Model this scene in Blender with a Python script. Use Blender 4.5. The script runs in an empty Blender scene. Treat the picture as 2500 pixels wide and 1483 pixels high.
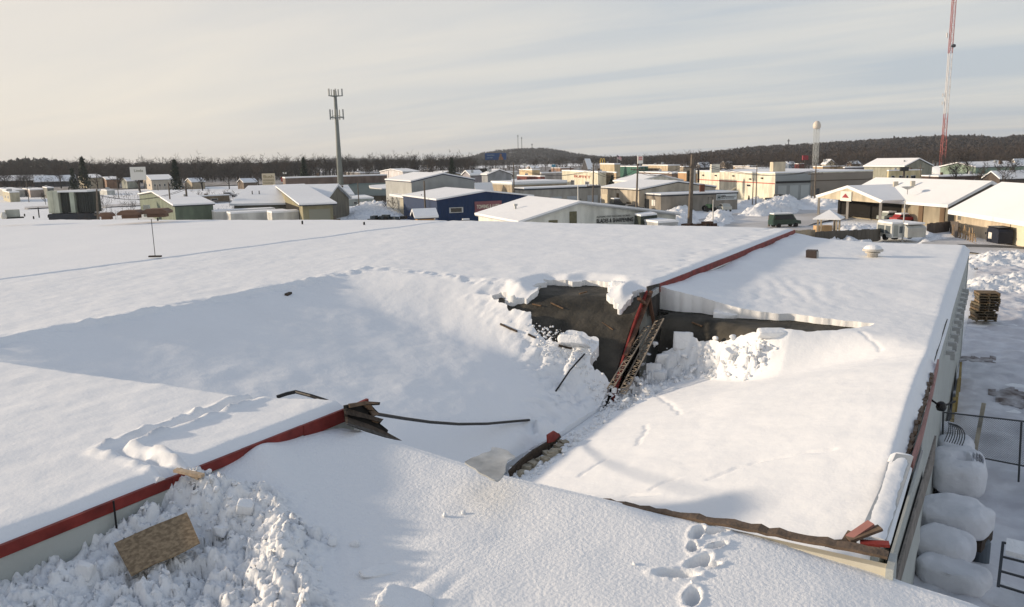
import bpy, math, random
import numpy as np
from mathutils import Vector, Matrix
random.seed(7); RNG = np.random.RandomState(11)
SC = bpy.context.scene; COL = SC.collection
# ------------------------------------------------------------------ camera
F, CX, CY, CH = 1930., 1250., 741.5, 9.0
AZ, PT, RO = math.radians(31.5), math.radians(10.31), math.radians(1.36)
fw = np.array([-math.sin(AZ)*math.cos(PT), math.cos(AZ)*math.cos(PT), -math.sin(PT)])
_r = np.array([math.cos(AZ), math.sin(AZ), 0.]); _u = np.cross(_r, fw)
rt = _r*math.cos(RO) - _u*math.sin(RO); up = _u*math.cos(RO) + _r*math.sin(RO)
CAM = np.array([0., 0., CH])
cd = bpy.data.cameras.new('camera'); cam = bpy.data.objects.new('camera', cd); COL.objects.link(cam)
cd.sensor_width = 36; cd.lens = 36*F/2500; cd.clip_start = .1; cd.clip_end = 20000
M = Matrix(((rt[0], up[0], -fw[0], 0), (rt[1], up[1], -fw[1], 0), (rt[2], up[2], -fw[2], CH), (0, 0, 0, 1)))
cam.matrix_world = M; SC.camera = cam
# ------------------------------------------------------------------ sun, sky
SUN_A, SUN_E = math.radians(99), math.radians(12.5)      # direction shadows run (relative to view), elevation
sx = -math.sin(AZ)*math.cos(SUN_A)+math.cos(AZ)*math.sin(SUN_A)
sy = math.cos(AZ)*math.cos(SUN_A)+math.sin(AZ)*math.sin(SUN_A)
sd = Vector((sx*math.cos(SUN_E), sy*math.cos(SUN_E), -math.sin(SUN_E)))
ld = bpy.data.lights.new('sun', 'SUN'); ld.energy = 5.0; ld.angle = math.radians(2.8); ld.color = (1, .81, .60)
sun = bpy.data.objects.new('sun', ld); COL.objects.link(sun)
sun.rotation_euler = sd.to_track_quat('-Z', 'Y').to_euler(); sun.location = (-60, -30, 40)
W = bpy.data.worlds.new('World'); SC.world = W; W.use_nodes = True
nt = W.node_tree; nt.nodes.clear(); N = nt.nodes.new; L = nt.links.new
def wm(op, a, b=None, c=None):
    n = N('ShaderNodeMath'); n.operation = op
    for i, v in enumerate((a, b, c)):
        if v is None: continue
        if isinstance(v, (int, float)): n.inputs[i].default_value = v
        else: L(v, n.inputs[i])
    return n.outputs[0]
out = N('ShaderNodeOutputWorld'); bg = N('ShaderNodeBackground'); bg.inputs[1].default_value = .1
sky = N('ShaderNodeTexSky'); sky.sky_type = 'NISHITA'; sky.sun_disc = False
sky.sun_elevation = SUN_E; sky.sun_rotation = math.atan2(-sd.x, -sd.y)
tc = N('ShaderNodeTexCoord'); sp = N('ShaderNodeSeparateXYZ'); L(tc.outputs['Generated'], sp.inputs[0])
zc = wm('MAXIMUM', wm('ADD', sp.outputs[2], .07), .03)
px_, py_ = wm('DIVIDE', sp.outputs[0], zc), wm('DIVIDE', sp.outputs[1], zc)
# streaks run from low left to upper right: rotate and stretch the cloud-plane coordinates
ca, sa = math.cos(math.radians(-6)), math.sin(math.radians(-6))
ux = wm('ADD', wm('MULTIPLY', px_, ca), wm('MULTIPLY', py_, sa)); uy = wm('SUBTRACT', wm('MULTIPLY', py_, ca), wm('MULTIPLY', px_, sa))
cb = N('ShaderNodeCombineXYZ'); L(wm('MULTIPLY', ux, .22), cb.inputs[0]); L(wm('MULTIPLY', uy, .8), cb.inputs[1])
n1 = N('ShaderNodeTexNoise'); n1.inputs['Scale'].default_value = 1.1; n1.inputs['Detail'].default_value = 5; n1.inputs['Roughness'].default_value = .52; n1.inputs['Distortion'].default_value = .5
L(cb.outputs[0], n1.inputs['Vector'])
n2 = N('ShaderNodeTexNoise'); n2.inputs['Scale'].default_value = .45; n2.inputs['Detail'].default_value = 3; L(cb.outputs[0], n2.inputs['Vector'])
cl = wm('ADD', wm('MULTIPLY', n1.outputs[0], .6), wm('MULTIPLY', n2.outputs[0], .4))
r1 = N('ShaderNodeMapRange'); L(cl, r1.inputs[0]); r1.inputs[1].default_value = .40; r1.inputs[2].default_value = .61
mixc = N('ShaderNodeMix'); mixc.data_type = 'RGBA'; L(r1.outputs[0], mixc.inputs[0])
mixc.inputs[6].default_value = (5.7, 6.25, 6.85, 1); mixc.inputs[7].default_value = (8.2, 8.0, 7.55, 1)   # thin grey-blue veil / warm white streak
# warmer and brighter near the sun's side
dp = N('ShaderNodeVectorMath'); dp.operation = 'DOT_PRODUCT'; L(tc.outputs['Generated'], dp.inputs[0]); dp.inputs[1].default_value = (-sd.x, -sd.y, -sd.z)
r2 = N('ShaderNodeMapRange'); L(dp.outputs['Value'], r2.inputs[0]); r2.inputs[1].default_value = .0; r2.inputs[2].default_value = 1.0
mw = N('ShaderNodeMix'); mw.data_type = 'RGBA'; L(r2.outputs[0], mw.inputs[0]); L(mixc.outputs[2], mw.inputs[6]); mw.inputs[7].default_value = (10.2, 9.0, 7.6, 1)
# overhead the veil is thinner and bluer
r3 = N('ShaderNodeMapRange'); L(sp.outputs[2], r3.inputs[0]); r3.inputs[1].default_value = .32; r3.inputs[2].default_value = .85
mz = N('ShaderNodeMix'); mz.data_type = 'RGBA'; L(r3.outputs[0], mz.inputs[0]); L(mw.outputs[2], mz.inputs[6]); mz.inputs[7].default_value = (3.1, 3.9, 5.4, 1)
ms = N('ShaderNodeMix'); ms.data_type = 'RGBA'; ms.inputs[0].default_value = .88; L(sky.outputs[0], ms.inputs[6]); L(mz.outputs[2], ms.inputs[7])
L(ms.outputs[2], bg.inputs[0]); L(bg.outputs[0], out.inputs[0])
SC.view_settings.view_transform = 'Standard'; SC.view_settings.look = 'None'; SC.view_settings.exposure = 0.0; SC.view_settings.gamma = 1
SC.cycles.max_bounces = 6; SC.cycles.diffuse_bounces = 4; SC.cycles.volume_bounces = 0
# ------------------------------------------------------------------ pixel -> place helpers (photo pixels, only used to measure places on the ground and roofs)
def proj(p):
    d = np.asarray(p, float)-CAM; w = d@fw
    return CX+F*(d@rt)/w, CY-F*(d@up)/w
def ray(x, y):
    d = fw+rt*(x-CX)/F-up*(y-CY)/F; return d/np.linalg.norm(d)
def at(x, y, z=0.):
    d = ray(x, y); return CAM+d*(z-CH)/d[2]
def onplane(x, y, ax, v):
    d = ray(x, y); return CAM+d*(v-CAM[ax])/d[ax]
def pscale(p): return F/((np.asarray(p)-CAM)@fw)
def ztop(P, y):
    a, b = -5., 400.
    for _ in range(40):
        m = (a+b)/2; q = np.array((P[0], P[1], m), float)
        if (q-CAM)@fw > 1 and proj(q)[1] > y: a = m
        else: b = m
    return a
def along(P, d, x):
    """distance t so that P + t d projects to column x"""
    a, b = 0., 400.
    s = 1 if proj(P+d*.5)[0] > proj(P)[0] else -1
    for _ in range(44):
        m = (a+b)/2
        q = P+d*m
        if (q-CAM)@fw < 1: b = m; continue
        if (proj(q)[0]-x)*s < 0: a = m
        else: b = m
    return a
def hit(x, y, zf):
    d = ray(x, y); ts = np.arange(3, 60, .02); p = CAM[None]+d[None]*ts[:, None]
    below = p[:, 2] < zf(p[:, 0], p[:, 1]); i = int(np.argmax(below)) if below.any() else 0
    return p[i]
# ------------------------------------------------------------------ numpy noise
def _h(ix, iy, s):
    v = np.sin(ix*127.1+iy*311.7+s*74.7)*43758.5453; return v-np.floor(v)
def vnoise(x, y, s=0):
    ix, iy = np.floor(x), np.floor(y); fx, fy = x-ix, y-iy
    fx, fy = fx*fx*(3-2*fx), fy*fy*(3-2*fy)
    return ((_h(ix, iy, s)*(1-fx)+_h(ix+1, iy, s)*fx)*(1-fy)+(_h(ix, iy+1, s)*(1-fx)+_h(ix+1, iy+1, s)*fx)*fy)*2-1
def fbm(x, y, o=4, s=0):
    a, t = 1., 0.
    for k in range(o):
        t = t+a*vnoise(x, y, s+k); x = x*2.03+3.1; y = y*2.03+1.7; a *= .5
    return t
def worley(x, y, s=0):
    ix, iy = np.floor(x), np.floor(y); f1 = np.full(np.shape(x), 9.); f2 = f1.copy(); cid = f1.copy()
    for i in (-1, 0, 1):
        for j in (-1, 0, 1):
            cx, cy = ix+i, iy+j
            d = np.hypot(cx+_h(cx, cy, s)-x, cy+_h(cx, cy, s+5)-y)
            n = d < f1; f2 = np.where(n, f1, np.minimum(f2, d)); cid = np.where(n, _h(cx, cy, s+9), cid); f1 = np.minimum(f1, d)
    return f1, f2, cid
def facets(x, y, s=0, tilt=1.):
    """broken-slab relief: every cell is a small tilted plane, with grooves between"""
    ix, iy = np.floor(x), np.floor(y); f1 = np.full(np.shape(x), 9.); f2 = f1.copy(); hgt = 0.*f1
    for i in (-1, 0, 1):
        for j in (-1, 0, 1):
            cx, cy = ix+i, iy+j; dx, dy = x-(cx+_h(cx, cy, s)), y-(cy+_h(cx, cy, s+5)); d = np.hypot(dx, dy); n = d < f1
            hh = _h(cx, cy, s+9)-.5+tilt*((_h(cx, cy, s+11)-.5)*dx+(_h(cx, cy, s+13)-.5)*dy)*2
            f2 = np.where(n, f1, np.minimum(f2, d)); hgt = np.where(n, hh, hgt); f1 = np.minimum(f1, d)
    return hgt-.45*(1-np.clip((f2-f1)/.16, 0, 1))
def broken(x, y, s=0):
    w = .12*vnoise(x*3, y*3, s+50); x, y = x+w, y-w
    return .55*facets(x*2.3, y*2.3, s)+.28*facets(x*5.5, y*5.5, s+3)+.15*facets(x*12, y*12, s+6)+.10*facets(x*25, y*25, s+8)
def ss(a, b, x):
    t = np.clip((np.asarray(x, float)-a)/(b-a), 0, 1); return t*t*(3-2*t)
def sdist(X, Y, poly):
    """signed distance, positive inside"""
    d = np.full(np.shape(X), 1e9); ins = np.zeros(np.shape(X), bool); n = len(poly)
    for i in range(n):
        (ax, ay), (bx, by) = poly[i][:2], poly[(i+1) % n][:2]
        ex, ey = bx-ax, by-ay; t = np.clip(((X-ax)*ex+(Y-ay)*ey)/(ex*ex+ey*ey+1e-12), 0, 1)
        d = np.minimum(d, np.hypot(X-ax-t*ex, Y-ay-t*ey))
        c = ((ay > Y) != (by > Y)) & (X < (bx-ax)*(Y-ay)/((by-ay) if by != ay else 1e-9)+ax); ins ^= c
    return np.where(ins, d, -d)
def pdist(X, Y, line):
    d = np.full(np.shape(X), 1e9)
    for (ax, ay), (bx, by) in zip(line[:-1], line[1:]):
        ex, ey = bx-ax, by-ay; t = np.clip(((X-ax)*ex+(Y-ay)*ey)/(ex*ex+ey*ey+1e-12), 0, 1)
        d = np.minimum(d, np.hypot(X-ax-t*ex, Y-ay-t*ey))
    return d
# ------------------------------------------------------------------ objects
ORG = {}
def tag(o, label=None, cat=None, group=None, kind=None):
    if label: o['label'] = label
    if cat: o['category'] = cat
    if group: o['group'] = group
    if kind: o['kind'] = kind
    return o
def empty(name, loc, label=None, cat=None, group=None):
    o = bpy.data.objects.new(name, None); COL.objects.link(o); o.location = tuple(float(v) for v in loc); o.empty_display_size = .3
    ORG[o.name] = np.array(loc, float); return tag(o, label, cat, group)
def mk(name, V, Fc, mat, parent=None, smooth=False):
    me = bpy.data.meshes.new(name); V = np.asarray(V, float)
    org = ORG.get(parent.name, np.zeros(3)) if parent else V.mean(0)*np.array([1, 1, 0]) if parent is None and len(V) < 4000 else np.zeros(3)
    me.from_pydata((V-org).tolist(), [], [list(map(int, f)) for f in Fc]); me.update()
    if smooth: me.polygons.foreach_set('use_smooth', [True]*len(me.polygons))
    mats = mat if isinstance(mat, (list, tuple)) else [mat]
    for m in mats: me.materials.append(m)
    o = bpy.data.objects.new(name, me); COL.objects.link(o)
    if parent:
        o.parent = parent; p0 = ORG.get(parent.name, np.zeros(3)); ORG[o.name] = p0
    else:
        o.location = tuple(org); ORG[o.name] = org
    return o
BOXF = [(0, 3, 2, 1), (4, 5, 6, 7), (0, 1, 5, 4), (1, 2, 6, 5), (2, 3, 7, 6), (3, 0, 4, 7)]
class MB:
    def __init__(s): s.v = []; s.f = []
    def add(s, V, Fc):
        n = len(s.v); s.v += [tuple(map(float, p)) for p in V]; s.f += [tuple(i+n for i in f) for f in Fc]; return s
    def box(s, c, size, rz=0, ax=None):
        c = np.array(c, float); h = np.array(size, float)/2
        if ax is None:
            X = np.array([math.cos(rz), math.sin(rz), 0]); Y = np.array([-math.sin(rz), math.cos(rz), 0]); Z = np.array([0, 0, 1.])
        else: X, Y, Z = [np.array(a, float) for a in ax]
        V = [c+X*h[0]*a+Y*h[1]*b+Z*h[2]*e for e in (-1, 1) for a, b in ((-1, -1), (1, -1), (1, 1), (-1, 1))]
        return s.add(V, BOXF)
    def bar(s, a, b, w, t=None, upv=(0, 0, 1)):
        a, b = np.array(a, float), np.array(b, float); t = t or w; d = b-a; l = np.linalg.norm(d)+1e-9; Z = d/l
        X = np.cross(np.array(upv, float), Z); n = np.linalg.norm(X)
        X = X/n if n > 1e-4 else np.array([1., 0, 0]); Y = np.cross(Z, X)
        return s.box((a+b)/2, (w, t, l), ax=(X, Y, Z))
    def tube(s, pts, r, n=8, cap=True):
        pts = [np.array(p, float) for p in pts]; rs = r if isinstance(r, (list, tuple)) else [r]*len(pts); V = []; Fc = []
        for i, p in enumerate(pts):
            d = pts[min(i+1, len(pts)-1)]-pts[max(i-1, 0)]; d = d/(np.linalg.norm(d)+1e-9)
            X = np.cross([0, 0, 1.], d) if abs(d[2]) < .95 else np.cross([1., 0, 0], d); X /= np.linalg.norm(X)+1e-9; Y = np.cross(d, X)
            for k in range(n):
                a = 2*math.pi*k/n; V.append(p+(X*math.cos(a)+Y*math.sin(a))*rs[i])
        for i in range(len(pts)-1):
            for k in range(n): Fc.append((i*n+k, i*n+(k+1) % n, (i+1)*n+(k+1) % n, (i+1)*n+k))
        if cap: Fc += [tuple(range(n))[::-1], tuple(range((len(pts)-1)*n, len(pts)*n))]
        return s.add(V, Fc)
    def prism(s, poly, d):
        """poly: 3-D points, d: thickness vector"""
        P = [np.array(p, float) for p in poly]; d = np.array(d, float); n = len(P)
        return s.add(P+[p+d for p in P], [tuple(range(n))[::-1], tuple(range(n, 2*n))]+[(i, (i+1) % n, n+(i+1) % n, n+i) for i in range(n)])
    def lathe(s, c, prof, n=16):
        V = []; Fc = []; c = np.array(c, float)
        for r, z in prof:
            for k in range(n):
                a = 2*math.pi*k/n; V.append(c+[r*math.cos(a), r*math.sin(a), z])
        for i in range(len(prof)-1):
            for k in range(n): Fc.append((i*n+k, i*n+(k+1) % n, (i+1)*n+(k+1) % n, (i+1)*n+k))
        Fc += [tuple(range(n))[::-1], tuple(range((len(prof)-1)*n, len(prof)*n))]
        return s.add(V, Fc)
    def build(s, name, mat, parent=None, smooth=False): return mk(name, s.v, s.f, mat, parent, smooth)
# ------------------------------------------------------------------ materials
MATS = {}
def mat(name, col, rough=.85, var=.0, vs=3., bump=0., bs=20., metal=0., col2=None, detail=4, spec=.3, stretch=None, thr=(.35, .65), fine=0):
    if name in MATS: return MATS[name]
    m = bpy.data.materials.new(name); m.use_nodes = True; t = m.node_tree; b = t.nodes['Principled BSDF']
    b.inputs['Roughness'].default_value = rough; b.inputs['Metallic'].default_value = metal; b.inputs['Specular IOR Level'].default_value = spec
    b.inputs['Base Color'].default_value = (*col, 1)
    g = t.nodes.new('ShaderNodeNewGeometry'); vec = g.outputs['Position']
    if stretch:
        mp = t.nodes.new('ShaderNodeMapping'); mp.inputs['Scale'].default_value = stretch; t.links.new(vec, mp.inputs[0]); vec = mp.outputs[0]
    if var or col2:
        n = t.nodes.new('ShaderNodeTexNoise'); n.inputs['Scale'].default_value = vs; n.inputs['Detail'].default_value = detail; t.links.new(vec, n.inputs['Vector'])
        r = t.nodes.new('ShaderNodeMapRange'); r.inputs[1].default_value = thr[0]; r.inputs[2].default_value = thr[1]; t.links.new(n.outputs[0], r.inputs[0])
        mx = t.nodes.new('ShaderNodeMix'); mx.data_type = 'RGBA'; t.links.new(r.outputs[0], mx.inputs[0])
        c2 = col2 or tuple(c*(1+var) for c in col); c1 = col if col2 else tuple(c*(1-var) for c in col)
        mx.inputs[6].default_value = (*c1, 1); mx.inputs[7].default_value = (*c2, 1); t.links.new(mx.outputs[2], b.inputs['Base Color'])
    if bump:
        n = t.nodes.new('ShaderNodeTexNoise'); n.inputs['Scale'].default_value = bs; n.inputs['Detail'].default_value = 6 if not fine else 3; t.links.new(g.outputs['Position'], n.inputs['Vector'])
        bp = t.nodes.new('ShaderNodeBump'); bp.inputs['Strength'].default_value = 1; bp.inputs['Distance'].default_value = bump; t.links.new(n.outputs[0], bp.inputs['Height'])
        last = bp
        if fine:
            n = t.nodes.new('ShaderNodeTexNoise'); n.inputs['Scale'].default_value = bs*6; n.inputs['Detail'].default_value = 4; t.links.new(g.outputs['Position'], n.inputs['Vector'])
            b2 = t.nodes.new('ShaderNodeBump'); b2.inputs['Strength'].default_value = 1; b2.inputs['Distance'].default_value = fine; t.links.new(n.outputs[0], b2.inputs['Height']); t.links.new(bp.outputs[0], b2.inputs['Normal']); last = b2
        t.links.new(last.outputs[0], b.inputs['Normal'])
    MATS[name] = m; return m
def ribbed(name, col, axis, pitch, rough=.6, depth=.02):
    """metal siding with vertical ribs"""
    if name in MATS: return MATS[name]
    m = mat(name, col, rough, var=.08, vs=.6); t = m.node_tree; b = t.nodes['Principled BSDF']
    g = t.nodes.new('ShaderNodeNewGeometry'); d = t.nodes.new('ShaderNodeVectorMath'); d.operation = 'DOT_PRODUCT'; t.links.new(g.outputs['Position'], d.inputs[0]); d.inputs[1].default_value = axis
    a = t.nodes.new('ShaderNodeMath'); a.operation = 'MULTIPLY'; a.inputs[1].default_value = 2*math.pi/pitch; t.links.new(d.outputs['Value'], a.inputs[0])
    s = t.nodes.new('ShaderNodeMath'); s.operation = 'SINE'; t.links.new(a.outputs[0], s.inputs[0])
    bp = t.nodes.new('ShaderNodeBump'); bp.inputs['Distance'].default_value = depth; t.links.new(s.outputs[0], bp.inputs['Height']); t.links.new(bp.outputs[0], b.inputs['Normal'])
    return m
SNOW = mat('snow', (.80, .81, .82), .7, var=.012, vs=.8, bump=.012, bs=4, spec=.25, fine=.003)
SNOWR = mat('snow_rough', (.80, .81, .82), .75, var=.015, vs=4, bump=.02, bs=16, spec=.2, fine=.004)
SNOWF = mat('snow_far', (.78, .79, .80), .8, var=.03, vs=.08, bump=.05, bs=.8)
MEMB = mat('dark_membrane', (.030, .028, .023), .85, col2=(.080, .072, .058), vs=1.3, detail=9, bump=.05, bs=4, thr=(.36, .66))
RED = mat('red_fascia', (.13, .016, .013), .6, col2=(.24, .035, .028), vs=3.5, detail=9, bump=.004, bs=9)
REDP = mat('bounce_lit_red_fascia', (.30, .14, .12), .55, var=.1, vs=3)  # red fascia lightened in its colour for light bounced off the snow
WALLP = mat('panel_wall', (.42, .44, .42), .8, var=.05, vs=2, bump=.004, bs=60)
WALLC = mat('cream_parapet', (.62, .58, .47), .8, var=.06, vs=3)
BRN = mat('brown_flashing', (.12, .085, .06), .8, var=.25, vs=6, bump=.01, bs=25)
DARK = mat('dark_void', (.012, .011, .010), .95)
STEEL = mat('steel_joist', (.22, .19, .155), .6, var=.2, vs=6, metal=.2)
BLK = mat('black_pipe', (.012, .012, .013), .45)
WOODD = mat('dark_wet_wood', (.05, .036, .026), .8, var=.35, vs=12, bump=.01, bs=30)
WOODL = mat('pale_split_wood', (.50, .38, .26), .8, var=.2, vs=14)
OSB = mat('strand_board', (.16, .115, .07), .8, col2=(.30, .225, .14), vs=22, detail=10, bump=.004, bs=60, thr=(.38, .64))
GREY = mat('galvanised', (.40, .41, .41), .45, var=.08, vs=6, metal=.4)
POLE = mat('weathered_pole', (.15, .125, .10), .9, var=.15, vs=3)
def P(name, c, **k): return mat(name, c, **k)
# ================================================================== SETTING: ground
def gridmesh(name, x0, x1, y0, y1, st, zf, matl, keep=None, skirt=None, parent=None, sty=None, smooth=True, field=None):
    xs = np.linspace(x0, x1, max(2, int(round((x1-x0)/st))+1)); ys = np.linspace(y0, y1, max(2, int(round((y1-y0)/(sty or st)))+1))
    X, Y = np.meshgrid(xs, ys); Z = zf(X, Y); nx, ny = len(xs), len(ys)
    V = np.stack([X.ravel(), Y.ravel(), Z.ravel()], 1); idx = np.arange(nx*ny).reshape(ny, nx)
    a, b, c, d = idx[:-1, :-1], idx[:-1, 1:], idx[1:, 1:], idx[1:, :-1]
    K = np.ones(a.shape, bool)
    if field is not None:
        keep = lambda a_, b_: field(a_, b_) > 0
    if keep is not None:
        Xc = (X[:-1, :-1]+X[1:, 1:])/2; Yc = (Y[:-1, :-1]+Y[1:, 1:])/2; K = keep(Xc, Yc)
    Q = np.stack([a[K], b[K], c[K], d[K]], 1)
    if field is not None:                                                # slide the rim vertices onto the smooth outline
        kp = np.zeros((ny+1, nx+1), int); kp[1:-1, 1:-1] = K; cnt_ = kp[:-1, :-1]+kp[1:, :-1]+kp[:-1, 1:]+kp[1:, 1:]
        inner = np.zeros((ny, nx), bool); inner[1:-1, 1:-1] = True; rim = (cnt_ > 0) & (cnt_ < 4) & inner
        x_, y_ = X[rim], Y[rim]; h_ = st*.5
        for _ in range(3):
            g_ = field(x_, y_); gx = (field(x_+h_, y_)-field(x_-h_, y_))/(2*h_); gy = (field(x_, y_+h_)-field(x_, y_-h_))/(2*h_); n2 = gx*gx+gy*gy+1e-3
            dx_, dy_ = -g_*gx/n2, -g_*gy/n2; l_ = np.hypot(dx_, dy_)+1e-9; s_ = np.minimum(1, .6*st/l_); x_ = x_+dx_*s_*.7; y_ = y_+dy_*s_*.7
        x_ = np.clip(x_, X[rim]-.8*st, X[rim]+.8*st); y_ = np.clip(y_, Y[rim]-.8*st, Y[rim]+.8*st)
        X = X.copy(); Y = Y.copy(); X[rim] = x_; Y[rim] = y_; Z = zf(X, Y); V = np.stack([X.ravel(), Y.ravel(), Z.ravel()], 1)
    if skirt is not None:
        E = np.concatenate([Q[:, [0, 1]], Q[:, [1, 2]], Q[:, [2, 3]], Q[:, [3, 0]]]); key = np.sort(E, 1); k = key[:, 0].astype(np.int64)*(nx*ny)+key[:, 1]
        u_, inv, cnt = np.unique(k, return_inverse=True, return_counts=True); B = E[cnt[inv] == 1]
        vb = np.unique(B); low = V[vb].copy(); low[:, 2] = np.minimum(low[:, 2]-.02, skirt(low[:, 0], low[:, 1])); tp = V[vb].copy(); nb_ = len(vb); r1_ = {int(v): nx*ny+i for i, v in enumerate(vb)}
        V = np.concatenate([V, tp, low]); SK = [(r1_[int(e[1])], r1_[int(e[0])], r1_[int(e[0])]+nb_, r1_[int(e[1])]+nb_) for e in B]
    else: SK = []
    used = np.unique(Q); rem = -np.ones(len(V), int); rem[used] = np.arange(len(used)); extra = np.arange(nx*ny, len(V)); rem[extra] = len(used)+np.arange(len(extra))
    V2 = np.concatenate([V[used], V[extra]]); Fq = rem[Q].tolist()+[[rem[i] for i in f] for f in SK]
    o = mk(name, V2, Fq, matl, parent, smooth)
    return o
def gz(X, Y):
    r = np.hypot(X, Y); return .12*fbm(X*.15, Y*.15, 3, 2)*ss(1e9, 0, r) + .10*fbm(X*.05, Y*.05, 4, 2)
g1 = gridmesh('ground', -260, 200, -40, 420, 2.2, lambda X, Y: .10*fbm(X*.12, Y*.12, 4, 2)-.05, SNOWF)
tag(g1, 'snow covered ground of the town around the buildings', None, None, 'structure')
g2 = MB(); R_ = 9000
o_ = [(-260, -40), (200, -40), (200, 420), (-260, 420)]; q_ = [(-R_, -R_), (R_, -R_), (R_, R_), (-R_, R_)]
g2.add([(x, y, -.12) for x, y in o_]+[(x, y, -.12) for x, y in q_], [(0, 4, 5, 1), (1, 5, 6, 2), (2, 6, 7, 3), (3, 7, 4, 0)])
tag(g2.build('far_ground', SNOWF), 'snowy plain reaching to the hills', None, None, 'structure')
# ================================================================== COLLAPSED BUILDING
bd = empty('collapsed_warehouse', (-8, 20, 0), 'long flat warehouse with red fascia whose snow loaded roof has caved in', 'warehouse')
XE, XR, YN, YF = -8.05, -.82, 8.2, 38.8
# ---- upper roof (left of the red fascia line)
_ds = np.linspace(-2, 12, 1401); _dt = np.interp(_ds, [-2, 0, .12, 1.3, 4, 7, 8.6, 9.9, 12], [0, 0, .10, .38, .90, 1.42, 1.78, 2.40, 2.6])
_k = np.exp(-(np.arange(-60, 61)*.01/.28)**2); _dsm = np.convolve(_dt, _k/_k.sum(), 'same'); _w = np.clip((_ds-.05)/.5, 0, 1); _dt = _dt*(1-_w)+_dsm*_w
def drop1(X, Y):
    g = np.interp(X+18.+.12*np.sin(Y*.9)+.05*np.sin(Y*2.7), _ds, _dt)/2.4
    tn = np.clip((Y-(7.25+.1*(X+16)+.35*ss(-9.6, -8.2, X)))/2.4, 0, 1); near = 1-(1-tn)**2; far = 1-ss(16.9, 20.0+.25*np.sin(X*1.3), Y)
    return 2.45*g*near*far
def base1(X, Y):
    return 5.5+np.where(X < -28.3, -.018*(-28.3-X), 0)
def deck1(X, Y): return base1(X, Y)-.34-drop1(X, Y)
CR1 = [(-25, 7), (-17.9, 7.6), (-17.9, 20.2), (-12, 19.6), (-10.5, 20.0), (-8, 20.4)]
TRK = [tuple(at(x, y, 5.5)[:2]) for x, y in ((640, 968), (560, 990), (500, 1012), (430, 1040), (350, 1065), (270, 1095))]
TRK2 = [tuple(at(x, y, 5.5)[:2]) for x, y in ((270, 1095), (330, 1110), (385, 1130), (428, 1150))]
VAL = [(-8.0, 12.0), (-8.05, 15), (-7.9, 17.6)]
def snow1(X, Y):
    z = base1(X, Y)-drop1(X, Y)+.02*fbm(X*.35, Y*.35, 3, 3)+.008*fbm(X*2.2, Y*2.2, 3, 4)
    z = z-.07*np.exp(-((X+28.08)/.13)**2)-.035*(vnoise(X*3.5, Y*2.2, 61) > .35)*np.exp(-((X+9.0+.2*np.sin(Y*.7))/.45)**2)*(Y > 22)            # seam line along the roof
    d = pdist(X, Y, TRK); d2 = pdist(X, Y, TRK2); dd = np.minimum(d, d2)
    z = z+np.where(dd < .5, (-.13*np.exp(-(dd/.09)**2)+.075*np.exp(-((dd-.17)/.07)**2))*(1+.9*vnoise(X*7, Y*7, 3)), 0)
    # cracked lip along the left and far edge of the sag
    e = pdist(X, Y, CR1[1:4]); z = z+np.exp(-(e/.28)**2)*.07*fbm(X*3, Y*3, 3, 8)*(drop1(X, Y) < 1.2)
    dr = drop1(X, Y)
    z = z+.035*np.clip(dr, 0, 1.)*fbm(X*.5+Y*.3, Y*.4, 3, 12)+.004*fbm(X*2.0+Y*.9+.8*vnoise(X*.3, Y*.3, 4), Y*.5, 3, 44)
    # crumbled zone toward the torn edge
    m = ss(-.3, .9, sdist(X, Y, RUB1)); f1, f2, cid = worley(X*3.1, Y*3.1, 4)
    z = z+m*(.20*broken(X, Y, 4)+.07*fbm(X*4, Y*4, 3, 6)+.04)*(1-.6*ss(17.2, 18.6, Y))
    he = sdist(X, Y, H1) if np.size(X) > 3 else 0*X-9; z = z-.17*ss(-.55, 0, he)*(Y > 19)
    # lip rolled down at the fascia edge
    z = z-.10*ss(XE-.22, XE, X)
    return z
RUB1 = [(-12.6, 19.6), (-9.6, 19.2), (-8.0, 18), (-8.0, 13.2), (-8.9, 14.2), (-9.3, 16.0), (-11.0, 17.6), (-13.5, 18.7)]
H1px = [(1318, 688), (1345, 680), (1380, 684), (1430, 680), (1486, 684), (1492, 694), (1484, 712), (1497, 730), (1522, 733), (1540, 715), (1562, 700), (1580, 700), (1560, 800), (1510, 925), (1490, 930), (1462, 905), (1438, 890), (1440, 872), (1455, 856), (1458, 826), (1428, 812), (1396, 806), (1366, 808), (1358, 824), (1330, 814), (1312, 797), (1306, 775), (1280, 764), (1252, 744), (1228, 736), (1230, 714), (1246, 708), (1268, 722), (1300, 716), (1314, 704)]
_s1 = lambda X, Y: base1(X, Y)-drop1(X, Y)
H1 = [tuple(hit(x-max(0, (1345-x)*.28), y-(9 if y < 705 and x > 1310 else 4 if x < 1310 else 0), _s1)[:2]) for x, y in H1px]
def field1(X, Y): return -(sdist(X, Y, H1) + .15*fbm(X*2.8, Y*2.8, 4, 21))
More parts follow.
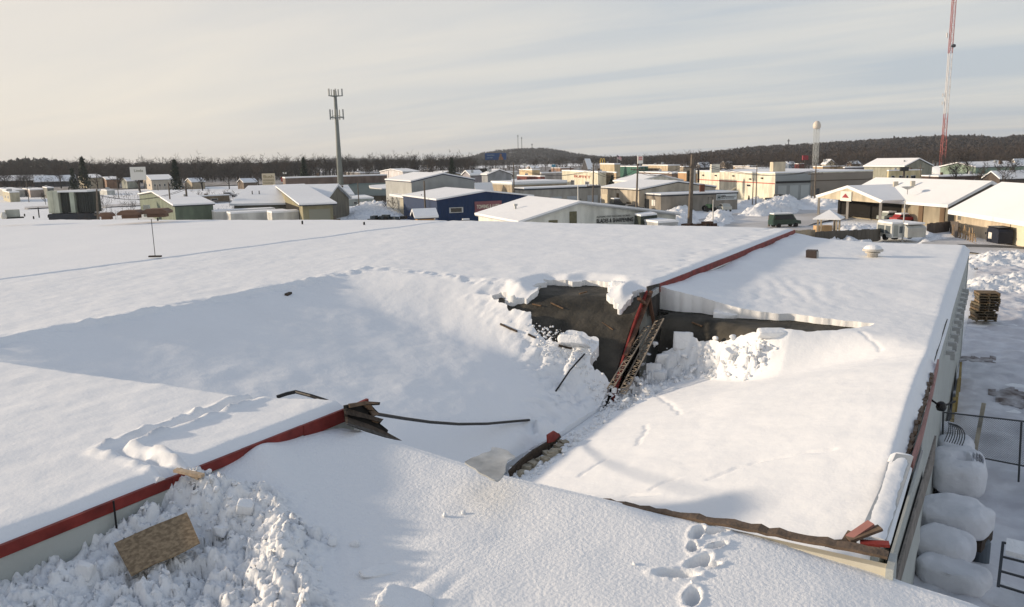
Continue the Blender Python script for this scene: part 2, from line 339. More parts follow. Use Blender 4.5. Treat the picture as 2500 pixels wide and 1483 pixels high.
# three sheets: far/left flat parts coarse, the sag and near part fine; they butt along shared grid lines
def far_edge(X): return YF+.0*X
s_a = gridmesh('roof_snow', -75, -28.3, -6, YF, .5, snow1, SNOW, skirt=lambda X, Y: base1(X, Y)-.34)
tag(s_a, 'even sheet of snow on the far left part of the upper roof', 'snow', 'snow sheets on the upper roof', 'stuff')
s_b = gridmesh('roof_snow', -28.3, XE+.01, -4, 22.5, .065, snow1, SNOW, field=field1, skirt=lambda X, Y: deck1(X, Y)+.0)
tag(s_b, 'snow on the near upper roof sagging into the hollow left of the torn red fascia', 'snow', 'snow sheets on the upper roof', 'stuff')
s_c = gridmesh('roof_snow', -28.3, XE+.01, 22.5, YF, .13, snow1, SNOW, skirt=lambda X, Y: deck1(X, Y)+.0)
tag(s_c, 'flat snow on the upper roof behind the collapse running to the far edge', 'snow', 'snow sheets on the upper roof', 'stuff')
gridmesh('roof_deck', -19.9, XE, 2, 23, .2, lambda X, Y: deck1(X, Y)-.01+.05*fbm(X*.8, Y*.5, 3, 2)*ss(.02, .5, drop1(X, Y)), MEMB, parent=bd)
# thin grey slush left on the bare membrane
# ---- lower roof (right of the fascia line)
def crackY(X): return 19.75+.28*np.clip(-X-4, 0, 4.1)+.18*np.sin(X*1.7)
def drop2(X, Y):
    t = np.clip((-1.0-X)/7.0, 0, 1); g = t**1.05; g = g+(1-g)*.21*(1-ss(8.6, 14.5, Y))
    cy = crackY(X); far = 1-ss(cy-1.5, cy-.1, Y)
    return 2.15*g*far
def base2(X, Y): return 4.68+0*X
def deck2(X, Y): return base2(X, Y)-drop2(X, Y)
def snow2(X, Y):
    e = np.maximum(X-XE, 0)
    th = (.27-.14*ss(-7.5, -4.5, X)*ss(16.5, 18.5, Y)*(1-ss(22, 26, Y))+(.20+.22*np.exp(-((Y-21)/1.8)**2))*np.exp(-(e/1.9)**1.2)*ss(17, 20, Y))
    th = th*(1-.35*ss(-2.5, -1.4, X)*ss(15, 20, Y)*0)
    z = deck2(X, Y)+th+.025*fbm(X*.5, Y*.5, 3, 5)+.006*fbm(X*3, Y*3, 3, 6)
    z = z+.08*np.exp(-(e/1.1)**2)*ss(21.5, 26, Y)*(1+1.2*fbm(X*.6, Y*.45, 3, 9))       # wind drift against the step
    # wind ripples behind the crack
    w = np.exp(-((X+4.9)/1.6)**2-((Y-24.4)/2.2)**2); z = z+.028*w*np.abs(np.sin((X*.9+Y*.35+.25*fbm(X, Y, 2, 3))*5.5))
    m = ss(-.15, .45, sdist(X, Y, RUB2)); f1, f2, cid = worley(X*2.6, Y*2.6, 14)
    z = z+m*(.46*broken(X*1.15, Y*1.15, 14)+.07*fbm(X*3.5, Y*3.5, 3, 16)+.08)
    for ln in CK2: z = z-.03*np.exp(-(pdist(X+.05*vnoise(X*5, Y*5, 3), Y+.05*vnoise(X*5, Y*5, 7), ln)/.035)**2)
    z = z-.20*ss(XR-.30, XR+.02, X)**2*ss(8.2, 12, Y)                              # rounded over the right eave
    return z
_s2 = lambda X, Y: deck2(X, Y)+.28
def pl(pts, f=_s2): return [tuple(hit(x, y, f)[:2]) for x, y in pts]
RUB2 = pl([(1500, 985), (1540, 950), (1570, 905), (1600, 880), (1645, 865), (1680, 835), (1760, 840), (1800, 828), (1880, 818), (1905, 832), (1870, 880), (1830, 905), (1760, 915), (1700, 925), (1640, 940), (1560, 985), (1500, 1010)])
CK2 = [pl([(1735, 1170), (1800, 1145), (1860, 1125), (1960, 1108), (2040, 1098)]), pl([(2105, 798), (2120, 812), (2140, 830), (2150, 840)]), pl([(1600, 965), (1640, 985), (1660, 1010)]),
       pl([(1580, 1035), (1570, 1060), (1556, 1085)]), pl([(1590, 1195), (1620, 1180), (1650, 1172)])]
CK2.append(pl([(1420, 1160), (1450, 1135), (1480, 1122)])); CK2.append(pl([(1340, 1200), (1400, 1212), (1440, 1216)])); CK2.append(pl([(1460, 1228), (1530, 1210), (1600, 1208)]))
H2px = [(1560, 690), (1607, 698), (1649, 709), (1702, 722), (1748, 738), (1793, 749), (1839, 758), (1930, 768), (2006, 778), (2082, 787), (2132, 793), (2120, 798), (2044, 806), (1968, 812), (1919, 804), (1866, 807), (1864, 824), (1846, 814), (1797, 821), (1770, 833), (1740, 831), (1690, 825), (1655, 812), (1645, 806), (1645, 850), (1612, 866), (1600, 884), (1572, 905), (1562, 930), (1534, 955), (1500, 990), (1470, 985), (1480, 900)]
def _s2t(X, Y):
    e = np.maximum(X-XE, 0); return deck2(X, Y)+(.27-.14*ss(-7.5, -4.5, X)*ss(16.5, 18.5, Y)*(1-ss(22, 26, Y))+(.20+.22*np.exp(-((Y-21)/1.8)**2))*np.exp(-(e/1.9)**1.2)*ss(17, 20, Y))
H2 = [tuple(hit(x, y, _s2t)[:2]) for x, y in H2px]
def field2(X, Y):
    k = -(sdist(X, Y, H2)+.05*fbm(X*3, Y*3, 3, 31))
    # ragged near end and torn right edge beside the coping
    k = np.minimum(k, Y-(8.42+.03*fbm(X*3, Y*0, 2, 3)))
    k = np.minimum(k, XR-.0-.09*(1-ss(9, 14.5, Y))-.03*(1-ss(9, 15, Y))*vnoise(Y*4, Y*0, 3)-X)
    return k
s_d = gridmesh('roof_snow', XE+.02, XR+.02, 8.3, 23, .042, snow2, SNOW, field=field2, skirt=lambda X, Y: deck2(X, Y)+.005)
tag(s_d, 'sunlit tilted slab of snow on the fallen lower roof right of the hole', 'snow', 'snow sheets on the lower roof', 'stuff')
s_e = gridmesh('roof_snow', XE+.02, XR+.02, 23, YF, .10, snow2, SNOW, skirt=lambda X, Y: deck2(X, Y)+.005)
tag(s_e, 'smooth snow on the intact lower roof around the two roof vents', 'snow', 'snow sheets on the lower roof', 'stuff')
gridmesh('roof_deck', XE+.0, XR-.03, 8.35, 24, .15, lambda X, Y: deck2(X, Y)-.01, MEMB, parent=bd, keep=lambda X, Y: ~((X < -7.45+.25*np.sin(Y*3)) & (Y > 17.3) & (Y < 20.9)))
# ---- walls and fascia of the building
def wallbox(mb, x0, x1, y0, y1, z0, z1): mb.box(((x0+x1)/2, (y0+y1)/2, (z0+z1)/2), (x1-x0, y1-y0, z1-z0))
m = MB(); wallbox(m, -8.28, -8.025, -4, 8.45, 0, 5.30); m.build('wall', WALLP, bd); m = MB(); wallbox(m, -8.28, -8.07, 20.3, YF, 0, 5.16); m.build('wall', WALLP, bd)
m = MB(); wallbox(m, -75, -8.1, YF-.25, YF-.02, 0, 4.4); m.build('wall', WALLP, bd); m = MB(); wallbox(m, -8.05, XR, YF-.25, YF-.02, 0, 4.6); m.build('wall', WALLP, bd)
m = MB()
for i in range(40):                                                       # right-hand wall, bowed outwards near the collapse
    ya, yb = 8.45+i*(YF-8.45)/40, 8.45+(i+1)*(YF-8.45)/40-.004
    bow = .06*math.exp(-((ya-13)/3.)**2); wallbox(m, XR-.22, XR-.035+bow, ya, yb, -.2, 4.42)
m.build('wall', WALLP, bd)
m = MB(); wallbox(m, XE+.3, -.675, 8.12, 8.22, 0, 4.90); m.build('wall', WALLC, bd)
def fascia(name, segs, matl, w=.05):
    m = MB()
    for a, b, h0, h1 in segs:
        a, b = np.array(a, float), np.array(b, float); d = np.array([w, 0, 0])
        V = [a, b, b-[0, 0, h1], a-[0, 0, h0]]; m.prism([v for v in V][::-1], d)
    return m.build(name, matl, bd)
# intact near fascia with a slight seam, intact far fascia, torn hanging length
seg = []
for i in range(12):
    hA = .12+.07*float(ss(7, 8.4, np.array(-4+(i+1)*1.04)))
    ya, yb = -4+i*1.04, -4+(i+1)*1.04
    seg.append(((XE-.01+.006*(i % 2), ya, 5.43), (XE-.01+.006*(i % 2), yb, 5.43), hA, hA))
fascia('fascia', seg, RED)
fascia('fascia', [((XE, 20.75, 5.43), (XE, 24, 5.42), .24, .2), ((XE, 24.01, 5.43), (XE, 29, 5.42), .2, .2), ((XE, 29.01, 5.42), (XE, 34, 5.43), .2, .2), ((XE, 34.01, 5.43), (XE, YF, 5.43), .2, .2)], RED)
hang = [(19.95, 5.42), (19.6, 5.18), (19.2, 4.85), (18.8, 4.45), (18.4, 4.0), (18.0, 3.55), (17.7, 3.2)]
fascia('fascia', [((XE+.10, a[0], a[1]), (XE+.10, b[0], b[1]), .09+.05*i, .14+.05*i) for i, (a, b) in enumerate(zip(hang[:-1], hang[1:]))], RED)
m = MB(); m.box((XE+.12, 20.45, 5.30), (.12, .55, .16), ax=((1, 0, 0), (0, .98, .1), (0, -.1, .98))); m.build('gutter_end', GREY, bd)
# metal edge seam and conduit on the near wall
c1 = onplane(268, 1208, 0, XE+.02); m = MB(); m.tube([(XE+.075, c1[1], 5.45), (XE+.08, c1[1]-.005, 5.1), (XE+.03, c1[1]+.02, 4.9)], .012, 6); m.build('downpipe', BLK, bd)
# near end wall: brown flashing cap
m = MB()
xs = np.linspace(-3.9, -.665, 34); wob = [random.uniform(-.012, .012) for _ in xs]
for i in range(33):
    za, zb = 4.93+.08*(i/33)+wob[i]*.6, 4.93+.08*((i+1)/33)+wob[i+1]*.6
    w0 = .09+.07*ss(-4.0, -1.8, xs[i]); m.prism([(xs[i], 8.10, za), (xs[i+1], 8.10, zb), (xs[i+1], 8.10+w0+wob[i+1]*2, zb), (xs[i], 8.10+w0+wob[i]*2, za)], (0, 0, .03))
m.build('flashing', BRN, bd)
# right eave: torn coping with red face paled for snow-bounced light, brown torn edge, snow-capped strip
m = MB()
pts = [(XR+.05, 12, 4.70), (XR+.07, 13.5, 4.72), (XR+.05, 16, 4.74), (XR+.02, 18, 4.76)]
for a, b in zip(pts[:-1], pts[1:]): m.prism([a, b, (b[0], b[1], b[2]-.20), (a[0], a[1], a[2]-.20)], (.035, 0, 0))
m.build('fascia', REDP, bd)
m = MB()
for i in range(46):
    y = 8.9+i*.17; x = XR-.10*(1-float(ss(9, 14.5, y)))-.0; m.box((x+.02+random.uniform(-.02, .02), y, 4.76-.40*(1-float(ss(8.6, 14.5, y)))+random.uniform(-.03, .02)), (.05, .19, .07), rz=random.uniform(-.15, .15))
m.build('torn_edge', BRN, bd)
def snow_strip(name, pts, w, h, parent=None, mt=SNOWR, wob=.02):
    V = []; Fc = []; n = 8
    P_ = [np.array(p, float) for p in pts]
    Q = []
    for a, b in zip(P_[:-1], P_[1:]):
        for t in np.linspace(0, 1, 9)[:-1]: Q.append(a*(1-t)+b*t)
    Q.append(P_[-1])
    for i, p in enumerate(Q):
        d = Q[min(i+1, len(Q)-1)]-Q[max(i-1, 0)]; d[2] = 0; d /= np.linalg.norm(d); s = np.array([-d[1], d[0], 0]); e = 1-.6*(i in (0, len(Q)-1))
        ww = w*e*(1+random.uniform(-.08, .08)); hh = h*e*(1+random.uniform(-.12, .12))
        for k in range(n+1):
            a = math.pi*k/n; V.append(p+s*math.cos(a)*ww/2+np.array([0, 0, 1])*math.sin(a)**.6*hh)
    for i in range(len(Q)-1):
        for k in range(n): Fc.append((i*(n+1)+k, i*(n+1)+k+1, (i+1)*(n+1)+k+1, (i+1)*(n+1)+k))
    return mk(name, V, Fc, mt, parent, True)
cs_ = gridmesh('coping_snow', XR-.20, XR+.12, 8.72, 11.9, .04, lambda X, Y: 4.905-.018*(Y-8.7)-.05*(np.abs((X-XR+.04)/.16))**3-.04*ss(11.3, 11.9, Y)+.008*fbm(X*6, Y*3, 3, 3), SNOW, field=lambda X, Y: np.minimum(.135-np.abs(X-(XR-.04)+.03*np.sin(Y*1.1)), np.minimum(Y-8.76, 11.85-Y))+.012*vnoise(X*9, Y*9, 4), skirt=lambda X, Y: 4.87-.018*(Y-8.7)+0*X)
tag(cs_, 'narrow strip of snow lying on the loose coping at the near right corner', 'snow', None, 'stuff')
m = MB(); m.prism([(XR-.2, 8.7, 4.87), (XR+.08, 8.7, 4.87), (XR+.10, 11.7, 4.82), (XR-.12, 11.7, 4.82)], (0, 0, .02)); m.build('coping', GREY, bd)
# corner boards of the right wall
m = MB(); wallbox(m, -.67, -.60, 8.06, 8.42, 3.0, 4.93); m.prism([(XR+.09, 8.05, 3), (XR+.16, 13, 3), (XR+.12, 13, 4.5), (XR+.09, 8.4, 4.6)], (.03, 0, 0)); m.build('corner_panel', WALLP, bd)
m = MB(); m.prism([(XR+.135, 8.6, 4.0), (XR+.20, 15, 3.6), (XR+.20, 15, 4.1), (XR+.15, 9.5, 4.3)], (.03, 0, 0)); m.build('loose_trim', mat('trim_grey', (.20, .18, .16), .85, var=.3, vs=7), bd)
# wall brackets along the right wall
for i, y in enumerate(np.linspace(22.5, 33, 11)):
    m = MB(); m.box((XR+.10, y, 3.9), (.20, .16, .10)); m.box((XR+.16, y, 3.8), (.1, .12, .16)); m.build('wall_bracket', GREY, bd)
# ---- things on and in the roof
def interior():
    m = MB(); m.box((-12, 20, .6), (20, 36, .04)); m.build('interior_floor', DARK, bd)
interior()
# hanging joist
def joist(A, B, dn, h, w, n, matl, root, nm='joist'):
    A, B, dn = map(lambda v: np.array(v, float), (A, B, dn)); m = MB(); d = B-A
    m.build
    ch = MB(); ch.bar(A, B, w, w); ch.bar(A+dn*h, B+dn*h, w, w); ch.build('chord', matl, root)
    wb = MB()
    for i in range(n):
        p = A+d*i/n; q = A+d*(i+1)/n
        wb.bar(p, p+dn*h, w*.6); wb.bar(p+dn*h, q, w*.6) if i % 2 else wb.bar(p, q+dn*h, w*.6)
    wb.build('web', matl, root)
A = onplane(1600, 785, 0, -7.55); B = onplane(1506, 968, 0, -7.75)
jr = empty('roof_joist', B, 'bent lattice steel roof joist hanging down between the fallen roofs, nearest the lower roof', 'roof joist', 'roof joists in the hole')
joist(A, B, (.80, -.3, .35), .34, .028, 19, STEEL, jr)
A2 = onplane(1572, 800, 0, -7.8); B2 = onplane(1482, 950, 0, -7.95)
jr = empty('roof_joist', B2, 'bent lattice steel roof joist with frosty web just left of another, below the red strip', 'roof joist', 'roof joists in the hole')
joist(A2, B2, (.8, -.3, .3), .26, .026, 14, STEEL, jr)
for (a, b, r, lab) in (((1590, 712), (1528, 868), .045, 'long rusty brown beam slanting down inside the torn hole beside the red strip'), ((1584, 720), (1598, 800), .04, 'short dark beam hanging nearly upright under the broken roof corner'), ((1560, 730), (1578, 745), .05, 'stub of timber poking out of the broken roof corner')):
    p, q = onplane(*a, 0, -7.85), onplane(*b, 0, -7.85); m = MB(); m.bar(p, q, r*2, r*1.4); tag(m.build('broken_beam', mat('rust_beam', (.11, .06, .04), .8, var=.3, vs=5)), lab, 'beam')
m = MB()
for a in ((1578, 700, 1606, 772), (1560, 715, 1576, 760)):
    p0 = onplane(a[0], a[1], 0, -7.98); p1 = onplane(a[2], a[3], 0, -7.98); m.prism([(p0[0], p0[1], p0[2]), (p0[0], p1[1]+.05, p0[2]-.05), (p1[0], p1[1], p1[2]), (p0[0]+.05, p0[1]+.1, p1[2]+.15)], (.03, 0, 0))
m.build('torn_wall', mat('torn_dark', (.06, .055, .05), .9, var=.4, vs=5), bd)
# torn near corner of the upper roof: fascia end, jagged layered boards, black underside
def jag(px, off, th, mt, nm, dx=-7.93):
    q = MB(); q.prism([onplane(x, y, 0, dx+off*i/len(px)) for i, (x, y) in enumerate(px)], (th, th*.3, 0)); return q.build(nm, mt, bd)
jag([(838, 990), (868, 984), (893, 980), (921, 982), (919, 989), (900, 990), (909, 1000), (921, 1011), (905, 1017), (929, 1023), (920, 1034), (940, 1050), (938, 1058), (900, 1050), (868, 1040), (842, 1030)], .15, .05, DARK, 'torn_underside')
jag([(838, 1000), (846, 998), (905, 1016), (930, 1023), (924, 1031), (890, 1022), (842, 1012)], .1, .03, WOODD, 'torn_decking', -7.83)
jag([(842, 1018), (895, 1036), (940, 1056), (976, 1076), (962, 1074), (905, 1056), (843, 1032)], .2, .04, WOODD, 'broken_plank', -7.80)
jag([(843, 1026), (890, 1044), (968, 1075), (940, 1069), (890, 1054), (843, 1036)], .2, .04, mat('plank_grey', (.07, .065, .06), .85, var=.3, vs=12), 'broken_plank', -7.74)
SPL = mat('splinter_brown', (.13, .08, .045), .8, var=.3, vs=10)
jag([(850, 986), (892, 980), (922, 982), (920, 987), (895, 987), (852, 996)], .12, .02, SPL, 'splinter', -7.85)
jag([(886, 990), (902, 988), (912, 1003), (898, 1001)], .05, .02, SPL, 'splinter', -7.84); jag([(900, 1004), (912, 1003), (926, 1012), (908, 1016)], .05, .02, BRN, 'splinter', -7.82)
jag([(905, 1018), (929, 1023), (919, 1034), (908, 1030)], .05, .02, SPL, 'splinter', -7.81)
fascia('fascia', [((XE+.01, 8.45, 5.44), (XE+.03, 8.75, 5.46), .19, .15)], RED)
# pipes
def pipe(name, pts, r, lab, cat, mt=BLK):
    m = MB(); m.tube(pts, r, 8); return tag(m.build(name, mt), lab, cat)
e1 = hit(1292, 1026, snow1); e0 = np.array(onplane(918, 1011, 1, 8.9)); pxs = [(918, 1011), (985, 1022), (1050, 1031), (1120, 1036), (1190, 1035), (1245, 1030), (1292, 1026)]
d0, d1 = np.linalg.norm(e0-CAM), np.linalg.norm(e1-CAM)
pts = [CAM+ray(x, y)*(d0+(d1-d0)*((x-918)/374.)) for x, y in pxs]
pipe('sagging_pipe', pts, .028, 'long black pipe sagging in a curve across the snowy hollow', 'pipe')
pts = [at(x, y, z_) for x, y, z_ in ((676, 970, 5.46), (700, 962, 5.5), (722, 957, 5.52), (760, 967, 5.5), (803, 981, 5.44))]
pipe('bent_pipe', pts, .03, 'short black pipe bent to a shallow peak above the near edge of the hollow', 'pipe')
a, b = hit(1356, 957, snow1), hit(1427, 874, snow1); pipe('leaning_rod', [a, (a+b)/2+[0, 0, .12], b+[0, 0, .1]], .022, 'thin dark rod leaning out of the crumbled snow left of the red strip', 'rod')
for (a, b, lab) in (((1222, 795), (1262, 812), 'straight dark stick lying in the snow above the hollow, leftmost of three'), ((1290, 820), (1308, 828), 'short dark stick in the crumbled snow, middle of three'), ((1364, 848), (1396, 854), 'curved dark stick under the snow clump beside the bare membrane')):
    p, q = hit(*a, snow1), hit(*b, snow1); pipe('stick', [p+[0, 0, .04], (p+q)/2+[0, 0, .03], q+[0, 0, .03]], .03, lab, 'stick', WOODD)
p = hit(704, 720, snow1); m = MB(); m.box(p+[0, 0, .02], (.10, .3, .08), rz=.4); tag(m.build('roof_scrap', WOODD), 'small dark scrap sticking out of the crack in the snow', 'scrap')
# grey sheet and red scrap at the valley bottom
def drape(name, px, zf, lift, mt, st=.05, parent=None, amp=.006):
    pg = [tuple(hit(x, y, zf)[:2]) for x, y in px]; xs = [p[0] for p in pg]; ys = [p[1] for p in pg]
    return gridmesh(name, min(xs)-.1, max(xs)+.1, min(ys)-.1, max(ys)+.1, st, lambda X, Y: zf(X, Y)+lift+amp*fbm(X*5, Y*5, 3, 7), mt, field=lambda X, Y: sdist(X, Y, pg)+.06*vnoise(X*7, Y*7, 2), skirt=lambda X, Y: zf(X, Y)-.01, parent=parent)
o = drape('slush_patch', [(1142, 1130), (1170, 1108), (1205, 1098), (1240, 1102), (1254, 1118), (1240, 1140), (1215, 1175), (1180, 1160)], snow1, .008, mat('grey_ice', (.24, .25, .25), .5, col2=(.46, .48, .49), vs=2.2, bump=.006, bs=8)); tag(o, 'patch of bare grey ice at the bottom of the hollow', 'ice')
o = drape('snow_dusting', [(1244, 700), (1300, 690), (1324, 690), (1318, 704), (1300, 720), (1262, 724), (1240, 712)], lambda X, Y: deck1(X, Y)+.03, .05, mat('dirty_snow', (.30, .29, .27), .9, col2=(.66, .64, .60), vs=3.2, detail=8, thr=(.42, .58), bump=.02, bs=14)); tag(o, 'thin dirty crust of snow on the bare membrane at the upper left of the hole', 'snow')
m = MB(); q = [onplane(x, y, 0, -7.72) for x, y in ((1240, 1150), (1262, 1128), (1300, 1098), (1335, 1078), (1358, 1058), (1364, 1068), (1340, 1095), (1295, 1125), (1245, 1168))]
m.prism(q, (.05, .03, 0)); tag(m.build('fallen_fascia', WOODD), 'dark twisted length of fallen roof edge at the bottom of the valley', 'roof edge')
m = MB(); m.prism([onplane(x, y, 0, -7.66) for x, y in ((1334, 1062), (1350, 1052), (1366, 1062), (1350, 1078), (1335, 1082))], (.03, 0, 0)); tag(m.build('fascia_scrap', RED), 'small red scrap of roof edge at the end of the fallen dark strip', 'scrap')
# ================================================================== snow chunks
def chunk_proto(seed, lump=.22, sub=2):
    rs = np.random.RandomState(seed)
    t = (1+5**.5)/2; V = [(-1, t, 0), (1, t, 0), (-1, -t, 0), (1, -t, 0), (0, -1, t), (0, 1, t), (0, -1, -t), (0, 1, -t), (t, 0, -1), (t, 0, 1), (-t, 0, -1), (-t, 0, 1)]
    Fc = [(0, 11, 5), (0, 5, 1), (0, 1, 7), (0, 7, 10), (0, 10, 11), (1, 5, 9), (5, 11, 4), (11, 10, 2), (10, 7, 6), (7, 1, 8), (3, 9, 4), (3, 4, 2), (3, 2, 6), (3, 6, 8), (3, 8, 9), (4, 9, 5), (2, 4, 11), (6, 2, 10), (8, 6, 7), (9, 8, 1)]
    V = [np.array(v)/np.linalg.norm(v) for v in V]
    for _ in range(sub):
        c = {}; nf = []
        def mid(a, b):
            k = (min(a, b), max(a, b))
            if k not in c: v = V[a]+V[b]; V.append(v/np.linalg.norm(v)); c[k] = len(V)-1
            return c[k]
        for a, b, d in Fc:
            x, y, z = mid(a, b), mid(b, d), mid(d, a); nf += [(a, x, z), (b, y, x), (d, z, y), (x, y, z)]
        Fc = nf
    V = np.array(V); nrm = rs.normal(size=(9, 3)); nrm /= np.linalg.norm(nrm, axis=1)[:, None]; dd = rs.uniform(.45, .9, 9)
    dt = V@nrm.T; r = np.where(dt > .05, dd[None]/np.maximum(dt, .05), 9); k = 24.
    rad = -np.log(np.exp(-k*np.minimum(r, 1.6)).sum(1)+np.exp(-k*1.15))/k+.03
    V = V*np.clip(rad, .35, 1.3)[:, None]+rs.normal(size=V.shape)*lump*.12
    return V, Fc
CP = [chunk_proto(s) for s in range(12)]
def chunks(mb_v, mb_f, p, s, flat=(.6, 1)):
    V, Fc = CP[random.randrange(12)]; a = random.uniform(0, 6.28); b = random.uniform(-.5, .5)
    R = np.array(Matrix.Rotation(a, 3, 'Z') @ Matrix.Rotation(b, 3, 'X')); sc = np.array([s*random.uniform(.7, 1.3), s*random.uniform(.7, 1.3), s*random.uniform(*flat)])
    W_ = (V*sc)@R.T+np.array(p); n = sum(len(x) for x in mb_v); mb_v.append(W_); mb_f.append(np.array(Fc)+n)
def rubble(name, poly, zf, n, smin, smax, lab, mt=SNOWR, power=2.2, sink=.25, dens=None):
    xs = [p[0] for p in poly]; ys = [p[1] for p in poly]; vs, fs = [], []; k = 0
    while k < n:
        x, y = random.uniform(min(xs), max(xs)), random.uniform(min(ys), max(ys))
        if sdist(np.array(x), np.array(y), poly) < random.uniform(-.12, .1): continue
        s = smin+(smax-smin)*random.random()**power
        z = float(zf(np.array(x), np.array(y)))+s*(random.uniform(.1, .6)-sink); chunks(vs, fs, (x, y, z), s); k += 1
    me = np.concatenate(vs); Fc = np.concatenate(fs); o = mk(name, me, Fc.tolist(), mt, None, True); return tag(o, lab, 'snow', None, 'stuff')
rubble('snow_rubble', RUB2, snow2, 520, .015, .085, 'tumbled snow blocks along the torn edge of the lower roof')
rubble('snow_rubble', pl([(1365, 812), (1455, 830), (1452, 870), (1430, 900), (1485, 935), (1510, 985), (1480, 1000), (1440, 950), (1400, 900), (1330, 870), (1280, 800), (1320, 800)], _s1), snow1, 600, .01, .045, 'crumbled snow below the bare membrane of the hole')
VALP = pl([(1238, 1172), (1300, 1120), (1370, 1078), (1440, 1040), (1490, 985), (1520, 990), (1480, 1030), (1400, 1085), (1350, 1130), (1290, 1175)])
rubble('snow_rubble', VALP, lambda X, Y: np.maximum(snow2(X, Y), snow1(X, Y)), 500, .02, .08, 'broken snow lumps along the bottom of the valley between the roofs')
# masonry lumps among it
for k in range(14):
    t = k/13.; x = 1262+t*118+random.uniform(-6, 6); y = 1160-t*70+random.uniform(-8, 8); p = hit(x, y, snow2); m = MB()
    m.box(p+[0, 0, .06], (random.uniform(.12, .28), random.uniform(.1, .16), .10), rz=random.uniform(0, 3)); o = m.build('masonry_block', mat('block_tan', (.33, .29, .22), .9, var=.2, vs=9))
    tag(o, 'tan masonry block in the valley, %s' % (['nearest the bottom end of the fallen red scrap', 'second from the near end', 'third from the near end', 'fourth from the near end', 'fifth from the near end', 'sixth from the near end', 'seventh from the near end', 'seventh from the far end', 'sixth from the far end', 'fifth from the far end', 'fourth from the far end', 'third from the far end', 'second from the far end', 'farthest up toward the joists'][k]), 'block', 'masonry blocks in the valley')
# big snow slabs
def slab(px, zf, s, lab, rz=0, tilt=.3, tx=0.):
    """broken slab of wind-packed snow: a chipped box"""
    p = hit(*px, zf); rs = np.random.RandomState(int(px[0]*7+px[1])); n = 9; V = []; idx = {}; Fc = []
    def vid(i, j, k):
        q = (i, j, k)
        if q not in idx: idx[q] = len(V); V.append([i/n*2-1, j/n*2-1, k/n*2-1])
        return idx[q]
    for a_ in range(n):
        for b_ in range(n):
            for ax in range(3):
                for sd_ in (0, n):
                    c = []
                    for (u, v) in ((a_, b_), (a_+1, b_), (a_+1, b_+1), (a_, b_+1)):
                        t = [0, 0, 0]; t[ax] = sd_; t[(ax+1) % 3] = u; t[(ax+2) % 3] = v; c.append(vid(*t))
                    Fc.append(c if sd_ else c[::-1])
    V = np.array(V); r = np.abs(V).max(1); ex = np.linalg.norm(V, axis=1); V = V*(1-.13*np.clip(ex-1.15, 0, 1))[:, None]
    cut = rs.normal(size=(5, 3)); cut[:, 2] *= .3; cut /= np.linalg.norm(cut, axis=1)[:, None]
    for c_ in cut: d_ = V@c_; lim = rs.uniform(.75, 1.1); V -= np.where(d_ > lim, d_-lim, 0)[:, None]*c_
    V += .045*fbm(V[:, 0]*2.3+px[0], V[:, 1]*2.3+V[:, 2], 3, 3)[:, None]*rs.normal(size=3)+rs.normal(size=V.shape)*.012
    R_ = np.array(Matrix.Rotation(rz, 3, 'Z') @ Matrix.Rotation(tilt, 3, 'X') @ Matrix.Rotation(tx, 3, 'Y'))
    o = mk('snow_block', (V*np.array(s))@R_.T+p+[0, 0, s[2]*.25], Fc, SNOWR, None, True); tag(o, lab, 'snow block')
slab((1668, 838), snow2, (.26, .05, .24), 'upright white snow slab at the left end of the tumbled blocks', .25, -.25)
slab((1885, 818), snow2, (.34, .16, .10), 'flat snow block on the lip of the dark crack', .5, .2)
slab((1622, 880), snow2, (.26, .05, .16), 'leaning snow block at the edge of the hole beside the joists', 1.0, .3)
slab((1596, 905), snow2, (.20, .05, .15), 'small leaning snow block nearest the joists', .3, -.4)
slab((1612, 922), snow2, (.16, .15, .15), 'rounded snow boulder in front of the leaning blocks', .1, 0)
slab((1785, 865), snow2, (.22, .16, .10), 'squarish snow block in the middle of the tumbled blocks', 1.1, .3)
slab((1405, 838), snow1, (.42, .30, .12), 'clump of snow hanging on the bare dark membrane', .2, -.5)
slab((1512, 706), lambda X, Y: snow1(X, Y)*0+5.25, (.24, .26, .12), 'white snow tongue hanging over the hole near the red fascia corner', .1, -.6)
slab((1780, 772), lambda X, Y: snow1(X, Y)*0+4.7, (.42, .22, .10), 'snow block slumped off the roof edge above the crack', .3, .25)
# debris at near right corner
cols = [RED, WOODD, BRN, REDP, WOODD, BRN]
for i, (x, y, l, r_, tl) in enumerate(((2135, 1332, .42, .2, .1), (2085, 1318, .7, .9, .25), (2110, 1308, .55, .6, .35), (2100, 1300, .45, .8, .5), (2050, 1330, .5, .4, .1), (2070, 1322, .35, 1.3, .4))):
    p = onplane(x, y, 1, 8.46+.03*i)+np.array([0, 0, .02]); m = MB(); X = np.array([math.cos(r_), math.sin(r_), tl]); X /= np.linalg.norm(X); Y = np.cross([0, 0, 1.], X); Y /= np.linalg.norm(Y); Z = np.cross(X, Y)
    m.box(p, (l*.66, .10, .03), ax=(X, Y, Z)); o = m.build('board_scrap', cols[i]); tag(o, ['bright red board scrap at the near right roof corner', 'lowest dark board in the pile at the roof corner', 'brown board leaning in the pile at the roof corner', 'pale red board on top of the pile at the roof corner', 'dark board pointing left out of the pile at the roof corner', 'short brown board standing in the pile at the roof corner'][i], 'board')
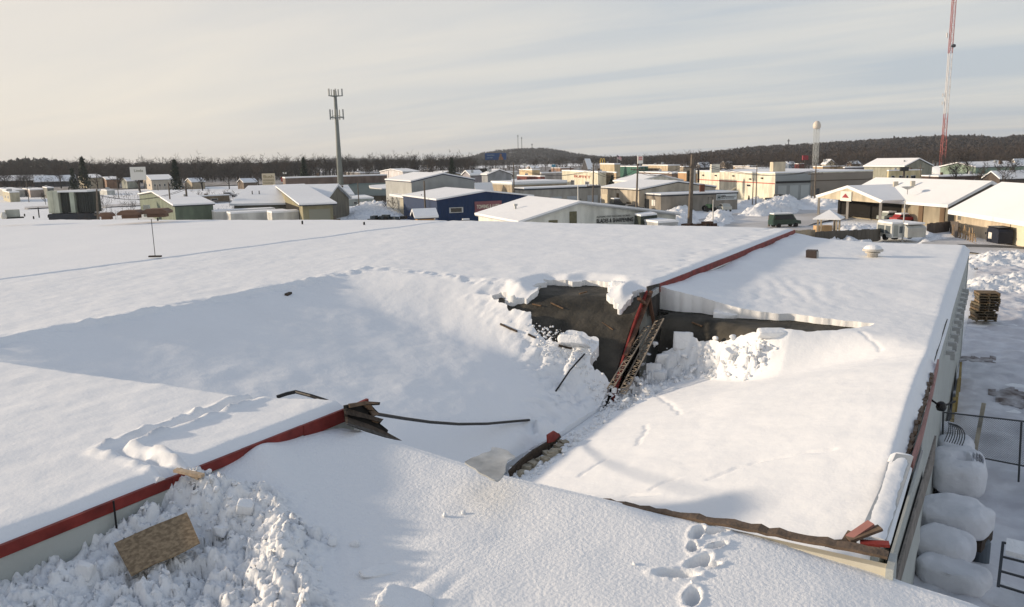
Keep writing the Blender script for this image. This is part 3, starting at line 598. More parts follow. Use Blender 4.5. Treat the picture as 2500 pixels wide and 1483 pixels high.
for i, (x, y, l, r_, lab) in enumerate(((1345, 742, .5, .3, 'thin batten lying on the left part of the bare membrane'), (1415, 720, .3, 1.1, 'small scrap in the middle of the bare membrane'), (1470, 790, .45, .6, 'bent scrap low on the bare membrane near the red strip'), (1690, 790, .4, .2, 'thin batten in the dark crack of the lower roof'), (1300, 745, .35, 2.2, 'splintered lath at the left tip of the bare membrane'))):
    f_ = (lambda X, Y: deck1(X, Y)) if x < 1550 else (lambda X, Y: deck2(X, Y)); p = hit(x, y, f_); q = hit(x+l*60, y+20*math.sin(r_*3), f_); m = MB(); m.bar(p+[0, 0, .03], q+[0, 0, .05], .045, .03); tag(m.build('debris_batten', SPL), lab, 'batten')
# ---- roof furniture on the lower roof
vt = at(1982, 632, 4.98); r_ = empty('hooded_vent', vt, 'small dark square hooded vent on the lower roof', 'roof vent')
m = MB(); m.prism([vt+np.array(v) for v in ((-.19, -.16, -.1), (.19, -.16, -.1), (.19, -.22, .34), (-.19, -.22, .34))], (0, .38, 0)); m.build('hood', mat('vent_dark', (.06, .045, .04), .6), r_)
m = MB(); m.box(vt+[.205, 0, .12], (.03, .30, .34)); m.build('louvre', GREY, r_)
vt = at(2130, 627, 4.98); r_ = empty('round_vent', vt, 'round galvanised vent with a snow cap on the lower roof', 'roof vent')
m = MB(); m.lathe(vt, [(.20, -.1), (.20, .12), (.28, .14), (.28, .17), (.20, .18), (.22, .2), (.38, .22), (.38, .28), (.30, .33)], 20); m.build('vent_body', mat('vent_cream', (.50, .47, .42), .5), r_, True)
m = MB(); m.lathe(vt, [(.34, .29), (.33, .34), (.24, .42), (.1, .46), (.01, .465)], 20); m.build('snow_cap', SNOWR, r_, True)
# thin mast on upper roof
b = at(379, 628, 5.52); zt = ztop(b, 535); r_ = empty('guyed_rod', b, 'thin rod on a small foot standing alone in the roof snow', 'rod'); m = MB(); m.tube([b, (b[0], b[1], zt)], .014, 6); m.build('rod', BLK, r_); m = MB(); m.box(b+[0, 0, .03], (.5, .12, .06), rz=.5); m.build('foot', WOODD, r_)
# ================================================================== NEAR ROOF (the photographer's side)
NX = np.array([-8.1, -7.5, -6.94, -5.15, -3.6, -2.7, -1.9, -1.2, -.63, .1, .5, 3.0]); NZ = np.array([5.22, 5.22, 5.14, 5.03, 4.985, 4.965, 4.925, 4.87, 4.82, 4.74, 4.66, 4.3])
WY = np.array([-4, 2.5, 3.43, 4.0, 4.5, 5.0, 5.4, 5.75, 6.1, 6.8, 7.5, 8.2]); WZ = np.array([4.66, 4.68, 4.70, 4.72, 4.80, 4.93, 5.12, 5.24, 5.30, 5.31, 5.27, 5.20])
RUB3 = [(-8.3, 1), (-8.3, 5.6), (-7.7, 5.95), (-7.1, 6.05), (-6.3, 5.8), (-5.7, 5.5), (-4.9, 5.1), (-4.5, 4.6), (-4.6, 1)]
PR = [(1702, 1322, .5, 1.0), (1745, 1318, -.3, .9), (1690, 1352, .8, .7), (1748, 1352, -.1, .8), (1705, 1385, .1, 1.15), (1733, 1392, -.4, .7), (1652, 1412, -.6, 1.3), (1690, 1470, .7, 1.1)]
PRW = [(*at(x, y, 4.86)[:2], a, s) for x, y, a, s in PR]
RDG = [tuple(at(x, y, z)[:2]) for x, y, z in ((622, 1078, 5.42), (660, 1120, 5.3), (700, 1178, 5.2), (745, 1235, 5.1), (785, 1285, 5.05))]
RDG2 = [tuple(at(x, y, 4.98)[:2]) for x, y in ((925, 1365), (960, 1420), (1000, 1483), (1040, 1540))]
def snow3(X, Y):
    zx = np.interp(X, NX, NZ); zw = np.interp(Y, WY, WZ); e = np.maximum(X+8.05, 0)
    far = ss(6.9, 8.2, Y)
    base = 4.90+(zx-4.90)*(far*.8+.2*ss(5, 8, Y))+ss(-2.2, -.6, X)*np.minimum(zx-4.86, 0)*(1-far)
    dr = np.exp(-(e/1.15)**1.6); z = base*(1-dr)+np.maximum(zw, base)*dr
    z = z+.015*fbm(X*.6, Y*.6, 3, 1)+.006*fbm(X*2.5, Y*2.5, 3, 2)
    # carved ridge of the drift
    d = pdist(X, Y, RDG); side = ss(-.5, .6, (X-np.interp(Y, [p[1] for p in RDG[::-1]], [p[0] for p in RDG[::-1]])))
    z = z+.09*np.exp(-(d/.28)**2)*np.clip((-5.8-X)/1.6, 0, 1)
    w = np.exp(-((X+7.0)/.45)**2-((Y-6.15)/.35)**2); z = z+.022*w*np.abs(np.sin((X*1.6+Y*1.0)*9+1.5*vnoise(X*2, Y*2, 4)))
    w = np.exp(-((X+4.55)/.5)**2-((Y-5.35)/.55)**2); z = z+.035*w*np.abs(np.sin((X*1.2-Y*.2+.25*vnoise(X*1.5, Y*1.5, 8))*8))
    w = np.exp(-((X+5.9)/.7)**2-((Y-5.5)/.5)**2); z = z+.03*w*np.abs(np.sin((X*1.3+Y*1.6)*6+1.2*vnoise(X*2.2, Y*2.2, 9)))
    # rubble mass
    s = sdist(X, Y, RUB3)+.25*vnoise(X*1.7, Y*1.7, 7); m = ss(-.12, .35, s)
    crest = np.exp(-((s-.35)/.35)**2)
    z = z+m*(.06+.17*crest+.26*broken(X, Y, 24)+.03*fbm(X*6, Y*6, 4, 9))
    # footprints
    dp_ = 0*X; rm = 0*X
    for (px, py, a, sc) in PRW:
        ca, sa = math.cos(a-.5), math.sin(a-.5); u = (X-px)*ca+(Y-py)*sa; v = -(X-px)*sa+(Y-py)*ca
        q = np.sqrt((u/(.058*sc))**2+(v/(.14*sc))**2)+.12*vnoise(X*14, Y*14, 5)
        dp_ = np.maximum(dp_, 1-ss(.6, 1.15, q)); rm = np.maximum(rm, np.exp(-((q-1.45)/.3)**2))
    z = z-.17*dp_+.022*rm*(1-dp_)*(1+.6*vnoise(X*20, Y*20, 3))
    z = z-.30*ss(.15, .75, X+.03*np.sin(Y*2))**1.5*1.0
    z = z-.025*ss(8.0, 8.14, Y)
    return z
st3 = .024
o = gridmesh('near_roof_snow', -8.07, 2.2, 2.2, 8.14, st3, snow3, mat('snow_granular', (.80, .81, .82), .75, bump=.014, bs=22, spec=.2, fine=.004), skirt=lambda X, Y: 4.3+0*X)
tag(o, 'grainy snow on the nearest roof with a few footprints and a broken pile at the left', 'snow', None, 'stuff')
o = gridmesh('near_roof_snow', -8.07, 2.2, -4, 2.2, .2, snow3, SNOW, skirt=lambda X, Y: 4.3+0*X); tag(o, 'snow on the nearest roof below the bottom edge of the picture', 'snow', None, 'stuff')
nb = empty('near_building', (-3, 2, 0), 'low flat roofed building in the foreground buried under drifted snow', 'building')
m = MB(); m.box((-3.0, 2.0, 2.15), (10.1, 12.0, 4.3)); m.build('wall', WALLC, nb)
rubble('snow_rubble', [(-8.0, 2.6), (-8.0, 5.5), (-7.6, 5.85), (-7.0, 5.95), (-6.2, 5.65), (-5.5, 5.3), (-4.9, 4.9), (-4.8, 2.6)], snow3, 900, .008, .03, 'pile of broken snow blocks against the near white wall', power=2.4, sink=.6)
rubble('snow_rubble', [(-8.0, 4.4), (-8.0, 5.7), (-7.4, 5.9), (-6.6, 5.8), (-5.6, 5.3), (-5.6, 4.9), (-6.6, 5.3), (-7.4, 5.2)], snow3, 160, .015, .045, 'larger tumbled snow blocks along the crest of the near pile', power=1.6, sink=.15)
for (px, s, rz, tl, tx, lab) in (((990, 1475), (.26, .16, .05), .45, .15, .25, 'sharp edged snow slab at the bottom edge of the picture'), ((930, 1395), (.22, .10, .03), 1.05, .2, .2, 'long snow slab tilted toward the sun left of the wind ridges'), ((385, 1215), (.16, .20, .10), .2, .2, .1, 'smooth snow slab against the end of the white wall'),
        ((210, 1395), (.11, .08, .08), .1, .1, 0, 'square snow block beside the white wall left of the board'), ((600, 1240), (.09, .08, .06), .6, .3, .2, 'fist shaped snow block at the top of the near pile'), ((540, 1300), (.10, .08, .05), 2.1, .2, .3, 'snow block right of the strand board')):
    slab(px, snow3, s, lab, rz, tl, tx)
for i, (x, y, s) in enumerate(((815, 1330, .055), (800, 1318, .05), (865, 1335, .05), (1085, 1262, .03), (1132, 1255, .025), (1549, 1378, .022), (1690, 1425, .02))):
    p = hit(x, y, snow3); V, Fc = CP[i]; o = mk('snow_lump', V*s+p+[0, 0, s*.6], Fc, SNOWR, None, True)
    tag(o, ['snow lump on the crest of the near pile', 'snow lump perched at the top of the near pile', 'snow lump just right of the near pile', 'tiny snow lump on the smooth near slope', 'small pea of snow on the crest of the near roof', 'small snow lump left of the footprints', 'small crumb of snow below the footprints'][i], 'snow lump')
# strand board lying on the pile
cr = [hit(x, y, lambda X, Y: snow3(X, Y)*0+z) for x, y, z in ((283, 1340, 5.08), (460, 1264, 5.22), (492, 1338, 5.10), (325, 1420, 4.98))]
c0, c1_, c2, c3 = cr; m = MB(); n_ = np.cross(c1_-c0, c3-c0); n_ /= np.linalg.norm(n_); n_ *= np.sign(n_[2])
edge = [c0, c0*.5+c1_*.5+[0, 0, .01], c1_, c2]; lo = [c2*(1-t)+c3*t+(c1_-c0)*random.uniform(-.02, .02)+(c3-c0)*random.uniform(-.03, .03) for t in (.2, .4, .6, .8)]+[c3]
m.prism([p+n_*.06 for p in edge+lo], n_*.014); o = m.build('strand_board', OSB); tag(o, 'brown strand board sheet with a ragged edge lying on the near snow pile', 'board')
# split timber sticking out at the break in the fascia
a, b = onplane(428, 1150, 0, XE+.05), onplane(495, 1162, 0, XE+.42); m = MB(); m.bar(a+[0, 0, .01], b, .07, .035); m.bar(a+[0, .05, .0], b*.8+a*.2+[0, .02, -.05], .05, .03); tag(m.build('split_timber', WOODL), 'pale split timber poking out where the near red fascia breaks', 'timber')
# photographer's block behind and left of the camera is not seen
# ================================================================== SIDE YARD
YX = XR
yd = lambda X, Y: .10*fbm(X*.8, Y*.8, 4, 3)+.05*fbm(X*3, Y*3, 3, 5)-.05*np.exp(-((X-2.2+.3*np.sin(Y*.15))/.16)**2)-.05*np.exp(-((X-3.9+.3*np.sin(Y*.15))/.16)**2)+.75*ss(21, 15, Y)*ss(1.6, .2, X)
o = gridmesh('yard_snow', XR-.02, 9, 6, 75, .16, lambda X, Y: yd(X, Y)+.12-.25*ss(7, 9, X)-.25*ss(70, 75, Y), mat('yard_packed_shade_snow', (.50, .50, .53), .8, col2=(.64, .65, .68), vs=1.1, detail=8, bump=.02, bs=6)); tag(o, None, None, None, 'structure')  # packed snow, its colour greyed further for the building's shade
for i, px in enumerate((((2420, 958), (2455, 955), (2500, 962), (2500, 996), (2470, 985), (2440, 975)), ((2300, 868), (2360, 866), (2420, 870), (2420, 876), (2340, 880)))):
    pg = [tuple(at(x, y, .15)[:2]) for x, y in px]
    xs = [p[0] for p in pg]; ys = [p[1] for p in pg]
    o = gridmesh('mud_patch', min(xs)-.1, max(xs)+.3, min(ys)-.3, max(ys)+.3, .12, lambda X, Y: yd(X, Y)+.135, mat('mud', (.13, .105, .095), .9, col2=(.45, .44, .45), vs=2.2, bump=.03, bs=6), keep=lambda X, Y: sdist(X, Y, pg)+.5*fbm(X*1.5, Y*1.5, 3, 3) > 0); tag(o, None, None, None, 'structure')
def bank(px, zb, h, lab, n=6, rough=.16, st=.14, grp=None, mt=SNOWR, fade=.9):
    pg = [tuple(at(x, y, zb)[:2]) for x, y in px]; xs = [p[0] for p in pg]; ys = [p[1] for p in pg]
    def zf(X, Y):
        s = sdist(X, Y, pg); br = broken(X*.6, Y*.6, n)
        return zb-.15+h*np.clip(s/fade, 0, 1)**.7*(1+.18*fbm(X*.7, Y*.7, 2, n))+ss(0, .3, s)*rough*1.6*(br+.3*fbm(X*5, Y*5, 2, n))
    o = gridmesh('snow_bank', min(xs), max(xs), min(ys), max(ys), st, zf, mt, keep=lambda X, Y: sdist(X, Y, pg)+.25*vnoise(X*1.3, Y*1.3, n) > 0, smooth=True); return tag(o, lab, 'snow bank', grp, 'stuff')
bank([(2340, 652), (2360, 628), (2395, 624), (2500, 628), (2570, 634), (2570, 656), (2420, 654), (2360, 654)], .1, .75, 'far ploughed snow bank beside the right wall', 3, .22, .15, fade=2.2)
bank([(2335, 712), (2345, 688), (2400, 682), (2500, 682), (2580, 686), (2580, 718), (2420, 713)], .1, .75, 'near ploughed snow bank between the pallet stack and the road', 8, .22, .13, fade=2.2)
# pallet stack
def pallet(c, rz, i):
    r = empty('wooden_pallet', c, None, 'pallet', 'pallets stacked in the yard'); X = np.array([math.cos(rz), math.sin(rz), 0]); Y = np.array([-math.sin(rz), math.cos(rz), 0]); mt = mat('pallet_wood_%d' % (i % 3), [(.14, .115, .075), (.18, .13, .08), (.09, .075, .055)][i % 3], .9, var=.25, vs=4)
    m = MB()
    for k in range(6): m.box(c+Y*(-.42+.168*k)+[0, 0, .125], (1.0, .11, .018), rz)
    m.build('deck_board', mt, r); m = MB()
    for k in (-.46, 0, .46): m.box(c+X*k+[0, 0, .065], (.05, .95, .09), rz)
    for k in (-.42, 0, .42): m.box(c+Y*k+[0, 0, .011], (1.0, .11, .018), rz)
    m.build('stringer', mt, r); return r
pb = at(2398, 782, .2); tilt = 0
labs = ['lowest reddish pallet of the stack in the yard']+['pallet %s of the yard stack' % w for w in ('second from the bottom', 'third from the bottom', 'fourth from the bottom', 'fifth from the bottom', 'in the middle', 'just above the middle', 'fourth from the top', 'third from the top', 'second from the top')]+['topmost pallet of the stack in the yard']
for i in range(11):
    o = pallet(pb+np.array([random.uniform(-.07, .07)+.012*i, random.uniform(-.07, .07), .137*i]), .35+random.uniform(-.13, .13), i); o['label'] = labs[i]
# yellow planks along the wall foot
for i in range(5):
    y = 22+i*2.6; m = MB(); m.bar((XR+.16, y, .1), (XR+.10+.03*(i % 2), y+2.3, .15), .08, 1.3); tag(m.build('yellow_board', mat('yellow_board', (.26, .19, .07), .8, var=.25, vs=1.5)), 'yellow board standing on edge along the right wall foot, %s' % ('nearest of five', 'second nearest', 'middle one', 'second farthest', 'farthest of five')[i], 'board', 'yellow boards along the right wall')
m = MB(); p = onplane(2298, 994, 0, XR+.25); m.lathe(p, [(.07, -.06), (.09, 0), (.07, .07), (.03, .1)], 10); m.tube([p+[-.2, .1, .1], p, p+[.2, .3, .05]], .02, 6); tag(m.build('yard_light', BLK), 'small dark round lamp bracketed to the right wall', 'lamp')
# wire fence gate
fr = empty('chain_link_gate', at(2400, 1130, .6), 'dark pipe framed chain link gate behind the snow covered junk', 'gate')
c = [onplane(2303, 1007, 1, 23.4), onplane(2560, 1036, 1, 23.9), onplane(2560, 1150, 1, 23.9), onplane(2303, 1100, 1, 23.4)]
pm = onplane(2494, 1030, 1, 23.7); pb_ = onplane(2490, 1142, 1, 23.7)
FM = mat('fence_pipe', (.05, .055, .06), .5)
m = MB(); m.tube([c[0], c[1]], .022, 6); m.tube([c[3], c[2]], .022, 6); m.build('rail', FM, fr)
m = MB(); m.tube([pm, pb_-[0, 0, .4]], .028, 6); m.tube([c[0]+[0, 0, .02], c[3]-[0, 0, .8]], .028, 6); m.build('post', FM, fr)
m = MB(); k = 46
for i in range(-20, k):
    t0, t1 = i/k, (i+20)/k
    a0, a1 = max(t0, 0), min(t1, 1)
    if a1 <= a0: continue
    f = lambda t, s: (c[0]*(1-t)+c[1]*t)*(1-s)+(c[3]*(1-t)+c[2]*t)*s
    m.bar(f(a0, (a0-t0)/(t1-t0)), f(a1, (a1-t0)/(t1-t0)), .005); m.bar(f(a0, 1-(a0-t0)/(t1-t0)), f(a1, 1-(a1-t0)/(t1-t0)), .005)
m.build('mesh', mat('fence_wire', (.16, .17, .18), .5), fr)
a, b = onplane(2402, 985, 1, 24.0), onplane(2380, 1105, 1, 23.2); m = MB(); m.bar(a, b, .10, .05); tag(m.build('leaning_plank', mat('grey_plank', (.33, .30, .24), .9, var=.2, vs=5)), 'weathered plank leaning on the wire gate', 'plank')
def lump(px, zb, s, lab, seed, rz=0., hole=None, tiltx=0, nm='snow_mound', cat='snow mound'):
    p = at(*px, zb); V, Fc = chunk_proto(seed, 0., 4); V = V/np.linalg.norm(V, axis=1)[:, None]
    ex = .60; V = np.sign(V)*np.abs(V)**ex
    V = V*np.array(s)*.56
    V += .05*fbm(V[:, 0]*2.0+seed, V[:, 1]*2.0, 3, seed)[:, None]*np.array([.4, .4, 1])+.010*fbm(V[:, 0]*9+seed, V[:, 1]*9+V[:, 2]*5, 3, seed)[:, None]
    if hole is not None:
        for hx, hy, hr, hd in hole:
            d = np.hypot(V[:, 0]-hx, V[:, 1]-hy); V[:, 2] -= np.where(V[:, 2] > 0, hd*np.exp(-(d/hr)**4), 0)
    R = np.array(Matrix.Rotation(rz, 3, 'Z') @ Matrix.Rotation(tiltx, 3, 'X')); return tag(mk(nm, V@R.T+p, Fc, mat('shade_grey_snow', (.66, .67, .70), .8, var=.04, vs=3, bump=.02, bs=7, fine=.005), None, True), lab, cat)  # mound snow greyed in its colour to carry the yard's shade
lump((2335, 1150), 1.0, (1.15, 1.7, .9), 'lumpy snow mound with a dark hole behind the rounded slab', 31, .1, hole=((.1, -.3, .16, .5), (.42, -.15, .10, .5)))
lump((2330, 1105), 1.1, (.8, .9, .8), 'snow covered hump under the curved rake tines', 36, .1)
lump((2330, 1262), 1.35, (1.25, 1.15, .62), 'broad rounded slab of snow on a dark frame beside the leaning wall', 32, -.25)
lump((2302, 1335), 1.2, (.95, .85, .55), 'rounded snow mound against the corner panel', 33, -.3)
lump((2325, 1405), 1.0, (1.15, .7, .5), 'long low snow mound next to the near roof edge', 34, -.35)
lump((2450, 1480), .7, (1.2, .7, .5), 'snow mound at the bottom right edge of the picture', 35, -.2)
ms_ = empty('covered_machine', at(2350, 1320, .6), 'dark machine almost hidden under the rounded slab of snow', 'machine')
p = at(2340, 1300, .9); m = MB(); m.box(p, (1.1, .8, .25), -.25); m.build('frame', WOODD, ms_)
q = at(2395, 1360, .5); m = MB(); m.lathe(q-[0, 0, .1], [(.16, -.2), (.16, .45), (.13, .5), (.02, .52)], 14); m.box(q+[-.35, 0, .2], (.3, .2, .5), .2); m.build('cylinder', mat('barrel_blue', (.09, .11, .13), .6), ms_)
# curved rake tines
tr = empty('hay_rake', at(2325, 1085, 1.), 'row of dark curved steel tines sticking up out of the snow', 'rake')
for i in range(8):
    p = onplane(2305+i*6.2, 1078+i*1.5, 1, 21.6+.04*i); m = MB(); q = onplane(2316+i*2.2, 1032+i*.6, 1, 21.9); mdl = (p+q)/2+np.array([.09+.022*i, 0, .08+.012*i]); pts = [p*(1-t)**2+2*t*(1-t)*mdl+q*t*t for t in np.linspace(0, 1, 8)]; m.tube(pts, .012, 5); m.build('tine', FM, tr)
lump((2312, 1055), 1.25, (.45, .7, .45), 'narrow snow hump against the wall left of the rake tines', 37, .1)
# metal rack bottom right
rk = empty('metal_rack', at(2470, 1400, .3), 'dark metal rack with snow on its top shelf at the right picture edge', 'rack')
q0, q1, q2, q3 = onplane(2449, 1325, 1, 16.4), onplane(2560, 1350, 1, 16.6), onplane(2560, 1470, 1, 15.4), onplane(2437, 1432, 1, 15.4)
m = MB()
for t in (.0, .33, .66, .97): m.bar(q0*(1-t)+q3*t, q1*(1-t)+q2*t, .035)
m.build('rung', FM, rk); m = MB(); m.bar(q0, q3, .05); m.build('side_rail', FM, rk)
m = MB(); m.prism([q0+[.05, 0, .02], q1+[0, 0, .02], (q1*.7+q2*.3)+[0, 0, .02], (q0*.7+q3*.3)+[.05, 0, .02]], (0, 0, .09)); m.build('snow_cover', SNOWR, rk)
for i, (x, y) in enumerate(((2440, 1300), (2470, 1385), (2420, 1290))):
    pg = None

HAZE = True
# ================================================================== TOWN
LIGHTW = mat('cream_siding', (.62, .57, .45), .8, var=.06, vs=.6)
def tone(c, v=.05): return tuple(max(.01, k*(1+random.uniform(-v, v))) for k in c)
_mi = [0]
def wm_(c, rough=.8):
    _mi[0] += 1; return mat('siding_%d' % _mi[0], c, rough, var=.20, vs=.9, detail=9, stretch=(1, 1, .35))
GLASS = mat('window_dark', (.02, .024, .03), .15, spec=.6)
DOORG = mat('garage_door', (.42, .44, .45), .6, var=.04, vs=2)
TRIM = mat('dark_trim', (.03, .035, .045), .6)
class Bld:
    """rectangular building from its near corner: C ground point, right face along dr, left face along dl"""
    def __init__(s, name, label, cat, xc, yb, yt, xl, xr, phi=38, wall=(.5, .48, .4), roof='flat', rise=1.0, snow=.28, over=.25, trim=None, roofmat=None, peak=.5, group=None, depthL=None, depthR=None, wallmat=None, z0=0.):
        C = at(xc, yb, z0); s.C = C; phi = min(phi, 55, 58.5+math.degrees(math.atan((xl-170-1258)/1962))); s.phi = phi; p = math.radians(phi); s.dr = np.array([math.sin(p), math.cos(p), 0]); s.dl = np.array([-math.cos(p), math.sin(p), 0])
        s.H = ztop(C, yt)-z0; T = C+[0, 0, s.H]; s.lr = depthR or along(T, s.dr, xr); s.ll = depthL or along(T, s.dl, xl); s.z0 = z0
        s.ll = min(s.ll, 90); s.lr = min(s.lr, 120); s.root = empty(name, C, label, cat, group)
        if s.ll > 60 or s.lr > 80 or s.H > 14 or s.H < 1.5: print('BLD', name, round(s.ll, 1), round(s.lr, 1), round(s.H, 1))
        s.wall = wallmat or wm_(wall); s.roof = roof; s.rise = rise
        H, dr, dl, lr, ll = s.H, s.dr, s.dl, s.lr, s.ll; Z = np.array([0, 0, 1.])
        b = [C-Z*.5, C+dr*lr-Z*.5, C+dr*lr+dl*ll-Z*.5, C+dl*ll-Z*.5]; t = [v+Z*(H+.5) for v in b]
        m = MB()
        if roof == 'flat':
            m.add(b+t, BOXF); m.build('wall', s.wall, s.root)
            if snow:
                q = MB(); o_ = .06; P4 = [C-dr*o_-dl*o_, C+dr*(lr+o_)-dl*o_, C+dr*(lr+o_)+dl*(ll+o_), C-dr*o_+dl*(ll+o_)]
                q.prism([v+Z*(H+.003) for v in P4][::-1] if False else [v+Z*(H+.003) for v in P4], Z*snow); q.build('roof_snow', SNOWF, s.root)
            if trim:
                q = MB(); q.box(C+dr*lr/2+Z*(H-.12)-dl*.04, (lr+.1, .06, .22), math.atan2(dr[1], dr[0])); q.box(C+dl*ll/2+Z*(H-.12)-dr*.04, (ll+.1, .06, .22), math.atan2(dl[1], dl[0])); q.build('fascia', trim, s.root)
        else:
            # 'L': ridge runs along dl, gable on the right face; 'R': ridge along dr, gable on the left face
            ga, ra, gl, rl = (dr, dl, lr, ll) if roof == 'L' else (dl, dr, ll, lr)
            pk = lambda k: C+ga*gl*peak+ra*(rl*k)+Z*(H+rise)
            V = [C-Z*.5, C+ga*gl-Z*.5, C+ga*gl+Z*H, pk(0), C+Z*H]; m.prism(V, ra*rl); m.build('wall', s.wall, s.root)
            def slab_(o, z, th, nm, mt):
                q = MB(); e = over+o
                sl1 = rise/max(gl*peak, .3); sl2 = rise/max(gl*(1-peak), .3)
                A = C-ga*e-ra*e+Z*(H-sl1*e+z); B_ = C+ga*gl*peak-ra*e+Z*(H+rise+z); D = C+ga*(gl+e)-ra*e+Z*(H-sl2*e+z); L_ = ra*(rl+2*e)
                q.prism([A, B_, D, D+Z*th, B_+Z*th, A+Z*th], L_); return q.build(nm, mt, s.root)
            slab_(0, .004, .14, 'roof', trim or roofmat or TRIM)
            if snow: slab_(.03, .15, snow, 'roof_snow', SNOWF)
    def R(s, u, z, off=0.): return s.C+s.dr*s.lr*u+np.array([0, 0, s.H*z])-s.dl*off
    def Lf(s, u, z, off=0.): return s.C+s.dl*s.ll*u+np.array([0, 0, s.H*z])-s.dr*off
    def pane(s, face, u0, u1, z0, z1, nm, mt, t=.05, parent=None):
        f = s.R if face == 'R' else s.Lf; q = MB(); n = -s.dl if face == 'R' else -s.dr
        q.prism([f(u0, z0, .012), f(u1, z0, .012), f(u1, z1, .012), f(u0, z1, .012)], n*t); return q.build(nm, mt, parent or s.root)
    def window(s, face, u0, u1, z0, z1):
        w = s.pane(face, u0, u1, z0, z1, 'window', mat('window_frame', (.5, .5, .48), .6), .05); du, dz = (u1-u0)*.1, (z1-z0)*.12; s.pane(face, u0+du, u1-du, z0+dz, z1-dz, 'pane', GLASS, .065, w); return w
    def chimney(s, u, v, h, w, mt, nm='chimney'):
        q = MB(); c = s.C+s.dr*s.lr*u+s.dl*s.ll*v; q.box(c+[0, 0, s.H+h/2+.1], (w, w, h), .5); return q.build(nm, mt, s.root)
def text(s_, txt, P0, dx, size, mt, parent, nm='lettering', ext=.02, nrm=None, bold=.0):
    cu = bpy.data.curves.new(nm, 'FONT'); cu.body = txt; cu.size = size; cu.extrude = ext; cu.offset = bold*size
    to = bpy.data.objects.new(nm+'_tmp', cu); COL.objects.link(to); bpy.context.view_layer.update()
    me = bpy.data.meshes.new_from_object(to); COL.objects.unlink(to); bpy.data.objects.remove(to)
    dx = np.array(dx, float); wd = max(v.co.x for v in me.vertices) or 1; sx_ = np.linalg.norm(dx)/wd; X = dx/np.linalg.norm(dx); Z = np.array([0, 0, 1.]); Nn = np.cross(X, Z)
    V = [np.array(P0)+X*v.co.x*sx_+Z*v.co.y+Nn*v.co.z for v in me.vertices]; Fc = [tuple(p.vertices) for p in me.polygons]; return mk(nm, V, Fc, mt, parent)
INK = mat('sign_ink', (.03, .03, .03), .7); SIGNW = mat('sign_white', (.72, .70, .64), .7); CREAMT = mat('sign_letter', (.72, .66, .52), .7)
# --- street surfaces: packed snow, a little greyer and browner than fresh snow
ROADM = mat('packed_snow_road', (.40, .39, .38), .75, col2=(.62, .61, .61), vs=.12, bump=.04, bs=1.5)
def sheet(nm, px, z, mt, kind='structure', lab=None):
    m = MB(); V = [at(x, y, z) for x, y in px]; m.add(V, [tuple(range(len(V)))]); return tag(m.build(nm, mt), lab, None, None, kind)
sheet('road', [(1560, 560), (1800, 520), (1900, 512), (2080, 514), (2060, 530), (1990, 545), (1900, 575), (1700, 600)], .16, ROADM)
sheet('road', [(2250, 592), (2330, 580), (2420, 594), (2560, 610), (2560, 640), (2340, 612), (2250, 600)], .16, ROADM)
sheet('road_edge', [(2335, 596), (2420, 598), (2560, 606), (2560, 615), (2470, 606), (2360, 603)], .17, mat('wet_asphalt', (.07, .065, .06), .6, var=.3, vs=1))
sheet('parking_lot', [(1380, 535), (1420, 500), (1560, 505), (1600, 530), (1500, 560)], .165, ROADM)
for px_r in ([(250, 500), (560, 489), (560, 492), (250, 506)], [(1880, 555), (2060, 548), (2060, 556), (1900, 568)], [(1100, 470), (1260, 452), (1262, 455), (1110, 476)], [(60, 505), (230, 498), (230, 501), (60, 510)]):
    sheet('road', px_r, .17, ROADM)
# --- front white workshop
b = Bld('white_workshop', 'nearest white gabled workshop with brown doors and black lettering behind the roof edge', 'workshop', 1272, 600, 545, 1168, 1650, 39, (.60, .60, .54), 'L', 1.75, peak=.36, trim=mat('grey_fascia', (.42, .43, .43), .7), over=.35, snow=.2)
b.ww = 0
for u0, u1, z0, z1 in ((.17, .225, .1, 1.05), (.30, .345, .1, 1.4)): b.pane('R', u0, u1, z0, z1, 'door', mat('olive_door', (.13, .12, .07), .8, var=.15, vs=4))
b.pane('R', .80, .85, .1, .8, 'door', mat('olive_door', (.1, .1, .1)))
text(b, 'BLADES & SHARPENING', b.R(.47, .82, .05), b.dr*b.lr*.24, 1.0*.62, INK, b.root, ext=.01, bold=.02); text(b, 'TOOL SHOP', b.R(.54, .55, .05), b.dr*b.lr*.12, .5, INK, b.root, ext=.01, bold=.02)
text(b, 'AUTOMOTIVE MACHINE WORKS', b.R(.47, 1.05, .05), b.dr*b.lr*.22, .3, mat('faded_ink', (.14, .14, .13), .8), b.root, ext=.01)
m = MB(); c = b.C+b.dr*b.lr*.13+b.dl*b.ll*.55+[0, 0, b.H+.75]; m.tube([c, c+[0, 0, .6]], .13, 8); m.tube([c+[0, 0, .6], c+[0, 0, .8]], .26, 8); m.build('roof_vent', GREY, b.root)
# wing of it
b2 = Bld('low_annex', 'low grey annex with a dark door at the right end of the white workshop', 'annex', 1606, 600, 545, 1560, 1655, 39, (.35, .36, .36), 'flat', snow=.2); b2.pane('R', .4, .75, .1, .8, 'door', GLASS)
# dark box container
m = MB(); C_ = at(1560, 592, 0); h = ztop(C_, 527); b3 = empty('dark_hopper', C_, 'dark green tapered container standing against the white workshop', 'container')
q = [at(1545, 590, 0), at(1562, 596, 0), at(1608, 590, 0), at(1590, 582, 0)]; cc = sum(q)/4; V = q+[cc+(v-cc)*.86+[0, 0, h] for v in q]; m.add(V, BOXF); m.build('body', mat('hopper_green', (.035, .045, .035), .6, var=.2, vs=.5), b3); m = MB(); m.add([v+[0, 0, .01] for v in V[4:]]+[v+[0, 0, .18] for v in V[4:]], BOXF); m.build('snow_cap', SNOWF, b3)
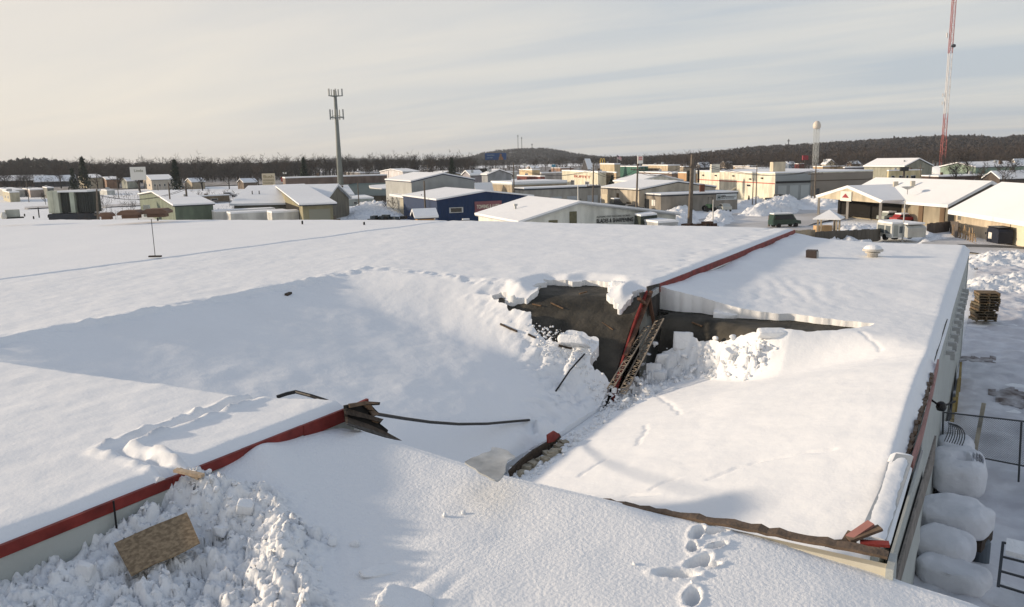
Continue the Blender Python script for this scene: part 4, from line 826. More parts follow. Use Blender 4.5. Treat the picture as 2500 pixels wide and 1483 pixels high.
# --- blue building
b = Bld('blue_workshop', 'bright blue steel workshop with a faded red sign on its long wall', 'workshop', 1069, 552, 492, 984, 1301, 37, wallmat=ribbed('blue_siding', (.010, .030, .085), (.6, .8, 0), .9), roof='L', rise=.95, snow=.22, over=.12, trim=mat('blue_trim', (.01, .02, .07), .6))
b.window('R', .12, .26, .50, .72)
s = b.pane('R', .38, .66, .35, .92, 'sign', mat('faded_sign', (.24, .10, .11), .8, var=.1, vs=.5), .08)
text(b, 'TOWING & AUTO', b.R(.40, .63, .13), b.dr*b.lr*.24, .75, CREAMT, s, ext=.01, bold=.02); text(b, 'SERVICE AND REPAIR', b.R(.44, .47, .13), b.dr*b.lr*.16, .32, CREAMT, s, ext=.01)
b.pane('L', .0, .001, 0, .1, 'corner_trim', SIGNW) if False else None
for u, v, h in ((.05, .55, .5), (.28, .3, .5), (.62, .25, .55), (.5, .72, .6)): b.chimney(u, v, h, .14, BLK, 'vent_pipe')
b.chimney(.55, .42, .55, .55, mat('rust_box', (.16, .09, .05), .8), 'rooftop_unit')
b.pane('L', .05, .10, .25, .4, 'notice', SIGNW); b.pane('L', .2, .25, .55, .66, 'notice', SIGNW); b.pane('L', .72, .8, .1, .42, 'door', mat('blue_door', (.02, .05, .15), .6))
# --- grey gabled shed
b = Bld('grey_shed', 'tall grey gabled metal shed with blue trim behind the blue workshop', 'shed', 1008, 528, 446, 941, 1158, 38, wallmat=ribbed('grey_siding', (.34, .35, .34), (.6, .8, 0), .9), roof='L', rise=1.15, trim=mat('blue_trim', (0, 0, 0)), over=.1, snow=.2, peak=.5)
b.pane('L', .05, .42, .02, .52, 'door', mat('cream_door', (.42, .40, .33), .8)); b.pane('L', -.02, .5, .55, .62, 'canopy', SNOWF, 1.6)
# --- grey range with garage doors
b = Bld('garage_range', 'long grey taupe building with four pale garage doors and a cream end wall', 'garage', 1281, 520, 462, 1257, 1466, 38, (.34, .32, .28), 'flat', snow=.22, trim=TRIM)
for u0 in (.07, .34, .55, .82): b.pane('R', u0, u0+.14, .05, .62, 'garage_door', DOORG)
b.pane('R', .73, .735, .3, .5, 'lamp', TRIM); b.pane('R', .26, .28, .05, .4, 'door', mat('brown_door', (.14, .08, .05), .8))
# --- tan building behind
b = Bld('tan_warehouse', 'tan brick warehouse with a thick rounded snow roof', 'warehouse', 1251, 500, 450, 1199, 1384, 38, (.30, .25, .18), 'flat', snow=.45, trim=mat('grey_cap', (.45, .47, .45), .7))
b.pane('L', 0.02, .98, .02, .30, 'plinth', mat('plinth_brown', (.18, .15, .11), .8), .06)
b = Bld('small_snow_roof_house', 'small house with only its snowy roof showing between the blue workshop and the tan warehouse', 'house', 1165, 500, 470, 1157, 1202, 38, (.35, .30, .24), 'R', 1.6, snow=.2)
# --- beige gabled shop and sign building
b = Bld('beige_workshop', 'beige workshop with a low gable and two doors behind the parked trucks', 'workshop', 1560, 516, 466, 1467, 1747, 40, (.44, .39, .31), 'L', 1.1, trim=TRIM, over=.1, snow=.22)
b.pane('L', .50, .56, .02, .8, 'door', mat('brown_frame', (.13, .09, .05), .8)); b.pane('L', .2, .3, .02, .4, 'door', mat('brown_frame', (0, 0, 0))); b.pane('L', .75, .96, .1, .7, 'panel', mat('panel_beige', (.56, .50, .38), .8))
b = Bld('grey_supply_store', 'grey flat roofed store with a white sign carrying a big H', 'store', 1613, 520, 477, 1563, 1801, 42, (.25, .225, .19), 'flat', snow=.2, trim=TRIM)
b.pane('L', .55, .85, .02, .72, 'door', GLASS); b.pane('L', .25, .42, .35, .7, 'notice', SIGNW)
s = b.pane('R', .715, .985, .58, .93, 'sign', mat('sign_pale', (.55, .58, .58), .7), .08)
text(b, 'H', b.R(.728, .63, .13), b.dr*b.lr*.035, b.H*.34, mat('sign_teal_ink', (.01, .035, .035), .6), s, ext=.01, bold=.04); text(b, "unt's", b.R(.775, .79, .13), b.dr*b.lr*.06, b.H*.13, INK, s, ext=.01, bold=.02)
m = MB(); m.bar(b.R(.765, .755, .11), b.R(.97, .775, .11), .05, b.H*.03); m.build('stripe', INK, s); text(b, 'office furnishings', b.R(.77, .66, .13), b.dr*b.lr*.18, b.H*.09, INK, s, ext=.01)
b.chimney(.62, .3, 1.3, .75, mat('brick_red', (.13, .055, .035), .9))
b = Bld('white_gable_store', 'white walled building with a grey gable end behind the beige workshop', 'store', 1557, 492, 446, 1500, 1665, 40, (.62, .62, .56), 'L', 1.2, snow=.2, trim=mat('pale_trim', (.5, .52, .52), .7))
b.pane('R', .25, .45, .2, .6, 'garage_door', DOORG); b.pane('R', .6, .85, .2, .6, 'garage_door', DOORG)
# --- long white / taupe building
b = Bld('long_store', 'very long flat store, white with a red stripe at left and taupe at right', 'store', 1890, 496, 424, 1697, 2131, 50, (.62, .59, .48), 'flat', snow=.2)
b.pane('L', 0, .995, .64, .67, 'stripe', mat('stripe_red', (.42, .08, .06), .7), .04)
b.pane('R', 0.002, .36, 0, .985, 'bay_wall', mat('bay_grey', (.27, .29, .29), .8, var=.08, vs=.4), .10); b.pane('R', .36, .999, 0, .97, 'rear_wall', mat('taupe_wall', (.24, .21, .175), .85, var=.06, vs=.3), .14)
b.pane('R', .003, .355, .66, .73, 'band', INK, .22); b.pane('R', .362, .998, .70, .73, 'band', mat('band_brown', (.1, .08, .06), .8), .20)
for u in (.03, .15, .26): b.pane('R', u, u+.085, .02, .58, 'garage_door', mat('bay_door', (.36, .39, .39), .6), .16)
b.pane('R', .42, .45, .12, .45, 'door', GLASS, .2); b.window('L', .25, .3, .5, .58)
for u, z in ((.12, .8), (.25, .75), (.45, .84), (.68, .83), (.86, .82)): b.pane('L', u, u+.012, z, z+.05, 'wall_lamp', INK, .3)
m = MB(); c = b.Lf(.42, .42); m.prism([c, c+b.dl*2.2, c+b.dl*2.2-b.dr*1.5-[0, 0, .8], c-b.dr*1.5-[0, 0, .8]], (0, 0, .2)); m.build('awning', LIGHTW, b.root)
b.pane('R', .66, .85, 0, .30, 'low_shed', mat('shed_grey', (.42, .43, .42), .8), 3.); 
LS = b
# rooftop dishes and units standing on it
for (x, y, w, h, c_, lab) in ((1745, 422, 1.6, 1.6, (.66, .64, .55), 'white round drum on the roof of the long white store'), (1898, 419, 2.3, 1.8, (.52, .46, .35), 'small cream rooftop hut on the long store')):
    p = at(x, y, LS.H+.2); m = MB(); m.box(p+[0, 0, h/2], (w, w, h), .5); tag(m.build('rooftop_unit', wm_(c_)), lab, 'rooftop unit')
b = Bld('orange_brick_block', 'tan brick block left of the long white store', 'building', 1690, 488, 424, 1655, 1702, 50, (.42, .27, .15), 'flat', snow=.2)
# tall dark fuel or vent stacks seen by it
for i, (x, y0, y1, w, c_) in enumerate(((1679, 445, 417, 8, (.02, .022, .02)), (1693, 448, 413, 9, (.3, .31, .31)), (1704, 446, 415, 5, (.02, .02, .02)))):
    p = at(x, 490, 0); z0_, z1_ = ztop(p, y0), ztop(p, y1); m = MB(); m.lathe(p+[0, 0, z0_], [(w*.5/pscale(p), 0), (w*.5/pscale(p), z1_-z0_-.2), (w*.3/pscale(p), z1_-z0_)], 12); m.tube([p, p+[0, 0, z0_]], .1, 6); tag(m.build('roof_stack', wm_(c_)), ['left black drum raised on a post beside the leaning pole', 'grey metal drum between the two black ones', 'right black drum beside the white store'][i], 'drum')
# --- right: shop with porch, garage
b = Bld('tan_shop', 'tan shop with a broad snowy roof and a gabled open front bay', 'shop', 2312, 566, 502, 2062, 2436, 52, (.27, .235, .18), 'R', 1, snow=.01) if False else None
def bigshop():
    phi = 50; C = at(2312, 556, 0); p = math.radians(phi); dr = np.array([math.sin(p), math.cos(p), 0]); dl = np.array([-math.cos(p), math.sin(p), 0]); H = ztop(C, 503); T = C+[0, 0, H]
    ll = along(T, dl, 2062); 
    r = empty('tan_shop', C, 'tan shop with a broad snowy roof and a gabled open front bay', 'shop'); Z = np.array([0, 0, 1.])
    # ridge parallel to the front: depth chosen from the dark end gable
    best = 1e9
    for d in np.arange(4, 60, .25):
        z_ = ztop(C+dr*d, 450); q = C+dr*d; x_ = proj((q[0], q[1], z_))[0]
        if abs(x_-2416) < best: best = abs(x_-2416); lrr = d; rise = z_-H
    W_ = wm_((.30, .26, .19)); D_ = wm_((.11, .10, .085))
    m = MB(); m.prism([C-Z*.3, C+dr*lrr*2-Z*.3, C+dr*lrr*2+Z*H, C+dr*lrr+Z*(H+rise), C+Z*H], dl*ll); m.build('wall', W_, r)
    o = .5; sl = rise/lrr; q = MB(); q.prism([C-dr*o-dl*o+Z*(H-sl*o+.05), C+dr*lrr-dl*o+Z*(H+rise+.05), C+dr*(2*lrr+o)-dl*o+Z*(H-sl*o+.05), C+dr*(2*lrr+o)-dl*o+Z*(H-sl*o+.4), C+dr*lrr-dl*o+Z*(H+rise+.4), C-dr*o-dl*o+Z*(H-sl*o+.4)], dl*(ll+1)); q.build('roof_snow', SNOWF, r)
    q = MB(); q.prism([C-dl*.01-dr*.02, C+dr*lrr*2-dl*.01, C+dr*lrr*2-dl*.01+Z*H, C+dr*lrr-dl*.01+Z*(H+rise), C-dl*.01+Z*H], -dl*.06); q.build('gable_wall', D_, r)
    # front gable porch
    u0, u1 = along(T, dl, 2206), along(T, dl, 2045); pw = 3.2; mid = (u0+u1)/2; pr = ztop(C+dl*mid-dr*pw, 466)-H+.3
    G0, G1, GP = C+dl*u0-dr*pw, C+dl*u1-dr*pw, C+dl*mid-dr*pw
    q = MB(); q.prism([G0+Z*H, G1+Z*H, GP+Z*(H+pr)], dr*.15); q.build('gable_front', wm_((.50, .44, .33)), r)
    q = MB(); q.prism([G0+Z*(H+.02), GP+Z*(H+pr+.02), G1+Z*(H+.02), G1+Z*(H+.35)+dl*.5, GP+Z*(H+pr+.40), G0+Z*(H+.35)-dl*.5], dr*(pw+lrr*.7)); q.build('porch_roof_snow', SNOWF, r)
    pm = wm_((.35, .33, .3))
    for u in (u0+.2, mid, u1-.2): q = MB(); q.box(C+dl*u-dr*(pw-.2)+Z*H/2, (.3, .3, H)); q.build('post', pm, r)
    q = MB(); q.prism([C+dl*(u0+.3)-dr*.01, C+dl*(u1-.3)-dr*.01, C+dl*(u1-.3)-dr*.01+Z*(H-.3), C+dl*(u0+.3)-dr*.01+Z*(H-.3)], -dr*.08); q.build('bay_opening', DARK, r)
    q = MB(); q.box(GP-dr*.1+Z*(H+pr*.35), (2.6, .12, 1.3), math.atan2(dl[1], dl[0])); sgn = q.build('sign', SIGNW, r)
    q = MB(); c = GP-dr*.2+Z*(H+pr*.35); q.prism([c-dl*.8-Z*.2, c+dl*.8-Z*.2, c+Z*.35], -dr*.03); q.build('emblem', mat('emblem_red', (.3, .05, .06), .7), sgn)
    q = MB(); q.box(C+dl*(u1-6.5)+dr*.2-dr*pw+Z*H/2, (.1, 6, H)) if False else None
    for u in (.04, .22): 
        c = C+dl*ll*u-dr*.05+Z*1.2; q = MB(); q.box(c+Z*.0, (.8, .12, 2.4), math.atan2(dl[1], dl[0])); q.build('door', mat('shop_door', (.15, .10, .06), .8), r)
    for (x, y, hh, ww) in ((2134, 452, 1.2, .9), (2174, 452, 1.4, .8)):
        P_ = C+dl*along(T, dl, x)*1.0+dr*lrr*.6+Z*(H+rise*.6); q = MB(); q.box(P_+Z*hh*.4, (ww*.6, ww*.6, hh*.8), .4); q.build('chimney', wm_((.5, .47, .4)), r)
    dpt = C+dl*along(T, dl, 2212)+dr*.1+Z*(H+1.2); q = MB(); q.lathe(dpt+Z*.6, [(.05, -.8), (.06, -.2), (.7, .1), (.75, .16), (.6, .2)], 14); q.build('satellite_dish', GREY, r)
    # board fence running in front
    return C, dr, dl, H, ll
SH = bigshop()
b = Bld('cream_garage', 'cream garage with a wide snowy roof and white door at the right edge', 'garage', 2328, 588, 516, 2300, 2620, 38, (.50, .42, .28), 'flat', snow=0) if False else None
def garage():
    C = at(2330, 566, 0); d = at(2462, 594, 0)-C; d /= np.linalg.norm(d); n = np.array([-d[1], d[0], 0]); Z = np.array([0, 0, 1.]); H = ztop(C, 517); Lg = 26.; Dp = 9.; r = empty('cream_garage', C, 'cream garage with a wide snowy roof and white door at the right edge', 'garage')
    best = 1e9
    for dp in np.arange(3, 40, .25):
        q = C+n*dp; z_ = ztop(q, 456); x_ = proj((q[0], q[1], z_))[0]
        if abs(x_-2448) < best: best = abs(x_-2448); Dp = dp; rise = z_-H
    m = MB(); m.prism([C-Z*.3, C+n*Dp*2-Z*.3, C+n*Dp*2+Z*H, C+n*Dp+Z*(H+rise), C+Z*H][::-1], d*Lg); m.build('wall', wm_((.50, .43, .33)), r)
    o = .6; sl = rise/Dp; m = MB(); A = C-d*o; m.prism([A-n*o+Z*(H-sl*o+.04), A+n*Dp+Z*(H+rise+.04), A+n*(2*Dp+o)+Z*(H-sl*o+.04), A+n*(2*Dp+o)+Z*(H-sl*o+.5), A+n*Dp+Z*(H+rise+.5), A-n*o+Z*(H-sl*o+.5)][::-1], d*(Lg+1)); m.build('roof_snow', SNOWF, r)
    m = MB(); t0 = along(C, d, 2467); m.prism([C+d*t0-n*.02, C+d*(t0+5)-n*.02, C+d*(t0+5)-n*.02+Z*(H*.85), C+d*t0-n*.02+Z*(H*.85)], -n*.06); m.build('garage_door', mat('cream_white_door', (.66, .60, .47), .7), r)
    m = MB(); m.bar(C-n*.08, C-n*.08+Z*H, .1); m.bar(C+d*(t0-.1)-n*.08, C+d*(t0-.1)-n*.08+Z*H, .08); m.build('downpipe', mat('pipe_tan', (.3, .25, .17), .7), r)
    m = MB(); t1 = along(C, d, 2342); m.box(C+d*t1-n*.1+Z*1.7, (.35, .2, .6)); m.build('meter', GREY, r)
    return C, d, n, H
GA = garage()
# dumpster
def dumpster():
    C = at(2422, 593, .1); d, n = GA[1], GA[2]; Z = np.array([0, 0, 1.]); r = empty('dumpster', C, 'dark blue dumpster with a white notice in front of the cream garage', 'dumpster'); s = 1.0
    B_ = mat('dumpster_blue', (.012, .016, .03), .6)
    m = MB(); V = [C-d*1.15, C+d*1.15, C+d*1.15+Z*1.1, C+d*1.0+Z*1.35, C-d*.9+Z*1.5, C-d*1.15+Z*1.2]; m.prism(V, n*1.3); m.build('body', B_, r)
    m = MB(); m.box(C+n*.62+Z*1.5, (2.1, 1.4, .06), math.atan2(d[1], d[0])); m.build('lid', BLK, r)
    m = MB(); m.box(C-d*.45-n*.03+Z*.65, (.65, .03, .6), math.atan2(d[1], d[0])); m.build('notice', SIGNW, r)
    m = MB(); [m.tube([C+d*k-n*.1+Z*.7, C+d*k-n*.1+Z*.9], .06, 6) for k in (-1.2, 1.2)]; m.build('lifting_lug', B_, r)
dumpster()
# lumber rack / saw horses beside it
r_ = empty('sawhorse_rack', at(2345, 580, .1), 'pale timber racks stacked beside the cream garage wall', 'rack')
m = MB()
for i in range(9):
    a = at(2326+i*6, 575+i*2.2, .1); hh = 1.1+.3*math.sin(i*2.1); m.bar(a, a+[random.uniform(-.3, .3), .2, hh], .07); m.bar(a+[0, 0, hh*.6], a+[.35, .1, hh*.6], .06); m.bar(a+[.3, 0, 0], a+[.1, .1, hh], .06)
m.bar(at(2322, 573, .14), at(2385, 597, .14), .06); m.build('timber', mat('rack_timber', (.34, .24, .14), .8, var=.15, vs=3), r_)
# low wood fence along the shop (left) and solid fence in front
def fence(px, z0, yt, lab, colr, nm='board_fence'):
    m = MB(); pts = [at(x, y, 0) for x, y in px]; r = empty(nm, pts[0], lab, 'fence')
    for i, (a, b_) in enumerate(zip(pts[:-1], pts[1:])):
        ha = ztop(a, yt[i]); hb = ztop(b_, yt[i+1]); L_ = np.linalg.norm(b_-a); n = max(2, int(L_/.5)); dd = (b_-a)/L_; nn = np.array([-dd[1], dd[0], 0])
        for k in range(n):
            p, q = a+(b_-a)*k/n, a+(b_-a)*(k+.94)/n; h0 = ha+(hb-ha)*k/n+random.uniform(-.04, .04); m.prism([p, q, q+[0, 0, h0], p+[0, 0, h0]], nn*.05)
    m.build('boards', wm_(colr), r); return r
fence([(1845, 608), (1990, 598)], 0, (566, 561), 'weathered plank fence with snow behind the far corner of the red fascia', (.30, .25, .18))
fence([(1990, 600), (2142, 590), (2150, 586)], 0, (566, 559, 557), 'dark plank fence left of the white camper', (.10, .09, .075))
fence([(2262, 572), (2318, 566), (2336, 585)], 0, (546, 540, 541), 'dark plank fence between the camper and the cream garage', (.12, .10, .085))
# campers
def camper(xc, yb, xl, xr, yt, phi, lab, colr, vint=False):
    C = at(xc, yb, .1); p = math.radians(phi); dr = np.array([math.sin(p), math.cos(p), 0]); dl = np.array([-math.cos(p), math.sin(p), 0]); H = ztop(C, yt)-.1; T = C+[0, 0, H]; lr, ll = along(T, dr, xr), along(T, dl, xl); Z = np.array([0, 0, 1.])
    r = empty('camper_trailer' if vint else 'box_trailer', C, lab, 'trailer'); W_ = wm_(colr, .4)
    if vint:
        pr = [C+dl*ll*u+Z*H*z for u, z in ((0, .22), (0, .8), (.06, .93), (.2, 1), (.8, 1), (.94, .93), (1, .8), (1, .22))]; m = MB(); m.prism(pr, dr*lr)
        m.build('body', W_, r, False); m = MB(); 
    else:
        m = MB(); m.prism([C+Z*H*.18, C+dl*ll+Z*H*.18, C+dl*ll+Z*H, C+Z*H], dr*lr); m.build('body', W_, r)
    m = MB(); m.prism([C+dl*ll*u+Z*(H+.01)+dr*v for u, v in ((.03, .05), (.97, .05), (.97, lr-.05), (.03, lr-.05))], Z*.16); m.build('snow_cap', SNOWF, r)
    m = MB(); fr_ = C+dl*ll*.5; m.tube([C+dl*ll*.45-dr*.05+Z*.3, C+dl*ll*.45+dr*.25+Z*.3], .32, 12); m.tube([C+dl*ll*.45+dr*(lr-.25)+Z*.3, C+dl*ll*.45+dr*(lr+.03)+Z*.3], .32, 12); m.build('wheel', BLK, r)
    if not vint:
        for u0, u1, nm in ((.50, .92, 'pane'), (.10, .40, 'window')): m = MB(); m.prism([C+dl*ll*u+Z*H*z-dr*.0 for u, z in ((u0, .42), (u1, .42), (u1, .88), (u0, .88))], -dr*.03); m.build('window', mat('trailer_glass', (.11, .13, .14), .3), r)
        m = MB(); m.prism([C+dr*lr*u+Z*H*z for u, z in ((.15, .25), (.5, .25), (.5, .92), (.15, .92))], -dl*.03); m.build('door', mat('trailer_door', (.28, .30, .28), .5), r)
        m = MB(); m.prism([C+dr*lr*u+Z*H*z for u, z in ((.62, .45), (.93, .45), (.93, .85), (.62, .85))], -dl*.03); m.build('window', mat('trailer_glass', (.11, .13, .14), .3), r)
    else:
        m = MB(); m.prism([C+dr*lr*u+Z*H*z for u, z in ((.05, .55), (.95, .55), (.95, .60), (.05, .60))], -dl*.02); m.build('trim', GREY, r)
camper(2215, 590, 2141, 2262, 550, 50, 'rounded silver white camper trailer beside the boxy white one', (.38, .39, .37), True)
camper(2176, 589, 2141, 2208, 548, 50, 'boxy white camper trailer with dark windows at the end of the plank fence', (.50, .51, .48))
# gazebo (hip roof) and playhouse
C = at(2022, 572, 0); H = ztop(C, 532); r_ = empty('gazebo', C, 'small open hip roofed gazebo with snow on its roof', 'gazebo'); w = 1.15
pm_ = wm_((.32, .27, .2))
for a, b_ in ((-1, -1), (1, -1), (1, 1), (-1, 1)): m = MB(); m.box(C+[a*w*.85, b_*w*.85, H/2], (.18, .18, H)); m.build('post', pm_, r_)
hp = ztop(C, 512)-H; m = MB(); V = [C+[a*w*1.25, b_*w*1.25, H] for a, b_ in ((-1, -1), (1, -1), (1, 1), (-1, 1))]; m.add(V+[C+[0, 0, H+hp]]+[v-[0, 0, .12] for v in V], [(0, 1, 4), (1, 2, 4), (2, 3, 4), (3, 0, 4), (0, 5, 6, 1), (1, 6, 7, 2), (2, 7, 8, 3), (3, 8, 5, 0), (5, 8, 7, 6)]); m.build('roof_snow', SNOWF, r_)
m = MB(); C2 = at(2008, 568, 0); m.box(C2+[0, 0, .4], (1.7, 1.1, .8), .7); tag(m.build('timber_box', wm_((.45, .30, .16))), 'orange brown timber box standing under the gazebo', 'box')
# generic buildings: left and far
DEF = [
 # name, label, cat, xc, yb, yt, xl, xr, phi, wall, roof, rise
 ('pale_house', 'small pale house left of the white pole sign', 'house', 214, 462, 436, 192, 250, 45, (.5, .46, .36), 'R', 1.4),
 ('red_brick_house', 'small reddish house right of the pale house', 'house', 262, 462, 440, 246, 290, 45, (.28, .17, .12), 'R', 1.0),
 ('pale_bungalow', 'cream bungalow directly behind the white pole sign', 'house', 372, 464, 441, 350, 424, 45, (.5, .46, .38), 'R', 1.8),
 ('mobile_home', 'leftmost long snowy mobile home roof', 'mobile home', 20, 482, 466, -10, 60, 60, (.35, .36, .33), 'flat', 0),
 ('mobile_home', 'second mobile home roof from the left', 'mobile home', 75, 482, 465, 55, 112, 60, (.4, .36, .3), 'flat', 0),
 ('mobile_home', 'mobile home with a dark end in front of the dark building', 'mobile home', 118, 484, 460, 104, 131, 50, (.15, .15, .15), 'flat', 0),
 ('garden_shed', 'small cream garden shed with grey side alone in the snow', 'shed', 26, 494, 471, 6, 47, 42, (.48, .44, .33), 'flat', 0),
 ('brown_store', 'long grey brown flat store in front of the wood', 'store', 700, 486, 436, 690, 945, 60, (.20, .155, .12), 'flat', 0),
 ('white_cottage', 'small white gabled cottage behind the tall cell tower', 'cottage', 806, 498, 480, 782, 862, 38, (.5, .5, .46), 'R', 1.8),
 ('low_grey_shed', 'low grey shed right of the tall cell tower', 'shed', 832, 504, 488, 815, 912, 60, (.33, .34, .33), 'flat', 0),
 ('white_hall', 'long white hall with pale end behind the green roofed store', 'hall', 985, 452, 421, 928, 1022, 30, (.6, .6, .58), 'R', 1.0),
 ('twin_gable_house', 'grey house with twin gables left of the tan warehouse', 'house', 1150, 470, 430, 1128, 1180, 38, (.30, .30, .30), 'R', 1.2),
 ('blue_gable_house', 'house with a blue gable panel left of the grey range', 'house', 1192, 472, 428, 1176, 1248, 38, (.28, .29, .30), 'L', 1.2),
 ('red_canopy_house', 'low building with dark red front and snowy roof', 'building', 1320, 470, 432, 1262, 1330, 38, (.16, .05, .04), 'flat', 0),
 ('cream_block', 'two level cream block in the middle of town', 'building', 1300, 462, 416, 1268, 1318, 38, (.58, .48, .30), 'flat', 0),
 ('grey_motel', 'long grey motel with a snowy roof and small windows', 'motel', 1322, 462, 424, 1312, 1420, 50, (.36, .34, .31), 'flat', 0),
 ('white_restaurant', 'white flat restaurant with faint lettering near the middle of town', 'restaurant', 1460, 478, 422, 1372, 1480, 50, (.60, .56, .46), 'flat', 0),
 ('beige_cube', 'plain beige cube shaped building left of the green roofed store', 'building', 1500, 462, 402, 1465, 1514, 50, (.50, .41, .29), 'flat', 0),
 ('beige_wing', 'lower beige wing below the beige cube', 'building', 1504, 478, 423, 1450, 1506, 50, (.50, .38, .24), 'flat', 0),
 ('green_roof_store', 'store with a dark green mansard roof', 'store', 1560, 440, 408, 1512, 1582, 50, (.04, .12, .09), 'flat', 0),
 ('strip_mall', 'long beige strip mall with brown lettering band', 'strip mall', 1630, 440, 405, 1568, 1660, 50, (.52, .42, .28), 'flat', 0),
 ('brick_arcade', 'far brown arcade behind the white snow roofs', 'building', 1668, 432, 408, 1632, 1692, 50, (.32, .27, .2), 'flat', 0),
 ('roof_hall', 'white snow roofed hall with dark openings above the drums', 'hall', 1708, 430, 408, 1702, 1732, 38, (.1, .1, .1), 'R', 1.6),
 ('low_store', 'far low brown store behind the left part of the long white store', 'store', 1830, 428, 407, 1790, 1850, 50, (.3, .24, .16), 'flat', 0),
 ('dark_store', 'far low dark store behind the middle of the long store', 'store', 1850, 430, 412, 1795, 1900, 50, (.16, .14, .12), 'flat', 0),
 ('red_building', 'far dark red building with a tall red sign above it', 'building', 1950, 424, 401, 1940, 1967, 50, (.16, .03, .03), 'flat', 0),
 ('pavilion', 'cream pavilion with a pyramid snow roof', 'pavilion', 2016, 424, 402, 2006, 2040, 45, (.55, .45, .32), 'L', 1.8),
 ('tan_wing', 'tan wing left of the pavilion', 'building', 2008, 428, 408, 1985, 2062, 50, (.42, .30, .18), 'flat', 0),
 ('grey_flat_store', 'dark grey low store below the arched white roof', 'store', 2062, 428, 410, 2058, 2110, 50, (.13, .13, .13), 'flat', 0),
 ('grey_gable_hall', 'long grey hall with brown gable end left of the red mast', 'hall', 2206, 446, 408, 2110, 2276, 46, (.30, .28, .24), 'L', 2.0),
 ('yellow_house', 'small yellow house with white front below the black sign', 'house', 2168, 448, 418, 2166, 2250, 60, (.55, .44, .28), 'flat', 0),
 ('low_green_house', 'long pale green low building behind the bare trees on the right', 'building', 2380, 440, 410, 2296, 2500, 52, (.25, .30, .26), 'R', 1.2),
 ('brown_long_fence_house', 'long dark brown shed behind the big shop roof', 'shed', 2290, 452, 432, 2250, 2420, 60, (.07, .05, .04), 'flat', 0),
 ('right_dark_roof_house', 'dark low house behind the ridge of the cream garage', 'house', 2440, 452, 438, 2400, 2520, 60, (.09, .07, .06), 'R', 1.6),
 ('grey_bungalow', 'grey bungalow between the red brick house and the white pole sign', 'house', 312, 462, 444, 296, 336, 20, (.3, .3, .29), 'R', 1.4),
 ('tan_bungalow', 'tan bungalow behind the transformer pole', 'house', 470, 462, 446, 452, 500, 20, (.36, .30, .22), 'R', 1.4),
 ('brown_bungalow', 'brown bungalow left of the cream lettered board', 'house', 596, 462, 447, 580, 628, 22, (.16, .12, .09), 'R', 1.3),
 ('long_white_annex', 'long low white building in the open snow left of the transformer pole', 'building', 262, 476, 466, 240, 280, 20, (.5, .5, .48), 'flat', 0),
 ('long_tan_wall_shed', 'very long low shed with a brown front below the brush', 'shed', 412, 500, 484, 404, 560, 20, (.24, .18, .12), 'flat', 0),
 ('dark_cottage', 'dark cottage at the foot of the wood left of the spruce', 'cottage', 402, 458, 446, 388, 428, 20, (.10, .10, .11), 'R', 1.3),
 ('flat_roof_office', 'grey flat office behind the brown store right of the cell tower', 'office', 880, 436, 423, 840, 930, 38, (.33, .32, .30), 'flat', 0),
 ('tan_gable_store', 'tan store with a brown gable between the white hall and the twin gabled house', 'store', 1070, 448, 428, 1040, 1125, 38, (.33, .28, .2), 'L', 1.2),
 ('pale_far_store', 'pale far store directly below the blue billboard', 'store', 1222, 438, 421, 1196, 1262, 38, (.5, .48, .42), 'flat', 0),
 ('white_far_house', 'white far house right of the blue billboard', 'house', 1298, 424, 412, 1284, 1316, 38, (.58, .56, .5), 'R', 1.4),
 ('brick_far_store', 'brick coloured far store above the grey motel', 'store', 1368, 424, 411, 1345, 1400, 40, (.26, .16, .11), 'flat', 0),
 ('grey_far_store', 'grey far store left of the A frame', 'store', 1408, 434, 418, 1388, 1424, 40, (.3, .3, .3), 'flat', 0),
 ('long_brown_mall', 'long brown arcade below the strip mall', 'arcade', 1640, 446, 424, 1560, 1690, 50, (.17, .12, .08), 'flat', 0),
 ('blue_far_house', 'bluish house at the foot of the right hill left of the pavilion', 'house', 1925, 416, 402, 1912, 1942, 45, (.26, .3, .36), 'R', 1.2),
 ('cream_far_house', 'cream house at the foot of the right hill above the white store', 'house', 1772, 412, 400, 1760, 1790, 45, (.5, .45, .36), 'R', 1.2),
 ('brown_far_house', 'brown house right of the pavilion under the hill', 'house', 2080, 412, 401, 2068, 2100, 45, (.2, .15, .11), 'R', 1.2),
 ('grey_slope_house', 'grey house on the right behind the bare trees', 'house', 2352, 424, 410, 2336, 2380, 45, (.3, .3, .3), 'R', 1.2),
 ('white_slope_house', 'white roofed house near the right picture edge behind the pole', 'house', 2424, 420, 404, 2408, 2452, 45, (.42, .4, .36), 'R', 1.4),
 ('far_right_cream_house', 'cream house at the right picture edge below the hill', 'house', 2480, 432, 404, 2466, 2530, 60, (.5, .42, .28), 'R', 1.6),
]
OBJ = {}
